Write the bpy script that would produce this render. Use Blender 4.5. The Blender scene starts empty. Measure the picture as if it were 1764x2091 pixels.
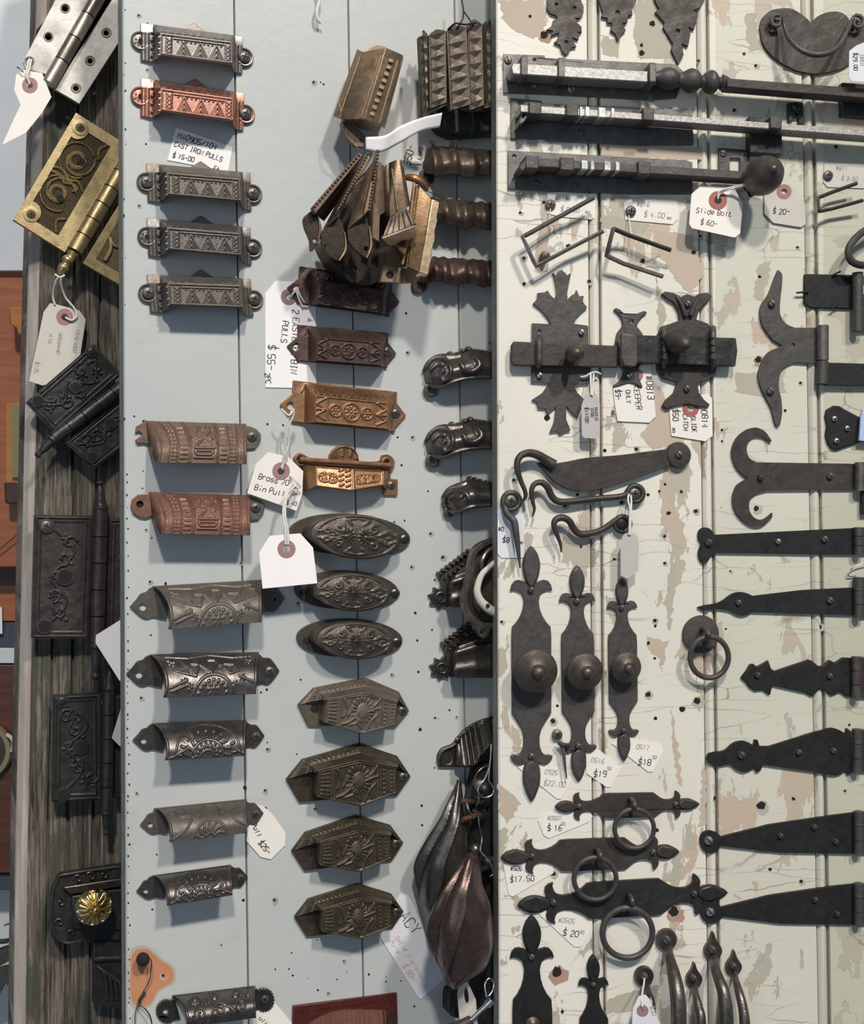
import bpy, math, random
import numpy as np
from mathutils import Matrix, Vector
from mathutils.geometry import tessellate_polygon
random.seed(7)
R = math.radians
SC = bpy.context.scene
COL = SC.collection

# ---------------------------------------------------------------- camera
F, CX, CY, ZC = 2400.0, 882.0, 1045.5, 1.5      # focal length in pixels of a 1764 x 2091 frame; eye height
cam = bpy.data.cameras.new('camera'); cam.sensor_fit = 'HORIZONTAL'; cam.sensor_width = 36
cam.lens = F / 1764 * 36; cam.clip_start = .02; cam.clip_end = 50
camo = bpy.data.objects.new('camera', cam); COL.objects.link(camo)
camo.location = (0, 0, ZC); camo.rotation_euler = (R(90), 0, 0)
SC.camera = camo
# ---------------------------------------------------------------- world and lights
vs = SC.view_settings
vs.view_transform = 'Standard'; vs.look = 'None'; vs.gamma = 1; vs.use_curve_mapping = False
vs.exposure = 0.08
w = bpy.data.worlds.new('room'); SC.world = w; w.use_nodes = True
nt = w.node_tree; bg = nt.nodes['Background']
tc = nt.nodes.new('ShaderNodeTexCoord'); nz = nt.nodes.new('ShaderNodeTexNoise')
nz.inputs['Scale'].default_value = 1.7; nz.inputs['Detail'].default_value = 2
cr_ = nt.nodes.new('ShaderNodeValToRGB')
cr_.color_ramp.elements[0].position = .38; cr_.color_ramp.elements[0].color = (.09, .085, .08, 1)
cr_.color_ramp.elements[1].position = .66; cr_.color_ramp.elements[1].color = (.50, .66, .90, 1)
nt.links.new(tc.outputs['Generated'], nz.inputs['Vector'])
nt.links.new(nz.outputs['Fac'], cr_.inputs['Fac']); nt.links.new(cr_.outputs['Color'], bg.inputs['Color'])
bg.inputs['Strength'].default_value = .42

def area(name, loc, target, size, power, color):
    l = bpy.data.lights.new(name, 'AREA'); l.shape = 'DISK'; l.size = size; l.energy = power; l.color = color
    o = bpy.data.objects.new(name, l); COL.objects.link(o); o.location = loc
    d = Vector(target) - Vector(loc); o.rotation_euler = d.to_track_quat('-Z', 'Y').to_euler()
area('ceiling_lamp_right', (2.05, -2.55, ZC + 3.7), (.05, 1, ZC), .43, 158, (1, .95, .88))
area('ceiling_lamp_left', (.28, -3.37, ZC + 3.78), (.05, 1, ZC), .43, 190, (1, .95, .88))
area('cool_fill', (-1.2, -2.2, ZC - .1), (.05, 1, ZC), 1.5, 12, (.66, .84, 1))  # soft cool fill added to even out the light

# ---------------------------------------------------------------- boards: planes hardware is screwed to
class Board:
    def __init__(s, px, Y, deg):
        t = R(deg); s.u = np.array([math.cos(t), math.sin(t), 0]); s.n = np.array([math.sin(t), -math.cos(t), 0])
        s.O = np.array([(px - CX) / F * Y, Y, 0.0])
        s.M = Matrix(((s.u[0], 0, s.n[0], s.O[0]), (s.u[1], 0, s.n[1], s.O[1]), (0, 1, 0, ZC), (0, 0, 0, 1)))
    def p(s, px, py, h=0.0):            # photo pixel seen at h millimetres above the board -> board coordinates in metres
        h = h / 1000.0
        d = np.array([(px - CX) / F, 1.0, -(py - CY) / F])
        t = (s.O @ s.n + h) / (d @ s.n)
        P = t * d
        return np.array([(P - s.O) @ s.u, P[2], h])
    def k(s, px, py):                   # metres per pixel
        d = np.array([(px - CX) / F, 1.0, 0]); return (s.O @ s.n) / (d @ s.n) / F
GB = Board(600, 1.0, 22.5)
CB = Board(1300, 1.02, 8)
PB = Board(150, 1.065, 24)
BB = Board(0, 1.22, 10)

# ---------------------------------------------------------------- objects
def link(name, me, parent=None, M=None):
    o = bpy.data.objects.new(name, me); COL.objects.link(o)
    if parent is not None: o.parent = parent
    if M is not None: o.matrix_world = M
    return o
def mesh(name, V, Fc, mats, smooth=35, mi=None):
    me = bpy.data.meshes.new(name); me.from_pydata([tuple(map(float, v)) for v in V], [], [tuple(map(int, f)) for f in Fc])
    for m in (mats if isinstance(mats, (list, tuple)) else [mats]): me.materials.append(m)
    if mi is not None: me.polygons.foreach_set('material_index', np.array(mi, dtype=np.int32))
    if smooth:
        me.polygons.foreach_set('use_smooth', [True] * len(me.polygons)); me.set_sharp_from_angle(angle=R(smooth))
    me.update(); return me
class Thing:
    def __init__(s, B, name, label, cat, at, group=None):
        s.B = B; a = B.p(at[0], at[1], 0); s.a = a
        s.r = bpy.data.objects.new(name, None); COL.objects.link(s.r); s.r.empty_display_size = .01
        s.r.matrix_world = B.M @ Matrix.Translation(Vector(a))
        s.r['label'] = label; s.r['category'] = cat
        if group: s.r['group'] = group
    def add(s, name, g, mat, smooth=35, bevel=0, solid=0, parent=None, label=None, mi=None, seg=2, off=-1):
        V, Fc = g; V = np.asarray(V) - s.a
        o = link(name, mesh(name, V, Fc, mat, smooth, mi), parent or s.r)
        if solid:
            m = o.modifiers.new('solid', 'SOLIDIFY'); m.thickness = solid / 1000; m.offset = off
        if bevel:
            m = o.modifiers.new('bevel', 'BEVEL'); m.width = bevel / 1000; m.segments = seg; m.limit_method = 'ANGLE'; m.angle_limit = R(40)
        if label: o['label'] = label
        return o
# ---------------------------------------------------------------- shape helpers (all return verts, faces in board coordinates)
def join(*gs):
    V = []; Fc = []
    for v, f in gs:
        n = len(V); V += [tuple(x) for x in v]; Fc += [tuple(i + n for i in q) for q in f]
    return V, Fc
def circ(cx, cy, r, n=20, ry=None, a0=0):
    ry = ry or r
    return [(cx + r * math.cos(a0 + 2 * math.pi * i / n), cy + ry * math.sin(a0 + 2 * math.pi * i / n)) for i in range(n)]
def spl(P, n=5, closed=True):
    P = [np.array(p, float) for p in P]; N = len(P); out = []
    for i in range(N if closed else N - 1):
        if closed: a, b, c, d = P[i - 1], P[i], P[(i + 1) % N], P[(i + 2) % N]
        else: a, b, c, d = P[max(i - 1, 0)], P[i], P[i + 1], P[min(i + 2, N - 1)]
        for j in range(n):
            t = j / n
            out.append(.5 * ((2 * b) + (c - a) * t + (2 * a - 5 * b + 4 * c - d) * t * t + (3 * b - a - 3 * c + d) * t ** 3))
    if not closed: out.append(P[-1])
    return out
def prism(B, pts, h0, h1, holes=()):
    """outline seen at height h1 (number or function of pixel), extruded back to h0 (or by -h0 when h1 is a function)"""
    loops = [list(pts)] + [list(h) for h in holes]
    hf = h1 if callable(h1) else (lambda x, y: h1)
    L = [[B.p(q[0], q[1], hf(q[0], q[1])) for q in lp] for lp in loops]
    flat = [v for lp in L for v in lp]; n = len(flat); V = list(flat)
    sa = [abs(sum(lp[i - 1][0] * lp[i][1] - lp[i][0] * lp[i - 1][1] for i in range(len(lp)))) for lp in L]; want = sa[0] - sum(sa[1:])
    rj = random.Random(3); best = None
    for k in range(40):                  # the triangulator can drop ears; nudge the points by microns until the area is right
        j = 0 if k == 0 else 1e-3 * k ** 1.5
        tr = tessellate_polygon([[Vector((v[0] * 1000 + rj.uniform(-j, j), v[1] * 1000 + rj.uniform(-j, j), 0)) for v in lp] for lp in L])
        got = sum(abs((flat[b][0] - flat[a][0]) * (flat[c][1] - flat[a][1]) - (flat[b][1] - flat[a][1]) * (flat[c][0] - flat[a][0])) for a, b, c in tr); e = abs(got - want) / want
        if best is None or e < best[0]: best = (e, tr)
        if e < .004: break
    tris = best[1]
    if best[0] > .01: print('TESS', round(best[0], 3), [round(float(q), 0) for q in pts[0]], len(pts))
    for v in flat:
        V.append((v[0], v[1], (h0 / 1000 if not callable(h1) else v[2] - h0 / 1000)))
    Fc = []
    for t in tris:
        a, b, c = [flat[i] for i in t]
        cr = (b[0] - a[0]) * (c[1] - a[1]) - (b[1] - a[1]) * (c[0] - a[0])
        if abs(cr) < 1e-14: continue
        t = tuple(t) if cr > 0 else tuple(t[::-1])
        Fc.append(t); Fc.append(tuple(i + n for i in t[::-1]))
    o = 0
    for li, lp in enumerate(L):
        m = len(lp); ar = sum(lp[i][0] * lp[(i + 1) % m][1] - lp[(i + 1) % m][0] * lp[i][1] for i in range(m))
        ccw = (ar > 0) == (li == 0)
        for i in range(m):
            a, b = o + i, o + (i + 1) % m
            Fc.append((a, a + n, b + n, b) if ccw else (b, b + n, a + n, a))
        o += m
    return V, Fc
def lathe(B, px, py, prof, n=28, ax=None):
    """profile of (radius px, height mm) turned about the board normal; ax tilts the axis"""
    c = B.p(px, py, prof[-1][1]); k = B.k(px, py); V = []; Fc = []
    ax = ax or (0, 0)
    for r, h in prof:
        hh = h / 1000; dh = hh - c[2]
        for i in range(n):
            a = 2 * math.pi * i / n
            V.append((c[0] + ax[0] * dh + r * k * math.cos(a), c[1] + ax[1] * dh + r * k * math.sin(a), hh))
    for j in range(len(prof) - 1):
        for i in range(n):
            a, b = j * n + i, j * n + (i + 1) % n; Fc.append((a, b, b + n, a + n))
    Fc.append(tuple(range(n))[::-1]); m = (len(prof) - 1) * n; Fc.append(tuple(range(m, m + n)))
    return V, Fc
def tube(B, P, r, n=10, closed=False, sub=5, flat=1.0, smooth=True):
    """P: list of (px, py, h mm); r: radius in px, number or list"""
    k = B.k(P[0][0], P[0][1])
    rr = [r] * len(P) if not isinstance(r, (list, tuple)) else list(r)
    Q = [np.append(B.p(*p[:3]), q * k) for p, q in zip(P, rr)]
    if smooth: Q = spl(Q, sub, closed)
    Q = np.array(Q); N = len(Q); pts = Q[:, :3]; rad = np.maximum(Q[:, 3], 1e-5)
    T = np.roll(pts, -1, 0) - np.roll(pts, 1, 0) if closed else np.gradient(pts, axis=0)
    T /= np.linalg.norm(T, axis=1)[:, None] + 1e-12
    up = np.array([0, 0, 1.0]); V = []; Fc = []
    if abs(T[0] @ up) > .9: up = np.array([0, 1.0, 0])
    x = np.cross(T[0], up); x /= np.linalg.norm(x)
    for i in range(N):
        x = x - (x @ T[i]) * T[i]; x /= np.linalg.norm(x) + 1e-12; y = np.cross(T[i], x)
        for j in range(n):
            a = 2 * math.pi * j / n
            V.append(pts[i] + rad[i] * (x * math.cos(a) + y * math.sin(a) * flat))
    for i in range(N if closed else N - 1):
        for j in range(n):
            a = i * n + j; b = i * n + (j + 1) % n; c = ((i + 1) % N) * n + (j + 1) % n; d = ((i + 1) % N) * n + j
            Fc.append((a, b, c, d))
    if not closed:
        Fc.append(tuple(range(n))[::-1]); Fc.append(tuple(range((N - 1) * n, N * n)))
    return V, Fc
def interp1(K, A, x, cubic):
    K = np.asarray(K, float); A = np.asarray(A, float); i = np.clip(np.searchsorted(K, x, 'right') - 1, 0, len(K) - 2)
    t = (x - K[i]) / (K[i + 1] - K[i])
    if not cubic: return A[i] * (1 - t)[:, None, None] + A[i + 1] * t[:, None, None]
    n = len(K); D = np.zeros_like(A)
    for j in range(n):
        a, b = max(j - 1, 0), min(j + 1, n - 1); D[j] = (A[b] - A[a]) / (K[b] - K[a])
    dk = (K[i + 1] - K[i])[:, None, None]; t = t[:, None, None]
    return ((2 * t ** 3 - 3 * t ** 2 + 1) * A[i] + (t ** 3 - 2 * t ** 2 + t) * dk * D[i] + (-2 * t ** 3 + 3 * t ** 2) * A[i + 1] + (t ** 3 - t ** 2) * dk * D[i + 1])
def sheet(B, rows, nu, nv, relief=None, ks=None, kt=None, cs=False, ct=False, skirt=None):
    """rows[bottom..top][left..right] of (px, py, h mm); relief(S, T) in mm pushes the surface out along its normal"""
    A = np.array([[B.p(*q) for q in r] for r in rows])
    kt = kt or list(np.linspace(0, 1, A.shape[0])); ks = ks or list(np.linspace(0, 1, A.shape[1]))
    t = np.linspace(0, 1, nv); s = np.linspace(0, 1, nu)
    G = interp1(kt, A, t, ct); G = np.swapaxes(interp1(ks, np.swapaxes(G, 0, 1), s, cs), 0, 1)
    if relief is not None:
        S, T = np.meshgrid(s, t); Z = relief(S, T) / 1000
        du = np.gradient(G, axis=1); dv = np.gradient(G, axis=0); N = np.cross(du, dv)
        N /= np.linalg.norm(N, axis=2)[:, :, None] + 1e-12
        G = G + N * Z[:, :, None]
    V = G.reshape(-1, 3); idx = np.arange(nu * nv).reshape(nv, nu)
    Fc = np.stack([idx[:-1, :-1], idx[:-1, 1:], idx[1:, 1:], idx[1:, :-1]], -1).reshape(-1, 4)
    V = [tuple(v) for v in V]; Fc = [tuple(f) for f in Fc]
    if skirt is not None:
        bd = list(idx[0, :]) + list(idx[1:, -1]) + list(idx[-1, -2::-1]) + list(idx[-2:0:-1, 0]); n = len(V); m = len(bd)
        for b in bd: V.append((V[b][0], V[b][1], skirt / 1000))
        for i in range(m): Fc.append((bd[i], n + i, n + (i + 1) % m, bd[(i + 1) % m]))
        Fc.append(tuple(n + i for i in range(m))[::-1])
    return V, Fc
# relief vocabulary on numpy arrays
def ridge(d, w): return np.sqrt(np.clip(1 - (d / w) ** 2, 0, 1))
def seg(X, Y, P, w, closed=False):
    P = list(P) + ([P[0]] if closed else []); D = np.full(X.shape, 1e9)
    for (x0, y0), (x1, y1) in zip(P[:-1], P[1:]):
        dx, dy = x1 - x0, y1 - y0; L = dx * dx + dy * dy + 1e-12
        t = np.clip(((X - x0) * dx + (Y - y0) * dy) / L, 0, 1)
        D = np.minimum(D, np.hypot(X - x0 - t * dx, Y - y0 - t * dy))
    return ridge(D, w)
def ringf(X, Y, cx, cy, r, w): return ridge(np.abs(np.hypot(X - cx, Y - cy) - r), w)
def dot(X, Y, cx, cy, r): return ridge(np.hypot(X - cx, Y - cy), r)
def petals(X, Y, cx, cy, r0, r1, n, ph=0):
    a = np.arctan2(Y - cy, X - cx); r = np.hypot(X - cx, Y - cy)
    return np.clip(np.cos(n * a + ph), 0, 1) ** .6 * ridge(r - (r0 + r1) / 2, (r1 - r0) / 2)
def spiral(cx, cy, r0, turns, a0=0, sgn=1, n=26):
    return [(cx + r0 * (1 - .8 * i / n) * math.cos(a0 + sgn * turns * 2 * math.pi * i / n), cy + r0 * (1 - .8 * i / n) * math.sin(a0 + sgn * turns * 2 * math.pi * i / n)) for i in range(n + 1)]
def vnoise(X, Y, seed=0):
    rg = np.random.RandomState(seed); tab = rg.rand(257, 257)
    xi = np.floor(X).astype(int); yi = np.floor(Y).astype(int); fx = X - xi; fy = Y - yi
    fx = fx * fx * (3 - 2 * fx); fy = fy * fy * (3 - 2 * fy); g = lambda i, j: tab[(xi + i) % 257, (yi + j) % 257]
    return (g(0, 0) * (1 - fx) + g(1, 0) * fx) * (1 - fy) + (g(0, 1) * (1 - fx) + g(1, 1) * fx) * fy
def sim(t0, t1, i0, i1):                # similarity taking template anchors to this example's anchors
    t0, t1, i0, i1 = complex(*t0), complex(*t1), complex(*i0), complex(*i1); a = (i1 - i0) / (t1 - t0)
    f = lambda x, y, *h: ((lambda z: (z.real, z.imag) + h)(a * (complex(x, y) - t0) + i0))
    f.s = abs(a); return f
# ---------------------------------------------------------------- materials
def nodes(name):
    m = bpy.data.materials.new(name); m.use_nodes = True; t = m.node_tree
    return m, t, t.nodes['Principled BSDF']
def N_(t, kind, **kw):
    n = t.nodes.new('ShaderNode' + kind)
    for k, v in kw.items():
        if k in n.inputs: n.inputs[k].default_value = v
        else: setattr(n, k, v)
    return n
def ramp(t, src, stops):
    r = t.nodes.new('ShaderNodeValToRGB'); e = r.color_ramp.elements
    while len(e) < len(stops): e.new(.5)
    for q, (p, c) in zip(e, stops):
        q.position = p; q.color = tuple(c) + (1,) if isinstance(c, (tuple, list)) else (c, c, c, 1)
    t.links.new(src, r.inputs['Fac']); return r.outputs['Color']
def mix(t, f, a, b, mode='MIX'):
    n = t.nodes.new('ShaderNodeMix'); n.data_type = 'RGBA'; n.blend_type = mode
    for s, v in (('Factor', f), ('A', a), ('B', b)):
        i = {'Factor': 0, 'A': 6, 'B': 7}[s]
        if hasattr(v, 'is_linked') or hasattr(v, 'links'): t.links.new(v, n.inputs[i])
        elif i == 0: n.inputs[0].default_value = v
        else: n.inputs[i].default_value = tuple(v) + (1,)
    return n.outputs[2]
def coords(t, scale=(1, 1, 1), loc=(0, 0, 0)):
    c = t.nodes.new('ShaderNodeTexCoord'); m = t.nodes.new('ShaderNodeMapping')
    m.inputs['Scale'].default_value = scale; m.inputs['Location'].default_value = loc
    t.links.new(c.outputs['Object'], m.inputs['Vector']); return m.outputs['Vector']
def noise(t, vec, scale, detail=4, rough=.55, dist=0):
    n = N_(t, 'TexNoise', Scale=scale, Detail=detail, Roughness=rough, Distortion=dist); t.links.new(vec, n.inputs['Vector']); return n.outputs['Fac']
def bump(t, b, h, strength, dist=.001, prev=None):
    n = N_(t, 'Bump', Strength=strength, Distance=dist); t.links.new(h, n.inputs['Height'])
    if prev is not None: t.links.new(prev, n.inputs['Normal'])
    t.links.new(n.outputs['Normal'], b.inputs['Normal']); return n.outputs['Normal']
def metal(name, c1, c2, rough=.4, met=.9, bs=.35, scale=220, ham=0, seed=0):
    m, t, b = nodes(name); v = coords(t, loc=(seed * .37, seed * .11, 0))
    n = noise(t, v, scale, 5); c = mix(t, ramp(t, n, [(.22, 0), (.80, 1)]), c1, c2)
    t.links.new(c, b.inputs['Base Color']); b.inputs['Metallic'].default_value = met
    t.links.new(ramp(t, noise(t, v, scale * .6, 3), [(.3, rough * .8), (.7, min(1, rough * 1.3))]), b.inputs['Roughness'])
    p = bump(t, b, noise(t, v, scale * 3, 3), bs, .0004)
    if ham: bump(t, b, noise(t, v, 75, 2), ham, .003, p)
    return m
NICKEL = metal('polished_nickel', (.32, .28, .26), (.21, .185, .165), .40, .9, .25)
COPPER = metal('bright_copper', (.52, .27, .21), (.36, .18, .135), .42, .95, .25)
PEWTER = metal('brown_pewter', (.21, .18, .15), (.14, .12, .10), .5, .7, .5)
PEWTER_D = metal('dark_pewter', (.20, .18, .17), (.12, .108, .10), .42, .75, .5)
BRONZE = metal('brown_bronze', (.24, .16, .12), (.15, .10, .075), .5, .6, .5)
RUSTY = metal('rusted_red_bronze', (.27, .14, .10), (.17, .09, .065), .52, .6, .5)
OXB = metal('oxblood_bronze', (.135, .085, .07), (.075, .048, .04), .42, .7, .5)
BRASS_Y = metal('amber_brass', (.40, .225, .12), (.28, .15, .08), .42, .85, .3)
BRASS_B = metal('honey_brass', (.36, .26, .165), (.24, .165, .10), .44, .85, .35)
BROWNM = metal('dark_brown_brass', (.12, .09, .065), (.075, .055, .04), .44, .65, .45)
OVALM = metal('dark_oval_iron', (.13, .108, .088), (.085, .07, .057), .42, .65, .5)
HEXM = metal('olive_bronze', (.115, .09, .062), (.07, .055, .038), .4, .7, .5)
HEXL = metal('light_olive_bronze', (.185, .145, .115), (.12, .095, .075), .5, .6, .5)
DULLP = metal('dull_grey_brown_iron', (.155, .135, .115), (.105, .09, .076), .5, .6, .5)
CASTG = metal('silvery_cast_iron', (.19, .165, .15), (.10, .088, .08), .36, .85, .4)
DARKC = metal('dark_cast_iron', (.14, .125, .115), (.075, .066, .06), .34, .85, .4)
BOLTM = metal('speckled_bright_bolt', (.50, .48, .45), (.20, .19, .175), .42, .85, .5, 420)
RINGM = metal('highlight_turned_ring', (.85, .83, .80), (.7, .68, .65), .3, .9, .1)  # near-white base carries the specular glints of the turned rings
BLACKB = metal('blackened_brass', (.075, .055, .04), (.04, .029, .021), .4, .7, .4)
IRON = metal('hammered_iron', (.105, .096, .09), (.07, .063, .059), .52, .5, .35, 160, .3)
IRON_B = metal('black_iron', (.022, .021, .021), (.012, .0115, .0115), .55, .3, .25, 160, .2)
IRON_R = metal('brown_iron', (.075, .063, .055), (.048, .040, .035), .52, .45, .35, 160, .28)
IRON_L = metal('worn_bright_iron', (.20, .19, .175), (.10, .095, .088), .5, .7, .4, 140)
STEEL = metal('worn_steel', (.52, .50, .47), (.34, .32, .29), .5, .7, .25, 90)
BARREL = metal('brown_steel', (.24, .21, .18), (.14, .12, .10), .4, .85, .3, 120)
POLISH = metal('polished_brass', (.72, .54, .26), (.58, .42, .18), .22, 1, .1)
BRASS = metal('antique_brass', (.46, .36, .19), (.34, .26, .14), .42, .88, .25)
BRASS_BG = metal('dark_brass_ground', (.17, .13, .075), (.08, .06, .035), .6, .6, 1.0, 500)
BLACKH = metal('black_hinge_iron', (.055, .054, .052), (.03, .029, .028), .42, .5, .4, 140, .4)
PURPH = metal('plum_hinge_iron', (.085, .068, .066), (.045, .036, .036), .45, .55, .4, 140, .4)
SCREW = metal('screw_grey', (.19, .18, .165), (.11, .10, .095), .45, .7, .3)
SCREW_B = metal('screw_bright', (.62, .6, .57), (.42, .40, .37), .32, .9, .3)
WIRE = metal('silver_wire', (.75, .75, .76), (.6, .6, .6), .25, 1, .1)
REDPL = metal('oxblood_plate', (.12, .028, .022), (.07, .016, .013), .35, .3, .3)
BROWNPL = metal('brown_plate', (.30, .135, .095), (.20, .09, .06), .4, .4, .3)
def plain(name, c, rough=.6, c2=None, scale=60):
    m, t, b = nodes(name); v = coords(t)
    t.links.new(mix(t, noise(t, v, scale, 3), c, c2 or tuple(x * .85 for x in c)), b.inputs['Base Color'])
    b.inputs['Roughness'].default_value = rough; return m
PAPER = plain('cream_paper', (.84, .79, .72), .8, (.78, .73, .66))
PAPER_W = plain('white_paper', (.90, .86, .84), .8, (.86, .82, .80))
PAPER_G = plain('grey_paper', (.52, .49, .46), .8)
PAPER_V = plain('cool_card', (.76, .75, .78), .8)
PAPER_T = plain('grubby_shaded_paper', (.62, .58, .51), .8, (.52, .48, .43))
EYELET = plain('mauve_eyelet', (.36, .19, .19), .7)
EYELET_R = plain('red_eyelet', (.38, .12, .11), .7)
STRING = plain('cotton_string', (.80, .76, .70), .9, (.6, .56, .5), 400)
INK = plain('dark_ink', (.035, .033, .045), .8)
PENCIL = plain('faint_pencil', (.36, .34, .33), .8)
INK_R = plain('faded_red_ink', (.68, .42, .44), .8)
DARK = plain('dark_hole', (.012, .01, .009), .9)
SLOT = plain('slot_black', (.01, .01, .01), .7)
RUST = plain('rusty_hole_rim', (.48, .30, .22), .9, (.36, .22, .16))
ORANGE = plain('bare_orange_wood', (.56, .25, .13), .8, (.50, .20, .10), 40)
OLDP = plain('old_paint_layer', (.46, .44, .36), .8)
# painted tongue-and-groove boards
def paint_grey():
    m, t, b = nodes('grey_blue_paint'); v = coords(t)
    base = mix(t, ramp(t, noise(t, v, 5, 3), [(.35, 0), (.65, 1)]), (.52, .525, .50), (.47, .49, .475))
    base = mix(t, ramp(t, noise(t, coords(t, (1, .6, 1), (3, 1, 0)), 16, 5, .6), [(.60, 0), (.74, .35)]), base, (.33, .33, .28))
    base = mix(t, ramp(t, noise(t, coords(t, (1, 1, 1), (7, 2, 0)), 85, 4, .6), [(.70, 0), (.75, .75)]), base, (.20, .19, .16))
    t.links.new(base, b.inputs['Base Color']); b.inputs['Roughness'].default_value = .42
    bump(t, b, noise(t, v, 40, 6, .6), .25, .002); return m
def paint_cream():
    m, t, b = nodes('peeling_cream_paint'); v = coords(t)
    base = mix(t, ramp(t, noise(t, v, 4, 2), [(.4, 0), (.6, 1)]), (.78, .735, .655), (.72, .69, .60))
    # each board tinted: light falloff to the right painted in, plus greener paint
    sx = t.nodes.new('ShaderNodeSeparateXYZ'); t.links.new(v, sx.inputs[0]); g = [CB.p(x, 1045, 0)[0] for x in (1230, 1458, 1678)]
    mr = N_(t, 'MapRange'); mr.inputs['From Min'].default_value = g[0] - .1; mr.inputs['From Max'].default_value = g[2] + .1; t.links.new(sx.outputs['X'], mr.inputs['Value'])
    L_ = g[2] - g[0] + .2; falloff_tint = ramp(t, mr.outputs['Result'], [(0, (1, .995, .985)), (.1 / L_, (.97, .965, .945)), ((g[1] - g[0] + .1) / L_, (.82, .83, .78)), ((g[2] - g[0] + .1) / L_, (.68, .70, .62))])
    falloff_tint.node.color_ramp.interpolation = 'CONSTANT'; base = mix(t, 1.0, base, falloff_tint, 'MULTIPLY')
    # shrinkage cracks running across the boards
    vo = N_(t, 'TexVoronoi', Scale=1.0); vo.feature = 'DISTANCE_TO_EDGE'
    nd = t.nodes.new('ShaderNodeTexNoise'); nd.inputs['Scale'].default_value = 30; nd.inputs['Detail'].default_value = 3
    vv = coords(t, (9, 62, 1)); t.links.new(coords(t), nd.inputs['Vector'])
    ad = t.nodes.new('ShaderNodeVectorMath'); ad.operation = 'MULTIPLY_ADD'; ad.inputs[1].default_value = (.6, .6, 0)
    t.links.new(nd.outputs['Color'], ad.inputs[0]); t.links.new(vv, ad.inputs[2]); t.links.new(ad.outputs[0], vo.inputs['Vector'])
    crack = ramp(t, vo.outputs['Distance'], [(0, 1), (.022, 0)])
    cm = ramp(t, noise(t, coords(t, (1, 1, 1), (5, 5, 0)), 14, 3), [(.45, 0), (.6, .75)])
    crk = mix(t, 1.0, crack, cm, 'MULTIPLY')
    # flaked patches showing the undercoat, blocky and stretched along the grain
    pn = noise(t, coords(t, (1.5, .62, 1), (2.3, .4, 0)), 15, 7, .62, .3)
    peel = ramp(t, pn, [(.575, 0), (.582, 1)])
    pn2 = noise(t, coords(t, (1.3, .8, 1), (9, 4, 0)), 24, 6, .6)
    peel2 = ramp(t, pn2, [(.645, 0), (.65, 1)])
    under = mix(t, ramp(t, noise(t, coords(t, loc=(1, 8, 0)), 6, 2), [(.45, 0), (.6, 1)]), (.46, .42, .33), (.53, .42, .32))
    c = mix(t, peel, base, under); c = mix(t, peel2, c, (.45, .42, .35)); c = mix(t, crk, c, (.20, .17, .13))
    t.links.new(c, b.inputs['Base Color']); b.inputs['Roughness'].default_value = .5
    inv = ramp(t, peel, [(0, 1), (1, 0)]); p = bump(t, b, inv, .5, .0006)
    n = N_(t, 'Bump', Strength=.25, Distance=.001); t.links.new(noise(t, v, 60, 5), n.inputs['Height']); t.links.new(p, n.inputs['Normal'])
    t.links.new(n.outputs['Normal'], b.inputs['Normal']); return m
def old_wood():
    m, t, b = nodes('weathered_wood'); v = coords(t, (120, 4.5, 1)); g = noise(t, v, 3.2, 9, .72, .5)
    c = ramp(t, g, [(.34, (.025, .02, .016)), (.45, (.12, .095, .075)), (.56, (.26, .215, .17)), (.70, (.42, .36, .29))])
    c = mix(t, ramp(t, noise(t, coords(t, (14, 3, 1), (4, 1, 0)), 3, 6, .65), [(.50, 0), (.57, .8)]), c, (.07, .082, .062))
    c = mix(t, ramp(t, noise(t, coords(t, (60, 3, 1), (2, 6, 0)), 3, 5, .6), [(.62, 0), (.66, .9)]), c, (.02, .017, .014))
    t.links.new(c, b.inputs['Base Color']); b.inputs['Roughness'].default_value = .85
    bump(t, b, g, .9, .004); return m
def wood(name, c1, c2, rough=.45, sc=(3, 30, 3)):
    m, t, b = nodes(name); g = noise(t, coords(t, sc), 4, 6, .6, .5)
    t.links.new(mix(t, ramp(t, g, [(.35, 0), (.65, 1)]), c1, c2), b.inputs['Base Color']); b.inputs['Roughness'].default_value = rough
    bump(t, b, g, .2, .001); return m
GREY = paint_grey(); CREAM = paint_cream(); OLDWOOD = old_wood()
PALEWOOD = wood('pale_worn_wood', (.33, .27, .23), (.46, .40, .36), .8, (30, 3, 3))
GROOVE = plain('groove_dark', (.10, .07, .07), .9, (.20, .13, .13), 8)
EDGEP = plain('scuffed_edge_paint', (.40, .41, .36), .7, (.17, .16, .13), 90)
ORW = wood('orange_varnished_wood', (.40, .13, .045), (.30, .085, .03), .4)
ORW2 = wood('amber_wood', (.52, .21, .045), (.42, .15, .03), .35)
DKW = wood('dark_brown_wood', (.075, .03, .018), (.045, .018, .012), .45)
OLIVE = plain('olive_brass_bar', (.27, .23, .12), .5)
NAVY = plain('slate_blue_paint', (.055, .065, .10), .6)
PALEB = plain('pale_grey_board', (.74, .76, .78), .6, (.62, .64, .66), 9)
WHITEB = plain('off_white_board', (.70, .71, .68), .6)
DGREEN = plain('dark_green_glaze', (.05, .06, .04), .3)

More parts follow.
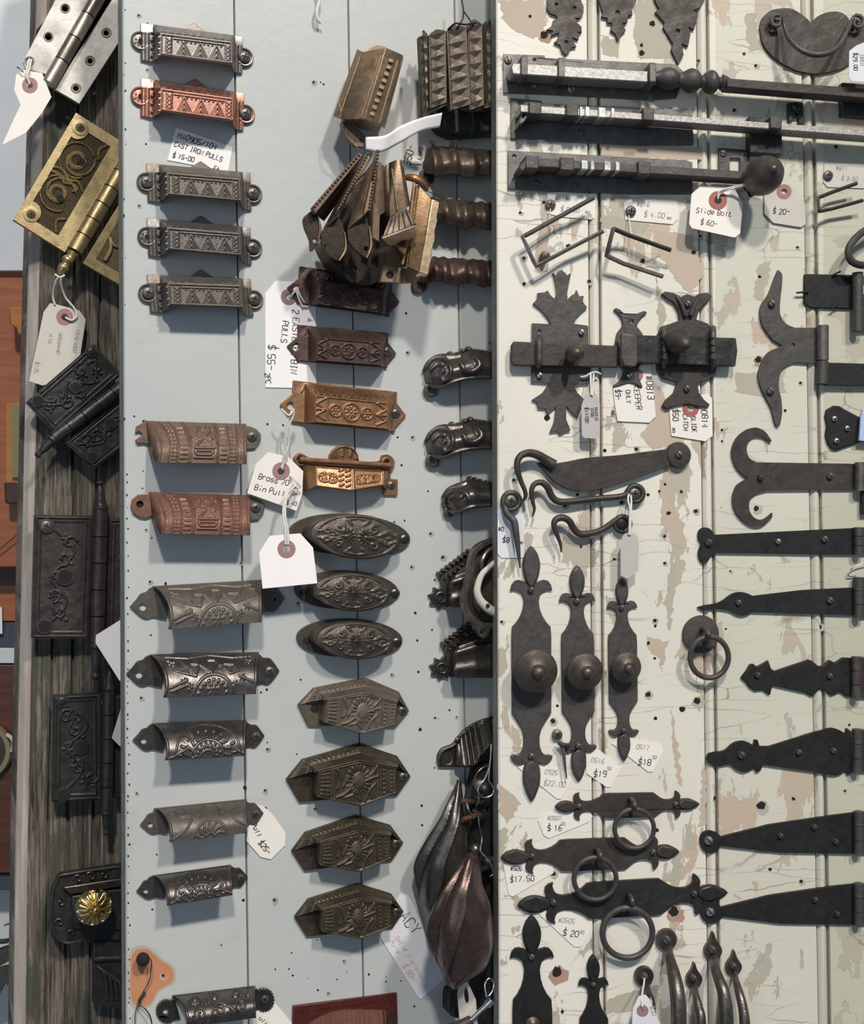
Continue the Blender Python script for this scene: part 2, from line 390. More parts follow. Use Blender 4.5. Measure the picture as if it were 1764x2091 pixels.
# ---------------------------------------------------------------- handwriting
GL = {}
for q in """0:10 01 05 16 36 45 41 30 10;1:15 26 20;2:05 16 36 45 44 00 40;3:06 16 36 45 44 33 13/33 42 41 30 10 01;4:30 36 02 42;5:46 06 03 33 42 41 30 10 01;6:46 26 03 01 10 30 41 42 33 13 02
7:06 46 10;8:13 04 05 16 36 45 44 33 13 02 01 10 30 41 42 33;9:43 23 04 05 16 36 45 41 30 10;$:45 36 16 05 04 13 33 42 41 30 10 01/27 29/27 20;#:10 16/30 36/02 42/04 44;-:03 43;.:20 21
~:00 46;A:00 26 40/12 32;B:00 06 36 45 44 33 03/33 42 41 30 00;C:45 36 16 05 01 10 30 41;D:00 06 26 45 41 20 00;E:46 06 00 40/03 33;F:46 06 00/03 33;G:45 36 16 05 01 10 30 41 43 23;H:00 06/40 46/03 43
I:10 30/20 26/16 36;K:00 06/46 03 40;L:06 00 40;M:00 06 23 46 40;N:00 06 40 46;O:10 01 05 16 36 45 41 30 10;P:00 06 36 45 44 33 03;R:00 06 36 45 44 33 03/23 40;S:45 36 16 05 04 13 33 42 41 30 10 01
T:06 46/20 26;U:06 01 10 30 41 46;V:06 20 46;X:00 46/06 40;Y:06 23 46/23 20;a:43 34 14 03 01 10 30 41/44 40;e:02 42 43 34 14 03 01 10 30 41;i:20 23/25 26;l:26 20;n:00 04/03 14 34 43 40;b:00 06/03 14 34 43 41 30 10 01
o:10 01 03 14 34 43 41 30 10;r:00 04/03 14 34 43;s:43 34 14 03 12 32 41 30 10 01;t:16 11 20 30 41/04 34;u:04 01 10 30 41/44 40;d:43 34 14 03 01 10 30 41/46 40;f:10 15 26 36/04 34;g:44 34 14 03 02 11 31 42/44 40""".replace(chr(10), ';').split(';'):
    GL[q[0]] = q[2:].replace('/', '|')
def glyph(ch):
    s = GL.get(ch, '').replace(' ', ''); out = []
    for part in s.split('|'):
        out.append([(int(part[i]), int(part[i + 1])) for i in range(0, len(part) - 1, 2)])
    return out
def write(T, text, x, y, size, ang=0, h=1.0, mat=None, w=.75, slant=.12, parent=None):
    """size = cap height in px; ang = reading direction, degrees clockwise on the photo"""
    B = T.B; hf = h if callable(h) else (lambda a, b: h)
    c, s = math.cos(R(ang)), math.sin(R(ang)); k = size / 6; V = []; Fc = []; ox = 0; rg = random.Random(text)
    for ch in text:
        jy = rg.uniform(-.4, .4)
        for pl in glyph(ch):
            if len(pl) < 2: continue
            q = spl(pl, 4, False) if ch not in 'AEFHIKLMNTVXYl147~' else [np.array(p, float) for p in pl]
            P = []
            for gx, gy in q:
                a = (ox + gx * .8 + slant * gy) * k; b2 = -(gy + jy) * k
                P.append((x + a * c - b2 * s, y + a * s + b2 * c))
            n = len(P)
            for i in range(n):
                a = np.array(P[max(i - 1, 0)]); d = np.array(P[min(i + 1, n - 1)]); t = d - a; t = t / (np.hypot(*t) + 1e-9)
                for sg in (1, -1):
                    X = P[i][0] - t[1] * w * sg; Y = P[i][1] + t[0] * w * sg; V.append(B.p(X, Y, hf(X, Y) + .12))
            m = len(V) - 2 * n
            for i in range(n - 1): Fc.append((m + 2 * i, m + 2 * i + 2, m + 2 * i + 3, m + 2 * i + 1))
        ox += 4.6 if ch != ' ' else 3
    T.add('writing', (V, Fc), mat or INK, smooth=0, parent=parent)
# ---------------------------------------------------------------- the setting
def struct(name, B, g, mats, smooth=30, mi=None, M=True):
    o = link(name, mesh(name, g[0], g[1], mats, smooth, mi), M=B.M if M else None); o['kind'] = 'structure'; return o
def lineat(a, b):                        # x as function of y on the photo, between (x0, 0) and (x1, 2091)
    return lambda y: a + (b - a) * y / 2091
def blob(px, py, r, seed, n=11, sx=1):
    rg = random.Random(seed); return [(px + sx * r * rg.uniform(.7, 1.15) * math.cos(2 * math.pi * i / n), py + r * rg.uniform(.7, 1.15) * math.sin(2 * math.pi * i / n)) for i in range(n)]
def flatpoly(B, pts, h):
    V = [B.p(x, y, h) for x, y in pts]; ar = sum(V[i - 1][0] * V[i][1] - V[i][0] * V[i - 1][1] for i in range(len(V)))
    f = tuple(range(len(V))); return V, [f if ar > 0 else f[::-1]]
def boards(B, left, grooves, right, th, prof, Y0=-330, Y1=2420):
    """prof(g): list of (dx px, h mm) around a joint; lines lean as on the photo"""
    cols = [(left, -th), (left, -1.2), (tuple(v + 3 for v in left), 0)]
    for g in grooves:
        for dx, h in prof: cols.append(((g[0] + dx, g[1] + dx), h))
    cols += [(right, 0), (right, -th)]
    V = []; N = 26
    for j in range(N):
        y = Y1 + (Y0 - Y1) * j / (N - 1)
        for (a, b), h in cols:
            p = B.p(a + (b - a) * y / 2091, y, 0); V.append((p[0], p[1], h / 1000))
    n = len(cols); Fc = []; mi = []
    for j in range(N - 1):
        for i in range(n - 1):
            Fc.append((j * n + i, j * n + i + 1, (j + 1) * n + i + 1, (j + 1) * n + i))
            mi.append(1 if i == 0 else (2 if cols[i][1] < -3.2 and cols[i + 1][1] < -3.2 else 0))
    return V, Fc, mi
def with_marks(g, mi, marks):
    V, Fc = list(g[0]), list(g[1])
    for (v, f), k in marks:
        n = len(V); V += [tuple(x) for x in v]; Fc += [tuple(i + n for i in q) for q in f]; mi = mi + [k] * len(f)
    return (V, Fc), mi
# grey-blue boarding (centre)
GL_, GG, GR = (250, 258), [(478, 508), (711, 743), (928, 958), (1140, 1170)], (1290, 1320)
V, Fc, mi = boards(GB, GL_, GG, GR, 27, [(-2.2, 0), (-1.4, -1), (-1.1, -5), (1.1, -5), (1.4, -1), (2.2, 0)])
rg = random.Random(5); marks = []
hol = [(640, 168, 3.2), (661, 172, 2.6), (655, 168, 2), (284, 420, 2.5), (590, 880, 3), (578, 868, 2.6), (832, 720, 3), (829, 640, 3.4), (812, 893, 3), (842, 893, 3), (820, 950, 3), (546, 866, 3), (492, 1150, 2.5),
       (805, 1066, 2.5), (826, 1063, 2.5), (840, 1158, 3), (848, 1252, 3.6), (852, 1308, 3), (800, 1378, 2.6), (854, 1372, 3.4), (858, 1488, 3), (608, 1232, 2.6), (614, 1388, 2.6), (606, 1540, 2.2), (643, 1652, 2.6), (861, 1645, 3.4), (862, 1685, 3),
       (306, 1188, 3), (338, 1192, 4), (308, 1297, 2.6), (288, 1425, 3), (545, 1408, 3.6), (533, 1414, 2.6), (546, 1530, 3), (546, 1516, 2), (500, 1608, 5), (541, 1614, 3), (543, 1650, 3), (320, 1745, 2.6), (279, 1620, 2.4), (311, 1857, 3), (497, 1838, 4), (560, 1838, 4),
       (452, 1930, 2.4), (598, 1992, 3), (702, 1963, 2.4), (753, 1990, 2.8), (649, 2022, 3), (670, 2028, 2.4), (846, 2055, 3), (788, 2005, 2.2), (879, 1090, 3), (887, 1184, 2.6), (882, 1286, 2.6), (904, 1138, 4), (918, 1450, 2.8), (888, 1466, 3), (932, 1464, 2), (858, 1490, 4), (887, 1568, 2.2),
       (293, 860, 3), (274, 850, 2.6), (291, 997, 2), (298, 1082, 2.2), (310, 1098, 2.2), (292, 962, 1.8), (300, 142, 2.2), (298, 294, 2.6), (301, 47, 2), (283, 31, 2.6), (780, 544, 3), (874, 1003, 2.6), (1000, 700, 2)]
for i, (x, y, r) in enumerate(hol):
    if i % 3 == 0: marks.append((flatpoly(GB, blob(x + r * .5, y + r * .6, r * 2.1, i + 300, 9), .12), 4))
    marks.append((flatpoly(GB, blob(x, y, r * .85, i), .2), 3))
for i in range(16): marks.append((flatpoly(GB, blob(560 + 22 * i + rg.uniform(-9, 9), 1950 + rg.uniform(-60, 60), rg.uniform(1, 2), i + 80), .2), 3))
y = 20
while y < 2080:                          # chips along the exposed edge
    e = 253 + 8 * y / 2091 if y > 900 else 252
    if y > 950 or rg.random() < .25: marks.append((flatpoly(GB, blob(e + rg.uniform(1, 5), y, rg.uniform(1.5, 3.4), int(y) + 500, 7, .6), .15), 3))
    y += rg.uniform(9, 34)
patch = spl([(270, 1948), (296, 1937), (316, 1950), (330, 1962), (346, 1972), (354, 1986), (352, 2004), (338, 2014), (322, 2024), (310, 2046), (294, 2056), (276, 2052), (268, 2036), (266, 2000)], 4)
ring_ = [(310 + (x - 310) * 1.13, 1996 + (y - 1996) * 1.12) for x, y in patch]
marks.append((flatpoly(GB, ring_, .10), 5)); marks.append((flatpoly(GB, patch, .2), 6))
marks.append((flatpoly(GB, circ(334, 1995, 8), .28), 5)); marks.append((flatpoly(GB, circ(335, 1993, 6), .34), 6)); marks.append((flatpoly(GB, circ(333, 1992, 3), .4), 3))
g, mi = with_marks((V, Fc), mi, marks)
STAIN = plain('chip_ring', (.36, .35, .30), .8)
struct('wall_center', GB, g, [GREY, EDGEP, GROOVE, DARK, STAIN, OLDP, ORANGE], 25, mi)
# cream beadboard (right)
bead = [(-26, 0), (-25, -3.4), (-21.5, -3.4)] + [(-21 + 18 * i / 8, -2.6 + 3.4 * math.sin(math.pi * i / 8)) for i in range(9)] + [(-2.2, -6), (1.2, -6), (1.6, -.6), (3, 0)]
CL, CG, CR = (1013, 1019), [(1223.5, 1237), (1446, 1471), (1660, 1696), (1885, 1935)], (2120, 2160)
V, Fc, mi = boards(CB, CL, CG, CR, 24, bead)
marks = []
hol = [(1111, 72, 8, 1), (1332, 48, 6.5, 0), (1393, 1448, 6.5, 0), (1424, 1431, 7.5, 0), (1070, 580, 4, 0), (1203, 574, 4, 0), (1117, 853, 6.5, 0), (1070, 527, 4, 0), (1137, 1985, 12, 1), (1376, 1862, 11, 1), (1554, 1645, 9, 2), (1620, 1631, 4, 0), (1544, 1038, 6, 2), (1548, 735, 7, 1),
       (1534, 394, 9, 0), (1049, 980, 3.5, 0), (1235, 920, 4, 0), (1299, 917, 4, 0), (1358, 989, 3, 0), (1346, 1003, 3, 0), (1323, 1010, 3.6, 0), (1391, 1004, 3.6, 0), (1365, 1048, 4.5, 0), (1420, 1044, 4.5, 0), (1357, 1095, 3, 0), (1269, 1026, 4.2, 0), (1179, 1010, 3.4, 0), (1153, 1032, 4.2, 0), (1186, 1116, 3.4, 0),
       (1337, 1267, 4, 0), (1338, 1278, 3.4, 0), (1324, 1313, 4, 0), (1337, 1344, 3, 0), (1323, 1418, 5.5, 0), (1338, 1467, 4, 0), (1129, 1472, 5, 0), (1138, 1441, 3, 0), (1357, 1150, 3.2, 0), (1254, 1142, 3.2, 0), (1674, 1280, 5, 0), (1457, 1630, 5, 0), (1499, 225, 3.5, 0), (1519, 110, 3.5, 0), (1543, 134, 3.5, 0), (1426, 124, 3.5, 0), (1707, 300, 4, 0),
       (1551, 565, 3.5, 0), (1628, 505, 3, 0), (1416, 515, 5, 0), (1430, 482, 3, 0), (1312, 533, 5, 0), (1160, 502, 4, 0), (1110, 413, 3.4, 0), (1062, 434, 3, 0), (1310, 108, 6, 1), (1310, 92, 4, 1), (1572, 1775, 4, 0), (1636, 1800, 4, 0), (1341, 1695, 4.5, 0), (1130, 1784, 5, 0), (1148, 2066, 4, 0), (1024, 1270, 3, 0), (1082, 33, 3.5, 0), (1634, 782, 3, 0), (1603, 838, 3.5, 0), (1474, 878, 3, 0), (1474, 901, 2.4, 0),
       (1530, 1372, 0, 0), (1482, 1284, 2.4, 0), (1491, 1166, 2.2, 0), (1734, 1480, 3, 0), (1725, 1615, 3, 0)]
for i, (x, y, r, k) in enumerate(hol):
    if r == 0: continue
    if k: marks.append((flatpoly(CB, blob(x + r * .35, y + r * .5, r * 1.75, i + 50, 13), .12), 4 if k == 1 else 5))
    elif i % 2: marks.append((flatpoly(CB, blob(x + 2, y + 2, r * 1.9, i + 50, 9), .12), 5))
    marks.append((flatpoly(CB, blob(x, y, r, i, 13), .25), 3))
def flake(P, k, seed, h=.14):
    rg = random.Random(seed); Q = []
    for i in range(len(P)):
        a, b = np.array(P[i], float), np.array(P[(i + 1) % len(P)], float); n = max(2, int(np.hypot(*(b - a)) / 7))
        for j in range(n): Q.append(tuple(a + (b - a) * j / n + np.array([rg.uniform(-4.5, 4.5), rg.uniform(-2.2, 2.2)])))
    Vv = [CB.p(x, y, h) for x, y in Q]; tr = tessellate_polygon([[Vector((v[0], v[1], 0)) for v in Vv]]); ff = []
    for t in tr:
        a, b, c = [Vv[i] for i in t]; cr = (b[0] - a[0]) * (c[1] - a[1]) - (b[1] - a[1]) * (c[0] - a[0]); ff.append(tuple(t) if cr > 0 else tuple(t[::-1]))
    marks.append(((Vv, ff), k))
flake([(1018, 0), (1112, 0), (1112, 70), (1086, 78), (1050, 62), (1028, 42)], 6, 1)
flake([(1298, 0), (1340, 0), (1358, 80), (1372, 118), (1300, 118), (1292, 60)], 5, 2)
flake([(1228, 70), (1262, 84), (1262, 118), (1228, 112)], 5, 3)
flake([(1228, 292), (1440, 302), (1438, 326), (1300, 322), (1228, 316)], 6, 4)
flake([(1338, 470), (1412, 480), (1440, 560), (1410, 600), (1372, 560), (1350, 520)], 6, 5)
flake([(1350, 600), (1362, 640), (1344, 700), (1340, 560)], 5, 6)
flake([(1320, 780), (1352, 790), (1372, 850), (1392, 900), (1330, 920), (1308, 890), (1330, 850)], 6, 7)
flake([(1345, 930), (1372, 960), (1362, 1010), (1396, 1070), (1402, 1120), (1372, 1110), (1350, 1060), (1356, 990)], 6, 8)
flake([(1366, 1110), (1384, 1170), (1376, 1230), (1368, 1290), (1358, 1230), (1370, 1170)], 5, 9)
flake([(1320, 1300), (1362, 1310), (1352, 1350), (1326, 1332)], 6, 10)
flake([(1210, 980), (1222, 980), (1222, 1040), (1200, 1030)], 5, 11)
flake([(1371, 1440), (1382, 1500), (1394, 1610), (1384, 1600), (1376, 1520)], 6, 12)
flake([(1400, 1680), (1414, 1690), (1418, 1730), (1400, 1740)], 5, 13)
flake([(1370, 1740), (1392, 1740), (1388, 1830), (1376, 1820)], 5, 14)
flake([(1432, 1560), (1443, 1600), (1440, 1680), (1428, 1690)], 6, 15)
flake([(1505, 760), (1600, 770), (1602, 800), (1560, 812), (1500, 800)], 5, 16)
flake([(1524, 26), (1544, 28), (1546, 70), (1560, 100), (1532, 104), (1520, 40)], 5, 17)
flake([(1018, 1600), (1044, 1620), (1062, 1640), (1040, 1680), (1020, 1660)], 6, 18)
flake([(1240, 2040), (1345, 2010), (1350, 2060), (1240, 2070)], 5, 19)
flake([(1546, 540), (1575, 530), (1560, 620), (1540, 610)], 5, 20)
flake([(1118, 390), (1138, 398), (1104, 560), (1088, 540)], 6, 21)
flake([(1226, 440), (1330, 452), (1320, 470), (1300, 475), (1232, 465)], 5, 22)
flake([(1700, 486), (1764, 478), (1764, 504), (1712, 506)], 5, 23)
g, mi = with_marks((V, Fc), mi, marks)
TANU = plain('tan_undercoat', (.47, .43, .34), .75); PINKU = plain('pinkish_bare_wood', (.54, .44, .35), .8, (.47, .38, .29), 30)
struct('wall_right', CB, g, [CREAM, EDGEP, plain('bead_groove_dark', (.16, .12, .08), .9), DARK, RUST, TANU, PINKU], 25, mi)  # joint grooves are a dark brown
# weathered post (left)
def post_relief(S, T):
    z = 1.8 * (vnoise(S * 30, T * 7, 1) - .5) + 1.4 * (vnoise(S * 75, T * 12, 2) - .5)
    cr = seg(S * 20, T * 20, [(7.2, 0), (6.9, 4), (7.4, 8), (6.8, 13), (7.1, 20)], .25) + seg(S * 20, T * 20, [(10.6, 0), (10.3, 3), (10.8, 7), (10.5, 10), (10.9, 14)], .22) + seg(S * 20, T * 20, [(4.2, 2), (4.5, 9)], .2)
    return z - 5 * np.clip(cr, 0, 1) - np.clip(.09 - S, 0, 1) * 120
rows = []
for j in range(9):
    y = 2400 - j * 340; xl = np.interp(y, [-400, 0, 545, 900, 1350, 1700, 2400], [84, 76, 59, 52, 42, 34, 26]); rows.append([(xl, y, 0), ((xl + 330) / 2, y, 0), (330, y, 0)])
g = sheet(PB, rows, 120, 300, post_relief, skirt=-70)
mi = [1 if (i % 119) < 9 and i < 119 * 299 else 0 for i in range(len(g[1]))]
struct('trim_1', PB, g, [OLDWOOD, PALEWOOD], 60, mi)
# what shows in the gap at the far left
def box(x0, y0, x1, y1, h0, h1): return prism(BB, [(x0, y0), (x1, y0), (x1, y1), (x0, y1)], h0, h1)
struct('wall_left', BB, box(-400, -400, 130, 552, -30, 14), [PALEB])
struct('wall_back', BB, box(-400, -500, 2600, 2600, -62, -42), [WHITEB])
# ---------------------------------------------------------------- small shared fittings
def screw(T, px, py, h, r=10, mat=None, slot='x', parent=None, ang=None, dome=1.2):
    B = T.B; s = T.add('screw', lathe(B, px, py, [(r * .98, h - 3), (r, h), (r * .8, h + dome * .7), (r * .4, h + dome), (r * .05, h + dome * 1.1)], 20), mat or SCREW, parent=parent)
    a = R(ang if ang is not None else (px * 7 + py) % 40); k = r * .55; ww = r * .13; gs = []
    for q in ((0, math.pi / 2) if slot == 'x' else (0,)):
        c, d = math.cos(a + q), math.sin(a + q); L = k if slot == 'x' else r * .85
        gs.append(prism(B, [(px + c * L - d * ww, py + d * L + c * ww), (px + c * L + d * ww, py + d * L - c * ww), (px - c * L + d * ww, py - d * L - c * ww), (px - c * L - d * ww, py - d * L + c * ww)][::1], h + dome * .2, h + dome * 1.22))
    T.add('slot', join(*gs), SLOT, parent=s); return s
def tag(B, name, label, pts, h, hole=None, mat=None, r=15, ey=None, strings=(), hr=None, cat='tag', group=None, smr=0, th=.45, scol=None, sr=2.0):
    cx = sum(p[0] for p in pts) / len(pts); cy = sum(p[1] for p in pts) / len(pts)
    T = Thing(B, name, label, cat, (cx, cy), group); hf = h if callable(h) else (lambda x, y: h)
    holes = [circ(hole[0], hole[1], hr or r * .4, 16)] if hole else []
    T.add('card', prism(B, pts, th, (lambda x, y: hf(x, y)), holes), mat or PAPER, smooth=20)
    if hole:
        T.add('eyelet', prism(B, circ(hole[0], hole[1], r, 28), .3, (lambda x, y: hf(x, y) + .3), holes), ey or EYELET, smooth=20)
    for s in strings: T.add('string', tube(B, s, sr, 8), scol or STRING)
    T.hf = hf; return T
def hole_ear(T, pts, hole, r, h1, mat, name='ear', h0=0, bevel=.5, sc=None):
    return T.add(name, prism(T.B, pts, h0, h1, [circ(hole[0], hole[1], r, 18)] if hole else []), mat, bevel=bevel)
# ---------------------------------------------------------------- F1: five pulls with three nested triangles
def pull_triangles(L, Rr, mat, label, lhole, nl, nr):
    f = sim((300, 484), (516, 507), L, Rr); T = Thing(GB, 'bin_pull', label, 'drawer pull', f(408, 495), 'triangle-patterned bin pulls in the left column')
    def rel(S, Tt):
        a = (S - .2) / .66; b = Tt / .72; X = a * 150; Y = b * 46; Z = np.zeros_like(S)
        for cx in (48, 82, 116):
            for k, w in ((15, 1.7), (9.5, 1.5), (4, 1.3)): Z = np.maximum(Z, seg(X, Y, [(cx - k, 5), (cx, 5 + k * 1.95), (cx + k, 5)], w))
        Z = np.maximum(Z, seg(X, Y, [(3, 3), (147, 3), (147, 43), (3, 43)], 1.8, True))
        for x in (12, 24, 134): Z = np.maximum(Z, .8 * seg(X, Y, [(x, 3), (x, 43)], 1.3))
        for x in (18, 140):
            for y in (9, 17, 25, 33): Z = np.maximum(Z, .8 * seg(X, Y, [(x - 4, y - 3), (x + 4, y + 3)], 1.3)); Z = np.maximum(Z, .8 * seg(X, Y, [(x - 4, y + 3), (x + 4, y - 3)], 1.3))
        Z = np.maximum(Z, .9 * seg(X, Y, [(28, 37), (130, 37)], 1.4))
        for i in range(11): Z = np.maximum(Z, .8 * dot(X, Y, 36 + i * 9, 33, 2))
        Z = Z * ((a > 0) & (a < 1) & (b < 1)) * 1.2
        tr = np.abs(((S * 15) % 1) - .5) * 2; tt = (Tt - .74) / .24
        Z = np.where((Tt > .74) & (Tt < .98) & (S > .2) & (S < .88), 1.6 * np.clip(1 - tr - tt * .7, 0, .5), Z)
        Z = np.where((S > .10) & (S < .2) & (Tt < .72), 1.5 * np.clip(np.sin((Tt * 5.2 - S * 14) * 2 * math.pi), 0, 1), Z)
        Z = np.where((S < .10) | (S > .91), 1.0 * np.clip(np.sin(S * 62 * math.pi), 0, 1) * (Tt < .7), Z)
        return Z
    rows = [[(303, 522, 2), (328, 525, 3), (342, 510, 22), (493, 523, 22), (499, 539, 3), (514, 540, 2)],
            [(301, 462, 3), (326, 464, 4), (341, 464, 22), (490, 476, 22), (496, 480, 4), (512, 482, 3)],
            [(300, 445, 2), (325, 447, 2.5), (341, 449, 3), (489, 462, 3), (494, 463, 2), (511, 464, 2)]]
    g = sheet(GB, [[f(*q) for q in r] for r in rows], 260, 96, rel, [0, .11, .2, .86, .91, 1], [0, .72, 1])
    T.add('cup', g, mat, smooth=60, solid=1.6)
    gb = [f(*q) for q in ((384, 456), (410, 440), (437, 459))]
    T.add('gable', prism(GB, gb, 0, 2.5), mat, bevel=.5)
    s = f.s
    for (x, y), n, hol in ((L, nl, lhole), (Rr, nr, False)):
        prof = [(19 * s, 0), (19.5 * s, 2.4), (17.5 * s, 3.4), (15.5 * s, 3.2), (14.5 * s, 2), (10 * s, 2)] + ([(6 * s, 2.6), (4.5 * s, 2.6), (4 * s, .3)] if n != 'screw' else [(9.5 * s, 2)])
        e = T.add('ear', lathe(GB, x, y, prof, 32), mat)
        if n == 'screw': screw(T, x + 2, y - 2, 4.2, 12 * s, SCREW, ang=20)
        else:
            T.add('rosette', join(*[prism(GB, circ(x + 10.5 * s * math.cos(i * math.pi / 4), y + 10.5 * s * math.sin(i * math.pi / 4), 3 * s, 8), 1, 3) for i in range(8)]), mat, bevel=.3)
            T.add('screw_hole', lathe(GB, x, y, [(4 * s, 0), (4 * s, 2.75), (3 * s, 2.75)], 16), DARK)
pull_triangles((286, 85), (498.5, 117), NICKEL, 'polished silver bin pull with triangles, topmost in the left column', 1, 'h', 'screw')
pull_triangles((286, 198), (501, 233), COPPER, 'bright pink copper bin pull with triangles, above the handwritten card', 1, 'h', 'screw')
pull_triangles((299, 372), (516, 396), PEWTER, 'grey-brown triangle bin pull whose gable overlaps the handwritten card', 0, 'screw', 'screw')
pull_triangles((300, 484), (516, 507), PEWTER_D, 'dark pewter triangle bin pull with an open rosette hole on its left ear', 0, 'h', 'screw')
pull_triangles((302, 599), (518.5, 612), PEWTER, 'grey-brown triangle bin pull, lowest of the five with triangles', 0, 'screw', 'screw')
# ---------------------------------------------------------------- F2: two banded half-round pulls
def pull_banded(L, Rr, mat, label, broken):
    f = sim((286, 1030.5), (523, 1037), L, Rr); T = Thing(GB, 'bin_pull', label, 'drawer pull', f(405, 1045), 'banded barrel bin pulls')
    def rel(S, Tt):
        X = S * 200; Y = Tt * 90; Z = np.zeros_like(S)
        for x in (4, 24, 44, 68, 73, 132, 137, 160, 180, 196): Z = np.maximum(Z, .9 * seg(X, Y, [(x, 2), (x, 88)], 1.8))
        for x0, x1 in ((48, 64), (141, 156)):
            for i in range(8): Z = np.maximum(Z, 1.1 * seg(X, Y, [(x0 + 2, 10 + i * 9), (x1 - 2, 10 + i * 9)], 2.2))
        for x0 in (30, 38, 166, 174):
            for i in range(11): Z = np.maximum(Z, .9 * dot(X, Y, x0, 8 + i * 7.4, 3))
        for x0 in (12, 18, 188): Z = np.maximum(Z, .4 * (np.sin(Y * .5 + X) > .3) * (np.abs(X - x0) < 3))
        P = [[(80, 12), (124, 12)], [(86, 18), (118, 18), (124, 26), (80, 26), (86, 18)], [(80, 32), (126, 32)], [(84, 36), (100, 50), (120, 66)], [(124, 36), (108, 50), (92, 62)], [(78, 52), (92, 48), (100, 52)], [(104, 54), (118, 48), (128, 54)],
             [(88, 70), (96, 80), (104, 70)], [(108, 72), (118, 80), (126, 70)]]
        for p in P: Z = np.maximum(Z, 1.3 * seg(X, Y, p, 2.6))
        return Z
    rows = [[(329, 1090, 27), (508, 1093, 27)], [(334, 1064, 26), (508.5, 1066, 26)], [(331, 1042, 20), (508.5, 1042, 20)], [(320, 1019, 11), (508, 1022, 11)], [(304, 1005, 2), (508, 1011, 2)]]
    T.add('cup', sheet(GB, [[f(*q) for q in r] for r in rows], 230, 100, rel, kt=[0, .3, .55, .8, 1], ct=True), mat, smooth=60, solid=1.8)
    for xs in ([(304, 1005, 1), (320, 1019, 11), (331, 1042, 20), (334, 1064, 26), (329, 1090, 27), (318, 1075, 12), (309, 1052, 1)], [(508, 1011, 1), (508, 1022, 11), (508.5, 1042, 20), (508.5, 1066, 26), (508, 1093, 27), (505, 1080, 12), (500, 1056, 1)]):
        V = [GB.p(*f(*q)) for q in xs]; T.add('end_plate', (V, [tuple(range(7))]), mat, solid=1.5, off=0)
    if broken: ear = [(286, 1016), (300, 1008), (312, 1005), (318, 1040), (314, 1054), (300, 1050), (288, 1052), (284, 1044), (292, 1038), (300, 1032), (292, 1026), (284, 1030)]
    else: ear = [(312, 1008), (298, 1009), (282, 1010), (270, 1020), (267, 1035), (272, 1048), (284, 1056), (300, 1058), (316, 1050)]
    hole_ear(T, [f(*q) for q in ear], None if broken else f(286, 1030), 7, 3, mat)
    if not broken: T.add('screw_hole', lathe(GB, *f(286, 1030), [(6.5, -1), (6.5, .4), (3, .4)], 16), DARK)
    hole_ear(T, [f(*q) for q in [(500, 1014), (518, 1016), (530, 1021), (540, 1032), (539, 1046), (529, 1060), (512, 1062), (500, 1058)]], None, 0, 3, PEWTER)
    screw(T, *f(523, 1037), 3.5, 10.5)
pull_banded((278.5, 885), (516, 891.6), BRONZE, 'brown barrel bin pull with bands and a broken left ear', True)
pull_banded((286, 1030.5), (523, 1037), RUSTY, 'reddish barrel bin pull with bands and a round left ear', False)
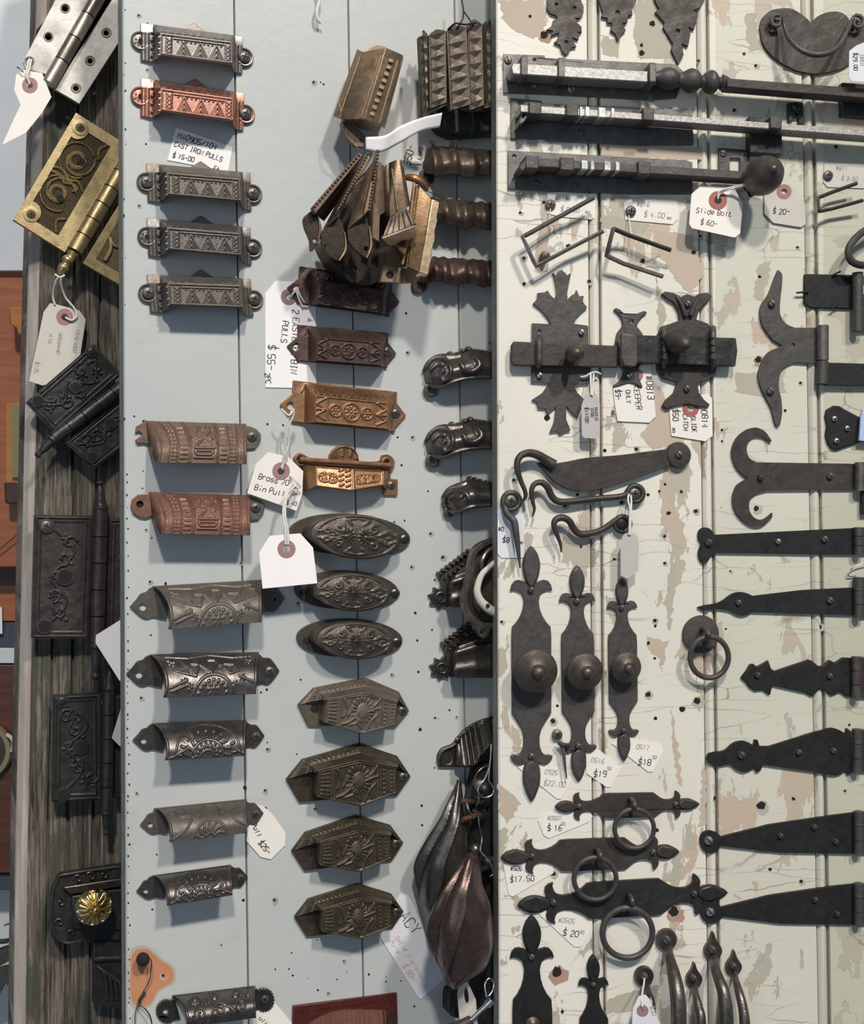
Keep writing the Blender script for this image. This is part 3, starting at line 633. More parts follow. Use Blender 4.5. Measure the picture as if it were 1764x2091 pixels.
# ---------------------------------------------------------------- F3: half-round pulls with pointed ears
def pull_pointed(L, Rr, mat, label, kind, screwed=True, adj=None, grp='pointed-ear bin pulls in the left column'):
    f = sim((284, 1378), (552, 1372), L, Rr); T = Thing(GB, 'bin_pull', label, 'drawer pull', f(420, 1380), grp)
    def rel(S, Tt):
        X = S * 200; Y = Tt * 95; Z = np.zeros_like(S); m = np.maximum
        Z = m(Z, .9 * ringf(X, Y, 104, 0, 42, 3)); Z = m(Z, 1.0 * ridge(np.abs(X - 3), 3)); Z = m(Z, 1.0 * ridge(np.abs(X - 197), 3)); Z = m(Z, .8 * ridge(np.abs(Y - 92), 2))
        if kind == 'geo':
            for p in ([(44, 72), (66, 40), (24, 52)], [(66, 40), (78, 64), (100, 46), (122, 66), (140, 42)], [(160, 76), (142, 42), (184, 54)], [(10, 20), (46, 34)], [(14, 12), (52, 26)], [(192, 22), (160, 36)], [(20, 84), (60, 80), (104, 88), (150, 80), (186, 84)],
                      [(88, 60), (96, 74), (112, 74), (122, 60)], [(52, 50), (60, 66), (78, 64)], [(130, 64), (150, 62), (156, 48)]): Z = m(Z, 1.1 * seg(X, Y, p, 2.3))
            for p in ((40, 30), (168, 32), (56, 18), (152, 20), (24, 70), (180, 72)): Z = m(Z, .9 * petals(X, Y, p[0], p[1], 1, 8, 5)); Z = m(Z, dot(X, Y, p[0], p[1], 2.5))
            Z = m(Z, petals(X, Y, 104, 14, 2, 14, 6)); Z = m(Z, dot(X, Y, 104, 14, 5))
            for i in range(9): a = math.pi * (i + .5) / 9; Z = m(Z, .9 * dot(X, Y, 104 + 31 * math.cos(a), 31 * math.sin(a), 4))
        elif kind == 'bead':
            Z = m(Z, ringf(X, Y, 104, 0, 18, 3))
            for i in range(9):
                a = math.pi * (i + .5) / 9
                Z = m(Z, 1.2 * dot(X, Y, 104 + 27 * math.cos(a), 27 * math.sin(a), 4)); Z = m(Z, 1.1 * dot(X, Y, 104 + 35 * math.cos(a + .15), 35 * math.sin(a + .15), 3.5))
            for i in range(11):
                a = math.pi * (i + .5) / 11; c, s = math.cos(a), math.sin(a)
                Z = m(Z, 1.4 * seg(X, Y, [(104 + 48 * c, 48 * s), (104 + 60 * c + 5 * s, 60 * s - 5 * c)], 3)); Z = m(Z, 1.2 * seg(X, Y, [(104 + 66 * c, 66 * s), (104 + 74 * c, 74 * s)], 3.4))
            Z = m(Z, .9 * ringf(X, Y, 104, 0, 84, 2.6) * (Y > 12)); Z = m(Z, 1.2 * seg(X, Y, [(12, 4), (54, 26)], 2.6)); Z = m(Z, 1.1 * seg(X, Y, [(196, 6), (156, 22)], 2.6))
        elif kind == 'leaf':
            for i in range(7):
                a = math.pi * (i + .5) / 7; c, s = math.cos(a), math.sin(a); Z = m(Z, 1.2 * seg(X, Y, spl([(104 + 10 * c, 10 * s), (104 + 24 * c - 5 * s, 24 * s + 5 * c), (104 + 36 * c, 36 * s)], 4, False), 3))
            for p in ([(10, 6), (40, 26), (60, 48)], [(20, 70), (44, 84), (60, 66), (40, 58), (34, 68)], [(80, 60), (100, 84), (128, 80), (140, 60)], [(196, 20), (170, 34), (160, 60), (180, 76)], [(90, 50), (86, 88)]): Z = m(Z, 1.0 * seg(X, Y, spl(p, 4, False), 2.6))
        else:
            for cx, cy, sg in ((40, 70, 1), (90, 74, -1), (150, 72, 1), (40, 30, -1), (100, 34, 1), (160, 34, -1)):
                Z = m(Z, 1.3 * seg(X, Y, spiral(cx, cy, 17, 1.2, 1 + cx, sg, 14), 2.8))
                Z = m(Z, 1.1 * petals(X, Y, cx + 26 * sg, cy - 10, 1, 9, 4, cx))
        return Z * np.clip(np.minimum(Tt, 1 - Tt) * 20, 0, 1)
    rows = [[(333, 1425, 28), (522.5, 1417, 28)], [(338, 1400, 27), (524.5, 1388, 27)], [(334, 1374, 22), (524.7, 1366, 22)], [(321, 1350, 13), (526, 1347, 13)], [(305, 1336, 2), (529, 1331, 2)]]
    if adj: rows = [[(x + adj[0], y, h) if i == 0 else (x + adj[1], y, h) for i, (x, y, h) in enumerate(r)] for r in rows]
    ax, bx = adj or (0, 0)
    T.add('cup', sheet(GB, [[f(*q) for q in r] for r in rows], 210, 96, rel, kt=[0, .27, .52, .78, 1], ct=True), mat, smooth=60, solid=1.8)
    if kind == 'lace':
        e1 = []
        for i in range(16):
            a = math.pi * (.35 + 1.3 * i / 15); e1 += [(288 + 30 * math.cos(a), 1372 - 34 * math.sin(a) + 6), (288 + 25 * math.cos(a + .04), 1372 - 29 * math.sin(a + .04) + 6)]
        e1 = [(312, 1345)] + e1[::1] + [(322, 1402)]
        e2 = [(a[0] * -1 + 836, a[1] - 6) for a in e1][::-1]
    else:
        e1 = spl([(258, 1376), (272, 1361), (280, 1351), (292, 1347), (298, 1341), (306, 1337)], 3, False) + [(324, 1352), (334, 1376), (330, 1404)] + spl([(318, 1402), (304, 1398), (292, 1401), (280, 1397), (268, 1386), (258, 1376)], 3, False)[:-1]
        e2 = spl([(522, 1333), (531, 1337), (538, 1343), (551, 1344), (560, 1354), (571, 1370)], 3, False) + spl([(560, 1386), (548, 1397), (534, 1395), (522, 1400)], 3, False)
    e1 = [(x + (ax if x > 300 else 0), y) for x, y in e1]; e2 = [(x + (bx if x < 530 else 0), y) for x, y in e2]
    hole_ear(T, [f(*q) for q in e1], f(284, 1378), 7.5 * f.s, 2.5, mat); hole_ear(T, [f(*q) for q in e2], None, 0, 2.5, mat)
    screw(T, *f(552, 1372), 3, 10.5 * f.s, SCREW if screwed else DARKC)
pull_pointed((292, 1240), (562, 1224), DULLP, 'worn grey-brown bin pull with pointed ears, tucked under the blank white tag', 'geo')
pull_pointed((284, 1378), (552, 1372), CASTG, 'silvery dark bin pull with geometric stars and pointed ears', 'geo')
pull_pointed((293.6, 1513), (524, 1504.5), CASTG, 'shiny dark bin pull with beaded half circle, fourth pull up from the column foot', 'bead')
pull_pointed((307.5, 1685), (523, 1663), DULLP, 'dull olive-brown bin pull with pointed ears over the $25 tag', 'leaf', adj=(-6, 2))
pull_pointed((298, 1820), (492, 1793), CASTG, 'small dark grey bin pull with beaded arch above the bare orange patch', 'bead', adj=(4, 0))
pull_pointed((338, 2066), (542, 2042), DARKC, 'dark bin pull with lacy scalloped ears, cut by the bottom edge', 'scroll' if False else 'lace')
# ---------------------------------------------------------------- F4: rectangular pulls with three circles
def pull_circles(L, Rr, mat, label, end):
    f = sim((605, 708.7), (792, 718), L, Rr); T = Thing(GB, 'bin_pull', label, 'drawer pull', f(700, 712), 'rectangular bin pulls with three circles')
    fl = [(608, 663), (793, 680), (793, 700), (810, 722), (791, 744), (791, 752), (778, 749), (640, 740), (608, 738), (603, 728), (586, 707), (603, 691), (608, 686)]
    T.add('back_plate', prism(GB, [f(*q) for q in fl], 0, 3, [circ(*f(605, 708.7), 8, 16)]), mat, bevel=.6)
    if end != 'dark': screw(T, *f(792, 718), 3.4, 10.5)
    def rel(S, Tt):
        a = (S - .16) / .8; b = Tt / .76; X = a * 132; Y = b * 48; Z = np.zeros_like(S); m = np.maximum
        Z = m(Z, seg(X, Y, [(22, 3), (22, 46)], 1.6)); Z = m(Z, seg(X, Y, [(108, 3), (108, 46)], 1.6)); Z = m(Z, seg(X, Y, [(2, 2), (130, 2), (130, 46), (2, 46)], 1.6, True))
        for cx, r in ((37, 10), (65, 15), (93, 10)):
            Z = m(Z, 1.2 * ringf(X, Y, cx, 24, r, 1.9)); Z = m(Z, petals(X, Y, cx, 24, r * .25, r * .72, 8 if r > 12 else 6)); Z = m(Z, dot(X, Y, cx, 24, 2))
        for x0, sg in ((3, 1), (127, -1)):
            for p in ([(x0 + 16 * sg, 6), (x0, 14), (x0 + 16 * sg, 24)], [(x0 + 16 * sg, 24), (x0, 34), (x0 + 16 * sg, 44)], [(x0, 24), (x0 + 16 * sg, 24)]): Z = m(Z, 1.3 * seg(X, Y, p, 2))
        Z = Z * ((a > 0) & (a < 1) & (b < 1)) * 1.1
        zz = seg(S * 200, (Tt - .76) * 80, sum([[(14 + i * 26, 3), (22 + i * 26, 15), (27 + i * 26, 3), (33 + i * 26, 15)] for i in range(7)], []), 1.3)
        return np.where(Tt > .78, zz, Z)
    rows = [[(609, 736, 3), (629, 738, 4), (647, 737, 19), (777.6, 747, 19), (785, 750, 4)], [(609, 684, 3), (629, 688, 4), (647, 688, 19), (778.5, 699, 19), (788, 700, 4)], [(609, 664, 2.5), (628, 666, 3), (646, 670, 6), (780, 682, 6), (792, 681, 3)]]
    T.add('cup', sheet(GB, [[f(*q) for q in r] for r in rows], 230, 96, rel, [0, .10, .16, .96, 1], [0, .76, 1]), mat, smooth=60, solid=1.5)
pull_circles((606, 590), (798, 612), OXB, 'dark oxblood bin pull with three circles, half hidden by the bundle of brass pulls', 'dark')
pull_circles((605, 708.7), (792, 718), OXB, 'dark oxblood bin pull with three circles and a grey screw, over the $55 tag', 's')
pull_circles((594, 829), (809, 844), BRASS_Y, 'golden amber bin pull with three circles and string through its ear', 's')
# ---------------------------------------------------------------- F5: scroll pull with a fan crest
T = Thing(GB, 'bin_pull', 'coppery bin pull with round fan crest and scroll corners', 'drawer pull', (705, 965), None)
T.add('back_plate', prism(GB, spl([(603, 950), (600, 936), (610, 925), (624, 930), (640, 938), (700, 940), (770, 942), (780, 930), (794, 929), (805, 940), (804, 956), (796, 968), (798, 978)], 4, False) + [(812, 979), (812, 1011), (784, 1010), (780, 992), (640, 990), (620, 1004), (600, 1008), (592, 1006), (593, 994), (608, 990), (616, 972)], 0, 3), BRASS_Y, bevel=.6)
T.add('crest', sheet(GB, [[(672 + 60 * i / 8, 941 + .8 * i / 8, 3) for i in range(9)], [(702 - 31 * math.cos(math.pi * i / 8), 940 - 31 * math.sin(math.pi * i / 8), 4) for i in range(9)]], 70, 36,
      lambda S, Tt: 1.3 * ridge(np.abs(Tt - .93), .07) + 1.2 * np.clip(np.sin(S * 30), 0, 1) * (Tt > .3) * (Tt < .8), skirt=0), BRASS_Y, smooth=60)
T.add('rail', tube(GB, [(612, 938, 8), (660, 942, 9), (740, 947, 9), (797, 951, 8)], 5.5), BRASS_Y)
for x, y in ((614, 937), (791, 944)): T.add('scroll', tube(GB, [(a, b, 6) for a, b in spiral(x, y, 13, 1.3, 1, 1, 14)], 3), BRASS_Y)
def rel(S, Tt):
    X = (S - .15) / .8 * 142; Y = Tt * 45; Z = np.zeros_like(S); m = np.maximum
    for x in (3, 44 + 32, 78 + 0, 139): Z = m(Z, 1.2 * seg(X, Y, [(x, 2), (x, 43)], 1.8))
    Z = m(Z, seg(X, Y, [(2, 43), (140, 43)], 1.6)); Z = m(Z, seg(X, Y, [(2, 2), (140, 2)], 1.6))
    for i in range(4):
        for x in (53, 66): Z = m(Z, 1.4 * seg(X, Y, [(x - 3, 8 + i * 10), (x + 4, 12 + i * 10)], 2.3))
    for cx in (18, 34, 92, 106, 122): Z = m(Z, petals(X, Y, cx, 22, 2, 12, 5, cx)); Z = m(Z, ringf(X, Y, cx, 22, 10, 1.5))
    return Z * (X > 0) * (X < 142)
T.add('cup', sheet(GB, [[(620, 1003, 4), (643, 993, 19), (716, 1003, 23), (784, 991, 19), (790, 1000, 4)], [(617, 950, 4), (643, 952, 14), (714, 957, 17), (785, 962, 14), (794, 962, 4)]], 170, 60, rel, [0, .15, .55, .95, 1]), BRASS_Y, smooth=60, solid=1.5)
screw(T, 800, 991, 3.4, 9)
# ---------------------------------------------------------------- F6: oval pulls
def pull_oval(c, a, b, fc, fa, fb, tilt, hl, hr, mat, label, big=False):
    T = Thing(GB, 'bin_pull', label, 'drawer pull', c, 'oval floral bin pulls'); ct, st = math.cos(R(tilt)), math.sin(R(tilt))
    def el(cc, ra, rb, t): x, y = ra * math.cos(t), rb * math.sin(t); return (cc[0] + x * ct - y * st, cc[1] + x * st + y * ct)
    def sup(cc, ra, rb, t): return el(cc, ra, rb, t)
    out = []
    for i in range(48):
        t = 2 * math.pi * i / 48; x, y = el(c, a, b, t)
        if math.sin(t) > 0: y = c[1] + (y - c[1]) * (.72 + .28 * abs(math.cos(t)) ** .3)
        out.append((x, y))
    T.add('back_plate', prism(GB, out, 0, 3, [circ(hl[0], hl[1], 8, 16)] if hl else []), mat, bevel=.8)
    NR, NT = 40, 150; V = []; Fc = []
    for j in range(NR):
        q = j / (NR - 1)
        for i in range(NT):
            t = 2 * math.pi * i / NT
            if q < .35:                                # side wall, from the flange up to the rim
                w_ = q / .35; x0, y0 = el((c[0] + 2, c[1] - 1), a * .80, b * .90, t); x1, y1 = el(fc, fa, fb, t)
                if math.sin(t) > 0: y0 = c[1] + (y0 - c[1]) * .5
                x, y, h = x0 + (x1 - x0) * w_, y0 + (y1 - y0) * w_, 3 + 18 * math.sin(w_ * math.pi / 2)
            else:
                w_ = 1 - (q - .35) / .65; x, y = el(fc, fa * w_, fb * w_, t); X = w_ * fa * math.cos(t) / fa * 76; Y = -w_ * fb * math.sin(t) / fb * 38
                X, Y = np.array([X]), np.array([Y]); h = 21 + 4 * (1 - w_ ** 2)
                z = 1.3 * ridge(abs(w_ - .93), .05)
                for f_ in ([0] if not big else [-16, 16]): z = max(z, float(1.5 * petals(X, Y, f_, 0, 3, 15, 12)[0]), float(1.6 * dot(X, Y, f_, 0, 3.4)[0]))
                for sx in (-1, 1):
                    for sy in (-1, 1):
                        z = max(z, float(1.4 * seg(X, Y, spiral(sx * 30, sy * 13, 9, 1.1, 1, sx * sy, 8), 2.2)[0]), float(1.3 * seg(X, Y, [(sx * 40, sy * 4), (sx * 52, sy * 12), (sx * 64, sy * 5)], 2.2)[0]), float(1.2 * seg(X, Y, [(sx * 10, sy * 20), (sx * 20, sy * 28), (0, sy * 31)], 2.0)[0]))
                    z = max(z, float(1.3 * petals(X, Y, sx * 48, 0, 2, 12, 5, 0)[0]), float(1.3 * seg(X, Y, [(sx * 20, 0), (sx * 32, 3), (sx * 34, -3), (sx * 20, 0)], 1.8)[0]))
                h += z
            V.append(GB.p(x, y, h))
    for j in range(NR - 1):
        for i in range(NT): p, q_ = j * NT + i, j * NT + (i + 1) % NT; Fc.append((p, p + NT, q_ + NT, q_))
    T.add('cup', (V, Fc), mat, smooth=60)
    if hl: T.add('screw_hole', lathe(GB, hl[0], hl[1], [(11, 2.8), (11, 3.2), (8, 1), (7, .5), (2, .4)], 20), DARK)
    screw(T, hr[0], hr[1], 3.2, 10, DARKC)
pull_oval((714, 1094), 124, 45, (729, 1096), 90, 46, 4, None, (827, 1101), OVALM, 'large dark oval bin pull with a pair of flowers, topmost of the three ovals', True)
pull_oval((708, 1207), 106, 42, (721, 1210), 77, 39, 2, (621, 1210), (808, 1212), OVALM, 'dark oval bin pull with one daisy, partly under the blank white tag')
pull_oval((714, 1305), 108, 42, (727, 1309), 76, 38, 2, (627, 1310), (812, 1312), OVALM, 'dark oval bin pull with a shiny left end, lowest of the three ovals')
# ---------------------------------------------------------------- F7: six-sided pulls
def pull_hex(L, Rr, mat, label):
    f = sim((631, 1741), (812, 1723), L, Rr); T = Thing(GB, 'bin_pull', label, 'drawer pull', f(712, 1725), 'six-sided bin pulls')
    out = [(596, 1738), (624, 1700), (727, 1665), (797, 1685), (823.5, 1721), (801, 1757), (760, 1762), (700, 1768), (640, 1776), (622, 1778)]
    T.add('back_plate', prism(GB, [f(*q) for q in out], 0, 3.5), mat, bevel=.8)
    def rel(S, Tt):
        X = S * 143; Y = (Tt - .5) * 62; Z = np.zeros_like(S); m = np.maximum
        for x in (2, 26, 31, 112, 117, 141): Z = m(Z, .9 * seg(X, Y, [(x, -30), (x, 30)], 1.6))
        for i in range(6):
            Z = m(Z, 1.2 * seg(X, Y, [(8, -23 + i * 9), (21, -23 + i * 9)], 2.2)); Z = m(Z, 1.1 * dot(X, Y, 122, -23 + i * 9, 2.2)); Z = m(Z, 1.1 * dot(X, Y, 136, -23 + i * 9, 2.2))
        Z = m(Z, 1.5 * petals(X, Y, 76, 4, 12, 25, 18) * ((Y > -14) | (X < 70))); Z = m(Z, 1.5 * ridge(np.hypot(X - 76, Y - 4), 13) + .5 * np.sin(X * 1.6) * np.sin(Y * 1.6) * (np.hypot(X - 76, Y - 4) < 10))
        for p in ([(34, -24), (52, -14), (66, 2)], [(36, 26), (42, 8), (36, -8)], [(46, -4), (54, 8)], [(86, -26), (94, -12), (106, -2)], [(96, 12), (104, 20), (110, 30)], [(88, 4), (100, 8), (110, 10)]): Z = m(Z, 1.5 * seg(X, Y, spl(p, 4, False), 2.4))
        Z = m(Z, 1.1 * seg(X, Y, [(50, -22), (64, -16), (76, -22)], 1.6)); Z = m(Z, 1.2 * ridge(np.abs(Tt - .03), .03)); Z = m(Z, 1.1 * ridge(np.abs(Tt - .97), .03)); return Z
    b0 = [(654, 1767, 21), (734, 1781, 21), (797, 1752.5, 21)]; t0 = [(654, 1721, 20), (727, 1698, 20), (796, 1707, 20)]
    T.add('face', sheet(GB, [[f(*q) for q in b0], [f(*q) for q in t0]], 170, 76, rel, [0, .54, 1], skirt=3), mat, smooth=60)
    fr = [[(598, 1738, 3.5), (624, 1700, 3.5), (727, 1665, 3.5), (796, 1686, 3.5), (820, 1720, 3.5)], [(640, 1722, 9), (640, 1710, 9), (727, 1681, 11), (797, 1696, 10), (800, 1700, 9)], [(648, 1722, 19), (652, 1719, 20), (727, 1696, 21), (797, 1705, 21), (799, 1706, 20)]]
    T.add('bonnet', sheet(GB, [[f(*q) for q in r] for r in fr][::-1], 160, 30, lambda S, Tt: .7 * np.clip(np.sin(S * 190), 0, 1) * (Tt > .62) * (Tt < .85) + 1.0 * ridge(np.abs(Tt - .5), .05), [0, .2, .55, .9, 1]), mat, smooth=60, solid=1.2)
    T.add('screw_hole', lathe(GB, *f(631, 1741), [(9, 3.4), (9, 3.8), (7, 3.7), (2, 3.7)], 18), DARK)
    screw(T, *f(812, 1723), 4, 10)
pull_hex((643, 1446.5), (824, 1452), HEXL, 'lighter brown six-sided bin pull with a sun flower, topmost of the four')
pull_hex((623.6, 1597), (825.6, 1587), HEXM, 'largest six-sided olive bronze bin pull, with a pale grey right screw')
pull_hex((631, 1741), (812, 1723), HEXM, 'six-sided olive bronze bin pull level with the leafy handle tip')
pull_hex((636, 1876.6), (813, 1863), HEXM, 'lowest six-sided olive bronze bin pull, overlapping the lettered card')
# ---------------------------------------------------------------- tags and cards on the grey boarding
T = tag(GB, 'price_card', 'white card handwritten CAST IRON PULLS between the copper and brown triangle pulls', [(359, 260), (475, 300), (466, 350), (342, 327)], .7, mat=PAPER_W, cat='card', th=.3)
write(T, 'MA0905~104', 362, 281, 11, 18, .8, INK, .8); write(T, 'CAST IRON PULLS', 355, 298, 9.5, 18, .8, INK, .75); write(T, '$ 15-00', 352, 321, 9, 12, .8, INK, .75); write(T, 'EA', 436, 346, 8, 12, .8, INK, .7)
T = tag(GB, 'price_tag', 'long white tag reading 2 EASTLAKE BIN PULLS $55, behind the two oxblood pulls', [(563, 573), (645, 578), (646, 793), (542, 791), (541, 600)], .9, (590, 606), PAPER_W, 16.5,
        strings=[[(592, 606, 1), (598, 600, 5), (604, 589, 6)], [(604, 590, 6), (610, 610, 4.5), (618, 627, 3)], [(606, 588, 6), (614, 606, 5), (625, 622, 2)], [(616, 624, 3), (628, 626, 2.5), (634, 622, 2)]], group=None)
write(T, '2 EASTLAKE BIN', 598, 632, 13, 92, .95, INK, .8); write(T, 'A', 628, 650, 11, 92, .95, INK, .8); write(T, 'PULLS', 577, 655, 12, 94, .95, INK, .8); write(T, '$ 55-', 548, 704, 15, 92, .95, INK, .85); write(T, '2PC', 541, 762, 10, 84, .95, INK, .75)
T = tag(GB, 'price_tag', 'cream tag handwritten Brass Bin Pull, hanging beside the fan-crested pull', [(547, 923), (588, 932), (619, 962), (617, 1010), (605, 1043), (505, 1007), (522, 948)], lambda x, y: 7 + (y - 920) * .01, (574, 962), PAPER, 18,
        strings=[[(597, 832, 22), (592, 850, 20), (584, 868, 18), (582, 905, 14), (586, 925, 12), (580, 945, 9), (574, 955, 9)], [(600, 835, 22), (598, 852, 20), (590, 870, 18), (590, 905, 14), (582, 928, 12), (578, 945, 9), (576, 958, 8)],
                 [(575, 835, 20), (582, 842, 22), (590, 848, 22), (598, 840, 22)]])
write(T, 'Brass 70', 527, 978, 11, 13, T.hf, INK, .8); write(T, 'Bin Pull', 519, 1000, 11, 13, T.hf, INK, .8); write(T, '$ 40', 584, 1030, 8, 8, T.hf, INK, .7)
T = tag(GB, 'blank_tag', 'blank white tag with mauve eyelet hanging over the large oval pull', [(551, 1094), (613, 1089), (639, 1118), (648, 1191), (536, 1202), (529, 1128)], lambda x, y: 27 + (y - 1090) * .02, (585, 1121), PAPER_W, 18.5,
        strings=[[(600, 985, 16), (590, 997, 20), (583, 1008, 24), (578, 1050, 27), (583, 1085, 29), (583, 1112, 29)], [(605, 990, 16), (594, 1000, 22), (586, 1010, 25), (582, 1050, 28), (588, 1085, 29), (588, 1112, 29)],
                 [(592, 972, 8), (600, 978, 14), (607, 986, 15), (612, 994, 14), (600, 996, 14), (592, 990, 12)]], sr=2.3)
T = tag(GB, 'price_tag', 'cream eight-sided tag marked $25 hanging under a dull brown bin pull', [(524, 1643), (537, 1646), (556, 1662), (583, 1700), (582, 1726), (553, 1755), (532, 1750), (503, 1717), (507, 1690)], 1.2, mat=PAPER)
write(T, 'Pull', 513, 1684, 10, 62, 1.3, INK, .8); write(T, '$25-', 527, 1722, 10.5, 50, 1.3, INK, .85)
T = tag(GB, 'price_tag', 'cream tag cut by the bottom edge, under the lacy-eared bin pull', [(548, 2036), (560, 2046), (606, 2100), (618, 2140), (520, 2140), (514, 2070)], .8, mat=PAPER); write(T, 'ull', 528, 2080, 9, 50, .9, INK, .7)
T = tag(GB, 'shop_card', 'slanted card with printed ACY and pink handwriting under the lowest six-sided pull', [(818, 1824), (832, 1826), (840, 1838), (907, 1999), (859, 2041), (853, 2036), (777, 1915), (790, 1870)], .8, mat=PAPER_V, cat='card', th=.35)
write(T, 'ACY', 815, 1873, 22, 52, .9, INK, .95, 0); write(T, 'Set of 3', 806, 1914, 9, 58, .9, INK_R, .6); write(T, 'original', 836, 1962, 8, 58, .9, INK_R, .55); write(T, 'Pulls', 796, 1923, 8, 58, .9, INK_R, .55); write(T, '$ 80-', 821, 1973, 11, 58, .9, INK_R, .7)
T = tag(GB, 'price_tag', 'cream tag lettered $50 and LAKE behind the curling white paper strip', [(862, 188), (846, 200), (838, 250), (828, 310), (836, 334), (861, 335), (884, 300), (930, 304), (936, 276), (902, 264), (880, 240), (868, 225)], 1.2, mat=PAPER)
write(T, '$50-', 838, 338, 14, -78, 1.3, INK, .85); write(T, 'LAKE', 860, 326, 9, -80, 1.3, INK, .7); write(T, 'SE', 928, 300, 10, -85, 1.3, INK, .7); write(T, 'O', 884, 296, 9, -60, 1.3, INK, .7)
T = tag(GB, 'paper_slip', 'small grey-white tag corner under the first twisted bar pull', [(872, 374), (896, 372), (917, 399), (912, 404), (868, 388)], .7, mat=PAPER_T)
T = Thing(GB, 'paper_strip', 'white paper strip curling out between the hanging brass pulls', 'tag', (830, 265))
T.add('strip', sheet(GB, [[(747, 306, 30), (780, 310, 34), (820, 290, 30), (860, 268, 30), (898, 260, 36)], [(746, 280, 32), (787, 276, 38), (820, 256, 33), (862, 240, 34), (903, 230, 42)]], 40, 6, cs=True), PAPER_W, smooth=60, solid=.4, off=0)
# strings and small hanging bits
T = Thing(GB, 'string_end', 'short white string dangling at the top of the grey boarding', 'string', (650, 20)); T.add('strand', tube(GB, [(648, -30, 6), (652, 0, 6), (647, 20, 7), (648, 38, 7), (655, 47, 6)], 3.2), STRING)
# ---------------------------------------------------------------- twisted bar pulls at the right
def wavy(y0, y1, yb0, yb1, x0, ear, label, mat, ph):
    T = Thing(GB, 'bar_pull', label, 'drawer pull', (940, (y0 + yb0) / 2), 'twisted bar pulls beside the cream door')
    n = 9; W = 1075
    def rel(S, Tt): return 2.0 * np.sin((S * 5.2 + ph) * 2 * math.pi) * (S > .08) * np.clip((1 - Tt) * 2.2, 0, 1) + .5 * np.sin(S * 60)
    lo = [(x0 + (W - x0) * i / n, yb0 + (yb1 - yb0) * i / n + 4 * math.sin(i * 2.1 + ph * 6), 20) for i in range(n + 1)]
    mi_ = [(x, y - (yb0 - y0) * .5, 24) for x, y, h in lo]; up = [(x0 - 6 + (W - x0) * i / n, y0 + (y1 - y0) * i / n, 13) for i in range(n + 1)]; bk = [(x, y - 1, 4) for x, y, h in up]
    T.add('bar', sheet(GB, [lo, mi_, up, bk], 120, 26, rel, kt=[0, .45, .85, 1], cs=True, ct=True), mat, smooth=60, solid=3)
    T.add('end_arm', sheet(GB, [[(ear[0] - 6, ear[1] - 8, 3), (x0 + 8, yb0 - 3, 20)], [(x0 - 20, y0 + 30, 3), (x0, y0 + 16, 20)], [(x0 - 14, y0 + 8, 3), (x0 - 5, y0, 12)]], 16, 16), mat, smooth=60, solid=3)
    T.add('ear', prism(GB, spl([(ear[0] - 14, ear[1]), (ear[0] - 12, ear[1] - 14), (ear[0] + 2, ear[1] - 22), (ear[0] + 13, ear[1] - 14), (ear[0] + 15, ear[1] + 4), (ear[0] + 4, ear[1] + 14), (ear[0] - 9, ear[1] + 11)], 3), 0, 3, [circ(ear[0], ear[1], 4.5, 14)]), mat, bevel=.7)
wavy(298, 314, 358, 364, 886, (871, 363), 'dark brown twisted bar pull, topmost of three, beneath the cream $50 tag', BROWNM, .1)
wavy(404, 422, 458, 474, 884, (880, 445), 'dark brown twisted bar pull, middle of three beside the cream door', BROWNM, .4)
wavy(525, 538, 576, 590, 888, (856, 585), 'dark glossy twisted bar pull, lowest of three beside the cream door', OXB, .7)
# ---------------------------------------------------------------- rococo scroll pulls
def scroll_pull(top, bot, hole, curl, label, mat, beads, vol):
    T = Thing(GB, 'bin_pull', label, 'drawer pull', hole, 'scrolled cast pulls half behind the cream door')
    n = len(top); rows = [[(x, y, 3 + 19 * min(1, i / 3.5)) for i, (x, y) in enumerate(bot)], [((a[0] + b[0]) / 2, (a[1] + b[1]) / 2, 4 + 21 * min(1, (i / 3.5) ** .8)) for i, (a, b) in enumerate(zip(bot, top))], [(x, y, 2 + 9 * min(1, i / 3)) for i, (x, y) in enumerate(top)]]
    x0, x1 = top[0][0], top[-1][0]
    def rel(S, Tt):
        X = S * (x1 - x0); Y = Tt * 60; Z = 2.0 * ridge(np.abs(Tt - .06), .07); m = np.maximum
        for p in vol: Z = m(Z, 3.4 * seg(X, Y, p, 5))
        return m(Z, 1.6 * ridge(np.abs(Tt - .96), .08) * (S < .5))
    T.add('cup', sheet(GB, rows, 120, 60, rel, cs=True, ct=True, kt=[0, .5, 1]), mat, smooth=60, solid=2)
    T.add('screw_eye', lathe(GB, *hole, [(13, 2), (13, 6), (11, 7.5), (8, 6.5), (6.5, 5.5)], 20), mat); T.add('screw_hole', lathe(GB, *hole, [(6, 5), (6, 6.2), (3, 6.2)], 14), GREY)
    T.add('curl', tube(GB, [(a, b, 4) for a, b in spiral(curl[0], curl[1], curl[2], 1.1, -2.2, -1, 12)], [5] * 8 + [4, 4, 3, 3, 2]), mat)
    T.add('beading', join(*[lathe(GB, x, y, [(r, 4), (r, 7), (r * .7, 9.5), (r * .2, 10.5)], 12) for x, y, r in beads]), mat, smooth=60)
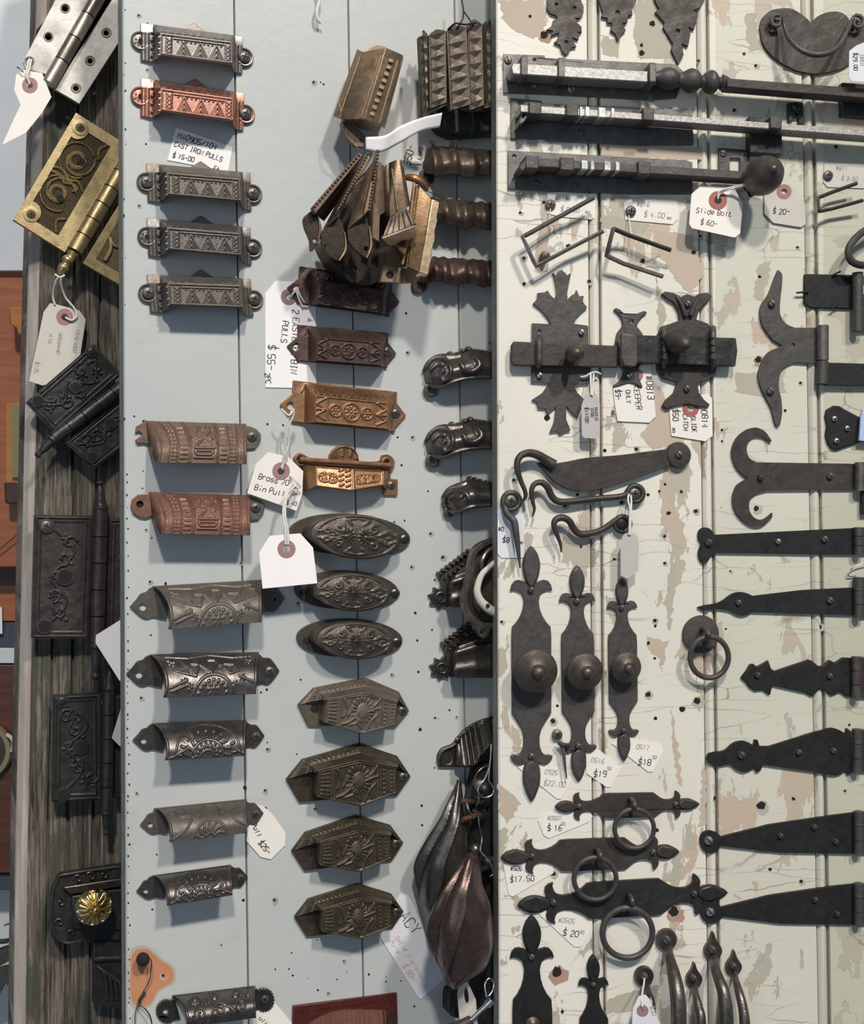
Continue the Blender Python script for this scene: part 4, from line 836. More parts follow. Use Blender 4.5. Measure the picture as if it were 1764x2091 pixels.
for dy, dx, lb, sq in ((0, 0, 'upper scrolled cast pull with beads along its crest', 1), (144, 4, 'lower scrolled cast pull with beads along its crest', 1)):
    q = lambda P: [(x + dx, y + dy) for x, y in P]
    scroll_pull(q([(864, 756), (874, 738), (896, 725), (922, 725), (942, 722), (965, 714), (1000, 718), (1040, 722), (1080, 730)]), q([(872, 786), (886, 792), (902, 793), (920, 785), (942, 778), (966, 775), (1003, 774), (1040, 777), (1080, 785)]), (882 + dx, 771 + dy), (881 + dx, 797 + dy, 13), lb,
                CASTG, [(x + dx, y + dy, r) for x, y, r in [(922, 722, 6), (934, 721, 3), (941, 719, 3), (948, 716, 6), (960, 713, 7), (971, 714, 3.5), (979, 715, 3.5), (987, 716, 3.5), (996, 719, 5), (1010, 720, 7), (1024, 722, 4)]],
                [spl([(20, 50), (44, 56), (66, 50), (80, 34), (78, 18), (62, 14), (54, 24), (62, 30)], 3, False), spl([(106, 36), (116, 22), (134, 18), (146, 28), (140, 42)], 3, False), [(30, 38), (50, 44), (62, 40)]])
scroll_pull([(903, 1012), (914, 998), (930, 990), (946, 985), (960, 978), (975, 982), (1000, 984), (1040, 990)], [(912, 1042), (924, 1048), (934, 1050), (950, 1042), (968, 1038), (985, 1036), (1010, 1034), (1040, 1036)], (916, 1025), (918, 1045, 9), 'smallest scrolled brown cast pull, lowest of the three', CASTG,
            [(963, 978, 6), (973, 979, 5), (984, 981, 4), (996, 984, 4)], [spl([(14, 44), (34, 48), (60, 36), (70, 22)], 3, False), spl([(24, 34), (40, 38), (52, 30)], 3, False)])
# ---------------------------------------------------------------- star-eared pulls with studded edge
def star_pull(c, dx, dy, label):
    T = Thing(GB, 'bin_pull', label, 'drawer pull', c, 'star-eared cast pulls'); q = lambda *P: [(x + dx, y + dy) for x, y in P]
    st = [(c[0] + (25 if i % 2 == 0 else 17) * math.cos(math.pi * i / 8 + .2), c[1] + (25 if i % 2 == 0 else 17) * math.sin(math.pi * i / 8 + .2)) for i in range(16)]
    T.add('star_ear', prism(GB, st, 0, 4, [circ(*c, 4.5, 14)]), DARKC, bevel=.8); T.add('eye_ring', tube(GB, [(x, y, 4.5) for x, y in circ(*c, 10, 14)], 2.4, 8, True), DARKC)
    T.add('crest', prism(GB, q((900, 1186), (902, 1170), (915, 1160), (925, 1150), (937, 1141), (946, 1132), (958, 1128), (1040, 1120), (1060, 1236), (913, 1238)), 0, 5), DARKC, bevel=1)
    T.add('studs', join(*[lathe(GB, 901 + dx + i * 8.6, 1172 + dy - i * 6.6, [(4.6, 1), (4.6, 6), (3, 8), (1, 9)], 10) for i in range(8)], *[lathe(GB, 912 + dx + i * 9, 1182 + dy - i * 7, [(4, 4), (4, 7), (1, 9)], 10) for i in range(6)]), DARKC, smooth=60)
    def rel(S, Tt): return 2.2 * (np.abs(np.sin(Tt * 9.4)) ** 3) * (S > .1) * (S < .9) * (Tt < .65) + 1.5 * ridge(np.abs(Tt - .68), .04) + 1.5 * seg(S * 10, Tt * 10, [(5, 7), (7, 9.5), (9, 7)], .4)
    T.add('cup', sheet(GB, [[(x + dx, y + dy, h) for x, y, h in r] for r in ([(912, 1239, 5), (922, 1240, 22), (962, 1240, 24), (1060, 1240, 22)], [(914, 1190, 6), (924, 1188, 24), (962, 1176, 26), (1060, 1170, 22)], [(930, 1170, 6), (944, 1158, 12), (964, 1150, 16), (1060, 1140, 12)])], 90, 60, rel, [0, .1, .5, 1]), DARKC, smooth=60, solid=2)
star_pull((900, 1220), 0, 0, 'dark cast pull with an eight-point star ear, beside the oval flush pull')
star_pull((902.6, 1364.6), 8, 144, 'dark cast pull with a star ear, below the oval flush pull')
# shell pull
T = Thing(GB, 'bin_pull', 'dark fan-ribbed shell pull above the big leaf-shaped handles', 'drawer pull', (940, 1530))
T.add('back_plate', prism(GB, spl([(896, 1566), (894, 1545), (904, 1528), (924, 1520), (936, 1505), (950, 1490), (975, 1474), (1004, 1466)], 4, False) + [(1060, 1470), (1060, 1568)], 0, 4), DARKC, bevel=.8)
T.add('shell', sheet(GB, [[(930, 1562, 6), (950, 1564, 22), (971, 1562, 26), (990, 1535, 28), (1040, 1500, 28)], [(936, 1512, 5), (944, 1500, 6), (958, 1487, 6), (980, 1474, 6), (1030, 1466, 6)]], 130, 50, lambda S, Tt: 2.6 * np.abs(np.sin(S * 22)) + 1.6 * ridge(np.abs(Tt - .95), .06), cs=True), DARKC, smooth=60, solid=2)
T.add('rim', tube(GB, [(899, 1562, 4), (898, 1545, 6), (908, 1530, 7), (926, 1522, 7), (940, 1506, 7), (958, 1486, 7), (984, 1471, 7), (1020, 1462, 6)], 2.6), DARKC)
T.add('screw_hole', lathe(GB, 914, 1551, [(11, 3), (11, 4.6), (8, 3.8), (3, 3.6)], 18), OVALM)
# oval flush pull with ring
T = Thing(GB, 'flush_pull', 'brassy oval flush pull with bail and white-crusted arm, sticking out from behind the cream door', 'flush pull', (985, 1200))
ov = spl([(1040, 1094), (1005, 1100), (981, 1110), (964, 1130), (956, 1175), (946, 1222), (951, 1250), (968, 1275), (974, 1290), (985, 1303), (998, 1296), (1006, 1280), (1040, 1276), (1070, 1240), (1075, 1150)], 4)
inn = spl([(1040, 1102), (1010, 1108), (988, 1118), (972, 1135), (965, 1175), (955, 1222), (960, 1246), (976, 1266), (1000, 1272), (1040, 1268), (1062, 1240), (1066, 1150)], 4)
T.add('frame', prism(GB, ov, 32, 40, [inn, circ(985, 1290, 5, 14)]), CASTG, bevel=1)
T.add('pan', prism(GB, inn, 31, 34), BROWNM, bevel=2)
T.add('bail', tube(GB, [(1030, 1112, 36), (1000, 1122, 40), (984, 1145, 42), (983, 1168, 40)], 5), CASTG)
T.add('arm', tube(GB, [(1020, 1140, 44), (998, 1158, 46), (982, 1176, 46), (974, 1205, 46), (980, 1225, 46), (994, 1240, 46), (1010, 1250, 46)], [5, 5, 6, 7, 8, 9, 8]), PAPER_T)
T.add('rivet', lathe(GB, 997, 1237, [(4, 46), (4, 51), (2, 51.5)], 12), DARK)
# ---------------------------------------------------------------- big twisted leaf handles
def leaf(P, label, mat, hh):                   # P: rows from tip to foot of (left, right, y)
    T = Thing(GB, 'leaf_handle', label, 'door handle', ((P[len(P) // 2][0] + P[len(P) // 2][1]) / 2, P[len(P) // 2][2]), 'leaf-shaped door handles')
    rows = []
    for i, (a, b, y0, y1) in enumerate(P[::-1]):
        t = 1 - abs(2 * i / (len(P) - 1) - 1) ** 2; z = hh + 13 * t
        rows.append([(a, y0, hh - 12), (a * .78 + b * .22, y0 * .78 + y1 * .22, z), ((a + b) / 2, (y0 + y1) / 2, z + 6), (a * .25 + b * .75, y0 * .25 + y1 * .75, z), (b, y1, hh - 12)])
    def rel(S, Tt):
        ph = S * 2.9 + (1 - Tt) * 1.9 - .5 * np.sin(Tt * 3.1); f = ph % 1.0
        return 6.5 * (np.clip(f / .86, 0, 1) ** 1.1 * np.clip((1 - f) / .14, 0, 1)) * np.clip(np.minimum(S, 1 - S) * 9, 0, 1) * np.clip(np.sin(np.pi * Tt), 0, 1) ** .7 + .8 * ridge(np.abs(f - .80), .05) * np.sin(np.pi * Tt)
    T.add('blade', sheet(GB, rows, 90, 170, rel, cs=True, ct=True), mat, smooth=50, solid=2.5); return T
T = leaf([(933, 942, 1592, 1594), (922, 943, 1623, 1628), (910, 943, 1652, 1660), (899, 945, 1677, 1690), (869, 950, 1722, 1735), (850, 963, 1763, 1760), (847, 985, 1793, 1800), (853, 990, 1834, 1840), (866, 975, 1877, 1885), (880, 950, 1920, 1930), (900, 930, 1960, 1965)], 'large grey-brown twisted leaf handle with its tip up, wired to the one below', DARKC, 24)
T.add('post', join(tube(GB, [(940, 1636, 36), (985, 1637, 22)], 5, smooth=False), tube(GB, [(944, 1674, 36), (984, 1661, 22)], 5, smooth=False)), RUSTY)
T.add('rose', join(lathe(GB, 990, 1636, [(17, 15), (17, 19), (12, 22), (3, 23)], 20), lathe(GB, 984, 1664, [(15, 17), (15, 21), (10, 24), (3, 25)], 20)), DARKC)
T = leaf([(950, 968, 1744, 1738), (935, 975, 1775, 1746), (908, 981, 1812, 1780), (892, 984, 1839, 1810), (878, 1000, 1868, 1850), (873, 1006, 1900, 1870), (879, 1008, 1935, 1900), (889, 1006, 1960, 1935), (903, 990, 1988, 1970), (912, 960, 2006, 1995), (925, 940, 2021, 2016)], 'large reddish-brown twisted leaf handle, in front of the other leaf handle', metal('red_brown_cast', (.12, .085, .075), (.075, .045, .037), .32, .75, .35), 74)
T.add('post', tube(GB, [(975, 1780, 50), (1000, 1768, 30)], 5, smooth=False), DARKC); T.add('rose', join(lathe(GB, 976, 1738, [(13, 30), (13, 34), (8, 37), (2, 38)], 18), lathe(GB, 1003, 1764, [(13, 30), (13, 34), (8, 37), (2, 38)], 18)), DARKC)
T = Thing(GB, 'silver_wire', 'silver wire looped round a screw head and the handle posts', 'wire', (990, 1640))
T.add('strand', join(tube(GB, [(1003, 1520, 45), (1000, 1560, 50), (990, 1590, 52), (980, 1602, 52), (976, 1616, 52), (985, 1628, 52), (1002, 1625, 52), (1008, 1612, 52), (1002, 1600, 52), (998, 1592, 52), (1000, 1560, 52)], 1.6), tube(GB, [(978, 1625, 46), (976, 1640, 44), (972, 1645, 42)], 1.5),
     tube(GB, [(953, 1640, 44), (958, 1656, 46), (968, 1671, 44)], 1.6), tube(GB, [(966, 1654, 44), (976, 1664, 44), (978, 1685, 44), (984, 1712, 44), (981, 1738, 46), (994, 1752, 48), (1003, 1766, 48), (1007, 1784, 46), (1000, 1790, 46)], 1.6)), WIRE)
T.add('screw_head', lathe(GB, 991, 1611, [(14, 40), (14, 46), (9, 48), (8, 50), (5, 53), (1, 54)], 20), OVALM)
T = Thing(GB, 'blank_tag', 'folded grey-white tag with dark slit below the leaf handles', 'tag', (953, 2045))
T.add('card', prism(GB, [(941, 1994), (948, 1992), (962, 2020), (972, 2042), (976, 2100), (960, 2110), (938, 2082), (934, 2030)], .5, lambda x, y: 40, [spl([(950, 2016), (956, 2026), (957, 2044), (952, 2048), (948, 2034)], 3)]), PAPER_T)
T = Thing(GB, 'wire_clip', 'silver tubular wire clip at the foot of the cream door edge', 'clip', (985, 2055))
T.add('stem', tube(GB, [(960, 2084, 50), (985, 2060, 54), (1002, 2044, 56)], [5, 4.5, 7], 12, smooth=False), WIRE); T.add('collar', tube(GB, [(994, 2052, 55), (1004, 2042, 56)], 8.5, 14, smooth=False), WIRE)
T.add('loop', tube(GB, [(994, 2036, 56), (990, 2012, 54), (998, 1998, 54), (1008, 2006, 54), (1006, 2022, 55), (998, 2034, 56)], 1.7), WIRE); T.add('grip', tube(GB, [(900, 2112, 44), (935, 2098, 46), (962, 2082, 50)], [14, 12, 9], 14), OVALM)
T = Thing(GB, 'black_latch', 'small black rounded latch piece behind the folded tag', 'latch', (926, 2050)); T.add('body', prism(GB, spl([(930, 2024), (920, 2030), (918, 2050), (919, 2072), (932, 2078), (946, 2076), (946, 2026)], 4), 0, 16), BLACKH, bevel=1.5)
# dark latch plate behind the leaf handles, against the cream door edge
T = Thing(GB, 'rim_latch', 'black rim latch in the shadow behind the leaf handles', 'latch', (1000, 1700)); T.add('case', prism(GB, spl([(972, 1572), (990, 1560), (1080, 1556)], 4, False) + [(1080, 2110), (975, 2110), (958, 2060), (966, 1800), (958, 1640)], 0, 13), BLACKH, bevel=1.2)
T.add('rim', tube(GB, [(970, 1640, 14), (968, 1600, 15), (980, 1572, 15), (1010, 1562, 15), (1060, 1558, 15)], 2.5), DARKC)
# bottom of the boarding
T = Thing(GB, 'wired_knob', 'round black knob with thin wires over the bare orange patch', 'knob', (294, 1964))
T.add('knob', lathe(GB, 294, 1964, [(6, 0), (7, 4), (12, 6), (13.5, 9), (12, 12), (6, 14), (1, 14.5)], 26), DARK)
T.add('wire', join(tube(GB, [(300, 1952, 8), (309, 1962, 10), (308, 1985, 8), (304, 2005, 5), (290, 2030, 4), (282, 2050, 5), (276, 2075, 6), (275, 2120, 6)], 1.1), tube(GB, [(282, 2050, 5), (296, 2060, 8), (308, 2080, 8), (313, 2120, 8)], 1.3), tube(GB, [(296, 2026, 3), (286, 2040, 3), (284, 2052, 3)], 3.2)), DARKC)
T = Thing(GB, 'escutcheon_plate', 'oxblood plate with brown oval centre at the bottom of the grey boarding', 'plate', (705, 2090))
T.add('plate', prism(GB, [(598, 2055), (811, 2028), (814, 2140), (596, 2160)], 0, 3), REDPL, bevel=.8)
T.add('oval_panel', sheet(GB, [[(632, 2150, 3), (700, 2145, 8), (790, 2135, 3)], [(632, 2086, 3), (700, 2066, 7), (786, 2062, 3)]], 60, 20, lambda S, Tt: .6 * np.sin(S * 120), cs=True, skirt=2), BROWNPL, smooth=60)
T.add('border', join(*[tube(GB, [(612 + i * 13, 2066 - i * 1.7, 3.4), (620 + i * 13, 2061 - i * 1.7, 3.8)], 1.6, 6, smooth=False) for i in range(14)]), REDPL)
T.add('screw_hole', lathe(GB, 798, 2078, [(8, 2.8), (8, 3.4), (5, 3.2), (1, 3.2)], 16), DARK)
# ---------------------------------------------------------------- strung bundles of pulls
def facets(T, name, polys, mat, solid=2.0, edge=None, parent=None, label=None):
    V = []; Fc = []
    idx = {}
    for P in polys:
        f = []
        for q in P:
            if q not in idx: idx[q] = len(V); V.append(tuple(GB.p(*q)))
            f.append(idx[q])
        ar = sum(V[f[i - 1]][0] * V[f[i]][1] - V[f[i]][0] * V[f[i - 1]][1] for i in range(len(f))); Fc.append(tuple(f) if ar > 0 else tuple(f[::-1]))
    return T.add(name, (V, Fc), mat, smooth=20, solid=solid, bevel=.35, parent=parent, label=label)
# single pale brass pull
T = Thing(GB, 'bin_pull', 'pale brass faceted bin pull with a row of squares, hanging alone at the top', 'drawer pull', (755, 180))
facets(T, 'body', [[(729, 100, 24), (741, 106, 32), (697, 243, 32), (680, 236, 24)], [(741, 106, 32), (788, 97, 46), (744, 243, 46), (697, 243, 32)], [(788, 97, 46), (822, 112, 40), (780, 258, 40), (744, 243, 46)], [(822, 112, 40), (824, 118, 22), (786, 262, 22), (780, 258, 40)],
      [(697, 243, 32), (744, 243, 46), (780, 258, 40), (772, 270, 28), (735, 264, 26), (704, 247, 28)]], BRASS_B, 2)
T.add('top_tab', prism(GB, spl([(748, 108), (756, 98), (770, 93), (786, 96), (790, 104)], 4, False), 20, 30), BRASS_B, bevel=.6)
V = []
for i in range(9):
    t = (i + .7) / 9.6; xa, ya = 803 + (757 - 803) * t, 112 + (243 - 112) * t; V.append(prism(GB, [(xa - 4, ya - 4), (xa + 6, ya), (xa + 3, ya + 8), (xa - 7, ya + 4)], 30, 45))
T.add('square_studs', join(*V), BRASS_B, bevel=.5)
T.add('rib', join(tube(GB, [(778, 112, 45.5), (736, 240, 44)], 1.6, 6, smooth=False), tube(GB, [(736, 112, 31), (692, 240, 31)], 1.6, 6, smooth=False), tube(GB, [(812, 124, 41), (774, 252, 41)], 1.6, 6, smooth=False)), BRASS_B)
T.add('ear', prism(GB, spl([(699, 246), (704, 270), (718, 292), (738, 300), (748, 290), (744, 276), (730, 262)], 4), 22, 28, [circ(738, 287, 4.5, 12)]), BRONZE, bevel=.6)
T = Thing(GB, 'copper_wire', 'thin twisted copper wire looping from the pale brass pull to the bundle', 'wire', (715, 280)); T.add('strand', tube(GB, [(692, 206, 36), (695, 228, 38), (700, 255, 36), (712, 278, 32), (728, 300, 34), (742, 312, 40)], 1.5), BRONZE)
STUDM = metal('dark_studded_brass', (.095, .075, .055), (.06, .046, .034), .45, .65, .45)
# strung pack of studded pulls
def studded(x0, y0, x1, y1, dx, h, label, yb0, yb1, left=None):
    T = Thing(GB, 'bin_pull', label, 'drawer pull', ((x0 + x1) / 2, 150), 'studded pulls hung face to face on a hook')
    def rel(S, Tt):
        a = (S % .5) * 2; b = (Tt * 6.5) % 1; return 1.3 * np.clip(1 - np.abs(a - .5) * 2.1 - np.abs(b - .5) * 1.9, 0, 1) + .8 * ridge(np.abs(S - .03), .04) + .8 * ridge(np.abs(S - .97), .04)
    T.add('face', sheet(GB, [[(x0 + dx, yb0, h - 4), (x1 + dx, yb1, h)], [(x0, y0, h - 4), (x1, y1, h)]], 50, 120, (lambda S, Tt: rel(S * .5, Tt)), skirt=h - 9), STUDM, smooth=50)
    T.add('side', prism(GB, [(x1 - 2, y1 + 2), (x1 + 9, y1 - 10), (x1 + dx + 9, yb1 - 14), (x1 + dx - 2, yb1 - 1)], h - 16, h - 8), STUDM, bevel=.4)
    T.add('back_ear', prism(GB, spl([(x0 + 4, y0 + 6), (x0 + 10, y0 - 10), ((x0 + x1) / 2, y0 - 14), (x1, y1 - 2), (x1 - 4, y1 + 8)], 3), h - 14, h - 10), STUDM, bevel=.4)
studded(856, 75, 874, 74, 7, 38, 'narrow outermost studded pull at the left of the hook pack', 240, 224)
studded(875, 74, 910, 65, 2, 44, 'studded pull second from the left in the hook pack', 222, 209)
studded(911, 66, 952, 58, 8, 48, 'studded pull in the middle of the hook pack with the widest face', 226, 213)
studded(954, 53, 984, 52, 4, 44, 'studded pull second from the cream door in the hook pack', 226, 214)
studded(986, 53, 1012, 60, 2, 38, 'studded pull nearest the cream door in the hook pack', 222, 216)
T = Thing(GB, 'black_wire', 'black wire hook holding the pack of studded pulls', 'wire', (942, 30)); T.add('strand', join(tube(GB, [(942, -40, 30), (943, 0, 32), (946, 20, 36), (944, 40, 44), (930, 62, 40)], 1.7), tube(GB, [(946, 22, 36), (956, 36, 40), (966, 52, 44)], 1.5), tube(GB, [(915, 60, 36), (930, 48, 44), (950, 50, 46), (972, 46, 44)], 2)), BLACKH)
T = Thing(GB, 'bin_pull', 'black pull shape standing in for shadow and dark objects below the studded pack', 'drawer pull', (930, 245)); T.add('body', prism(GB, [(868, 238), (908, 214), (960, 226), (1020, 220), (1020, 268), (930, 274), (905, 262), (893, 246)], 2, 22), BLACKH, bevel=2); T.add('back_plate', prism(GB, [(880, 236), (1020, 224), (1020, 278), (912, 272)], 0, 3), BLACKH)  # black solids put in where shadow and dark objects sit
AMBERD = metal('deep_amber_brass', (.23, .14, .075), (.13, .08, .042), .4, .8, .4)
# fan of brass pulls
def blade(name_label, quad, face, ear, h, mat, mat2=None, hole=None, zz=True):
    cx = sum(p[0] for p in quad) / 4; cy = sum(p[1] for p in quad) / 4; T = Thing(GB, 'bin_pull', name_label, 'drawer pull', (cx, cy), 'brass pulls fanned out on a wire')
    T.add('rim', prism(GB, quad, h - 7, h), mat, bevel=.6)
    if zz:
        a, b = np.array(quad[0], float), np.array(quad[1], float); n = 18; T.add('beaded_edge', join(*[lathe(GB, *(a + (b - a) * (i + .5) / n + np.array([2.5, 1.5])), [(3, h - 1), (3, h + .6), (1, h + 1.6)], 8) for i in range(n)]), mat)
    if face: facets(T, 'cup', [[(x, y, h - d) for x, y, d in face]], mat2 or mat, 2.2)
    if ear: T.add('ear', prism(GB, spl(ear, 3), h - 12, h - 9, [circ(hole[0], hole[1], 4.5, 12)] if hole else []), BLACKB, bevel=.5)
    if ear: T.add('ear_highlight', tube(GB, [(x, y, h - 8) for x, y in ear[-1:] + ear[-2:-4:-1]], [1.2, 3, 1.2], 8), mat)  # brighter tube put in as the highlight along the ear edge
blade('brass pull leaning furthest left in the fan bundle', [(734, 311), (638, 422), (644, 437), (742, 316)], [(742, 316, 2), (644, 437, 2), (662, 452, 16), (700, 400, 22)], [(640, 430), (626, 438), (619, 448), (622, 466), (632, 490), (635, 513), (648, 500), (654, 470), (650, 444)], 60, BRONZE, OXB, (643, 492))
blade('brass pull with serrated edge, second from the left in the fan bundle', [(751, 309), (693, 420), (686, 438), (757, 322)], [(748, 322, 2), (686, 440, 2), (660, 466, 10), (690, 410, 22), (720, 356, 14)], [(688, 440), (662, 466), (656, 492), (672, 520), (693, 532), (706, 508), (704, 474)], 68, BRASS_B, BROWNM, (664, 504))
blade('brass pull with mottled face at the centre of the fan bundle', [(772, 303), (752, 430), (742, 440), (770, 308)], [(768, 318, 2), (745, 436, 2), (709, 466, 8), (726, 410, 14), (744, 354, 10)], [(744, 440), (712, 466), (716, 500), (749, 527), (758, 500), (754, 462)], 74, BRASS_B, BRASS_B, (748, 508))
blade('dark copper-brown pull deep in the fan bundle right of centre', [(762, 408), (760, 486), (774, 494), (776, 430)], [(775, 330, 2), (764, 408, 2), (776, 440, 2), (792, 430, 4), (786, 340, 4)], None, 56, BRONZE, BRONZE, zz=False)
T = Thing(GB, 'bin_pull', 'honey brass pull standing upright above the striped block', 'drawer pull', (812, 390), 'brass pulls fanned out on a wire')
facets(T, 'body', [[(786, 338, 56), (794, 333, 62), (796, 440, 62), (786, 440, 50)], [(794, 333, 62), (815, 324, 66), (830, 424, 66), (796, 442, 62)], [(815, 324, 66), (824, 340, 54), (838, 420, 54), (830, 424, 66)]], BRASS_B)
T.add('rib', tube(GB, [(800, 345, 64), (812, 430, 66)], 2, smooth=False), BRASS_B)
T = Thing(GB, 'bin_pull', 'brass pull seen end-on with fine dark stripes and a pale chipped lip', 'drawer pull', (815, 462), 'brass pulls fanned out on a wire')
facets(T, 'end', [[(830, 424, 70), (850, 457, 74), (781, 484, 74), (796, 443, 68)]], BROWNM)
T.add('stripe', join(*[tube(GB, [(801 + 7 * i, 446 - 4.2 * i, 70.5 + .1 * i), (789 + 13 * i, 478 - 4.6 * i, 74.5)], .8, 5, smooth=False) for i in range(5)]), OXB)
facets(T, 'lip', [[(781, 487, 75), (847, 462, 75), (852, 482, 70), (836, 490, 68), (820, 492, 68), (806, 502, 66), (792, 500, 68)]], metal('pale_brass', (.62, .46, .30), (.46, .33, .20), .4, .85, .5), 3)
T = Thing(GB, 'bin_pull', 'large amber brass pull with bright crimped edge at the right of the fan bundle', 'drawer pull', (862, 470), 'brass pulls fanned out on a wire')
facets(T, 'face', [[(846, 382, 46), (856, 380, 60), (832, 545, 60), (822, 540, 40)], [(856, 380, 60), (880, 406, 66), (856, 556, 66), (832, 545, 60)]], AMBERD)
T.add('bright_edge', prism(GB, [(882, 406), (897, 411), (896, 420), (892, 440), (893, 450), (888, 470), (888, 490), (883, 505), (882, 525), (878, 540), (874, 562), (856, 556), (868, 490)], 60, 68), metal('bright_brass_edge', (.85, .62, .40), (.70, .48, .28), .35, .9, .4), bevel=.7)
T.add('top_knuckle', tube(GB, [(830, 362, 50), (846, 364, 56), (862, 374, 56), (872, 388, 54)], [6, 8, 8, 5]), BRASS_Y); T.add('rib', tube(GB, [(846, 372, 56), (836, 470, 60), (822, 540, 60)], 3.2, smooth=False), BRASS_Y)
T = Thing(GB, 'bin_pull', 'short brass pull end with an open screw hole at the foot of the fan bundle', 'drawer pull', (815, 558), 'brass pulls fanned out on a wire')
T.add('ear', prism(GB, [(784, 541), (853, 551), (850, 566), (842, 577), (820, 577), (777, 575)], 40, 46, [circ(796, 561, 8, 16)]), BRASS_B, bevel=.8); facets(T, 'cup', [[(784, 541, 46), (800, 500, 56), (834, 498, 58), (853, 550, 46)], [(800, 500, 56), (834, 498, 58), (828, 520, 66), (816, 508, 66)]], AMBERD)
T = Thing(GB, 'bin_pull', 'black-brown pull with a holed ear at the bottom of the fan bundle', 'drawer pull', (715, 520), 'brass pulls fanned out on a wire')
T.add('cup', prism(GB, spl([(660, 490), (700, 500), (740, 505), (790, 480), (800, 520), (786, 560), (760, 580), (725, 578), (700, 560), (676, 530)], 4), 12, 36), BLACKB, bevel=3); T.add('back', prism(GB, [(716, 380), (770, 330), (800, 420), (828, 470), (828, 545), (770, 560), (690, 540), (690, 450)], 4, 26), BLACKB, bevel=2); T.add('ear', prism(GB, spl([(702, 552), (714, 536), (726, 532), (742, 548), (746, 566), (730, 578), (712, 572)], 3), 30, 38, [circ(723, 549, 6, 14)]), BLACKB, bevel=.8)
# ================================================================ wrought iron on the cream beadboard
def iron(name, label, cat, pts, at, mat=None, h=3, holes=(), group=None, pname='plate', bevel=.9, smooth_pts=0):
    T = Thing(CB, name, label, cat, at, group); P = spl(pts, smooth_pts) if smooth_pts else pts
    T.plate = T.add(pname, prism(CB, P, 0, h, [circ(x, y, r, 14) for x, y, r in holes]), mat or IRON, bevel=bevel); return T
def rivet(T, x, y, h, r=6, mat=None, slot=True):
    return screw(T, x, y, h, r, mat or SCREW_B, 'l' if slot else 'x', ang=50, dome=1.6)
# ornamental hinge ends hanging in at the top
q1 = [(1118, -30), (1118, 0), (1117, 18), (1124, 27), (1136, 31), (1139, 37), (1130, 41), (1128, 52), (1117, 60), (1130, 62), (1126, 72), (1142, 66), (1139, 79), (1132, 86), (1144, 92), (1148, 105), (1156, 112), (1163, 105), (1167, 96), (1177, 95), (1170, 84), (1168, 75), (1181, 81), (1183, 71), (1179, 64), (1188, 66), (1187, 54), (1178, 46), (1174, 36), (1185, 37), (1191, 28), (1192, 14), (1186, 0), (1186, -30)]
iron('strap_hinge', 'leafy pierced iron hinge end at the top left of the cream door', 'hinge', q1, (1155, 40), IRON_R, 3, [(1136, 9, 4), (1173, 16, 4), (1156, 86, 4.5)], 'ornamental hinge ends at the top', bevel=0)
q2 = [(1220, -30), (1222, 0), (1231, 25), (1228, 34), (1240, 37), (1240, 46), (1250, 47), (1247, 62), (1256, 68), (1262, 84), (1271, 68), (1278, 62), (1271, 47), (1281, 46), (1283, 31), (1292, 30), (1290, 20), (1300, 0), (1304, -30)]
iron('strap_hinge', 'smallest spearhead iron hinge end at the top, between the other two', 'hinge', q2, (1260, 30), IRON_R, 3, [(1261, 25, 4.5)], 'ornamental hinge ends at the top')
q3 = [(1330, -30), (1337, 0), (1346, 18), (1338, 24), (1357, 46), (1354, 56), (1374, 88), (1371, 102), (1385, 132), (1396, 112), (1392, 88), (1405, 95), (1410, 70), (1406, 54), (1417, 61), (1426, 29), (1414, 21), (1428, 16), (1439, 0), (1446, -30)]
iron('strap_hinge', 'largest barbed arrow iron hinge end at the top, above the long bolt', 'hinge', q3, (1390, 40), IRON_R, 3, [(1384, 63, 4.5)], 'ornamental hinge ends at the top')
# ---- long bolts
def rect(x0, y0a, y0b, x1, y1a, y1b): return [(x0, y0a), (x1, y1a), (x1, y1b), (x0, y0b)]
T = Thing(CB, 'slide_bolt', 'topmost long iron slide bolt with turned swelling and long thin rod', 'bolt', (1300, 165), 'long slide bolts')
T.add('plate', prism(CB, [(1028, 110), (1112, 113), (1113, 118), (1379, 131), (1400, 150), (1380, 200), (1330, 204), (1111, 192), (1028, 189)], 0, 2.5, [(circ(1040, 175, 3, 10)), circ(1091, 122, 4, 10), circ(1091, 175, 4, 10)]), IRON_L, bevel=.4)
T.add('bar', prism(CB, [(1043, 136), (1047, 127), (1324, 144), (1324, 169), (1046, 152)], 5, 23), BOLTM, bevel=1.2)
for x, dy in ((1071, 0), (1147, 4), (1333, 14)): T.add('strap', prism(CB, [(x - 7, 112 + dy), (x + 7, 113 + dy), (x + 7, 156 + dy), (x - 7, 155 + dy)], 0, 26), IRON_L, bevel=1.5)
sw = [(1340, 158), (1348, 143), (1360, 139), (1376, 142), (1384, 150), (1392, 146), (1402, 137), (1414, 140), (1424, 148), (1434, 158), (1440, 144), (1449, 139), (1458, 147), (1462, 156), (1468, 152), (1474, 157), (1482, 152), (1492, 159)]
T.add('turned_swelling', tube(CB, [(1334, 158, 14), (1344, 159, 14), (1352, 160, 14), (1364, 161, 14), (1376, 162, 14), (1385, 163, 14), (1394, 164, 14), (1408, 165, 14), (1420, 166, 14), (1432, 167, 14), (1440, 167, 14), (1450, 168, 14), (1460, 168, 14), (1468, 168, 14), (1474, 169, 14), (1480, 169, 14), (1490, 170, 14)], [10, 14, 19, 22, 20, 14, 17, 24, 22, 12, 18, 24, 20, 10, 16, 14, 9], 20), IRON, smooth=60)
T.add('rod', prism(CB, rect(1484, 159, 178, 1900, 190, 212), 8, 22), IRON_R, bevel=1)
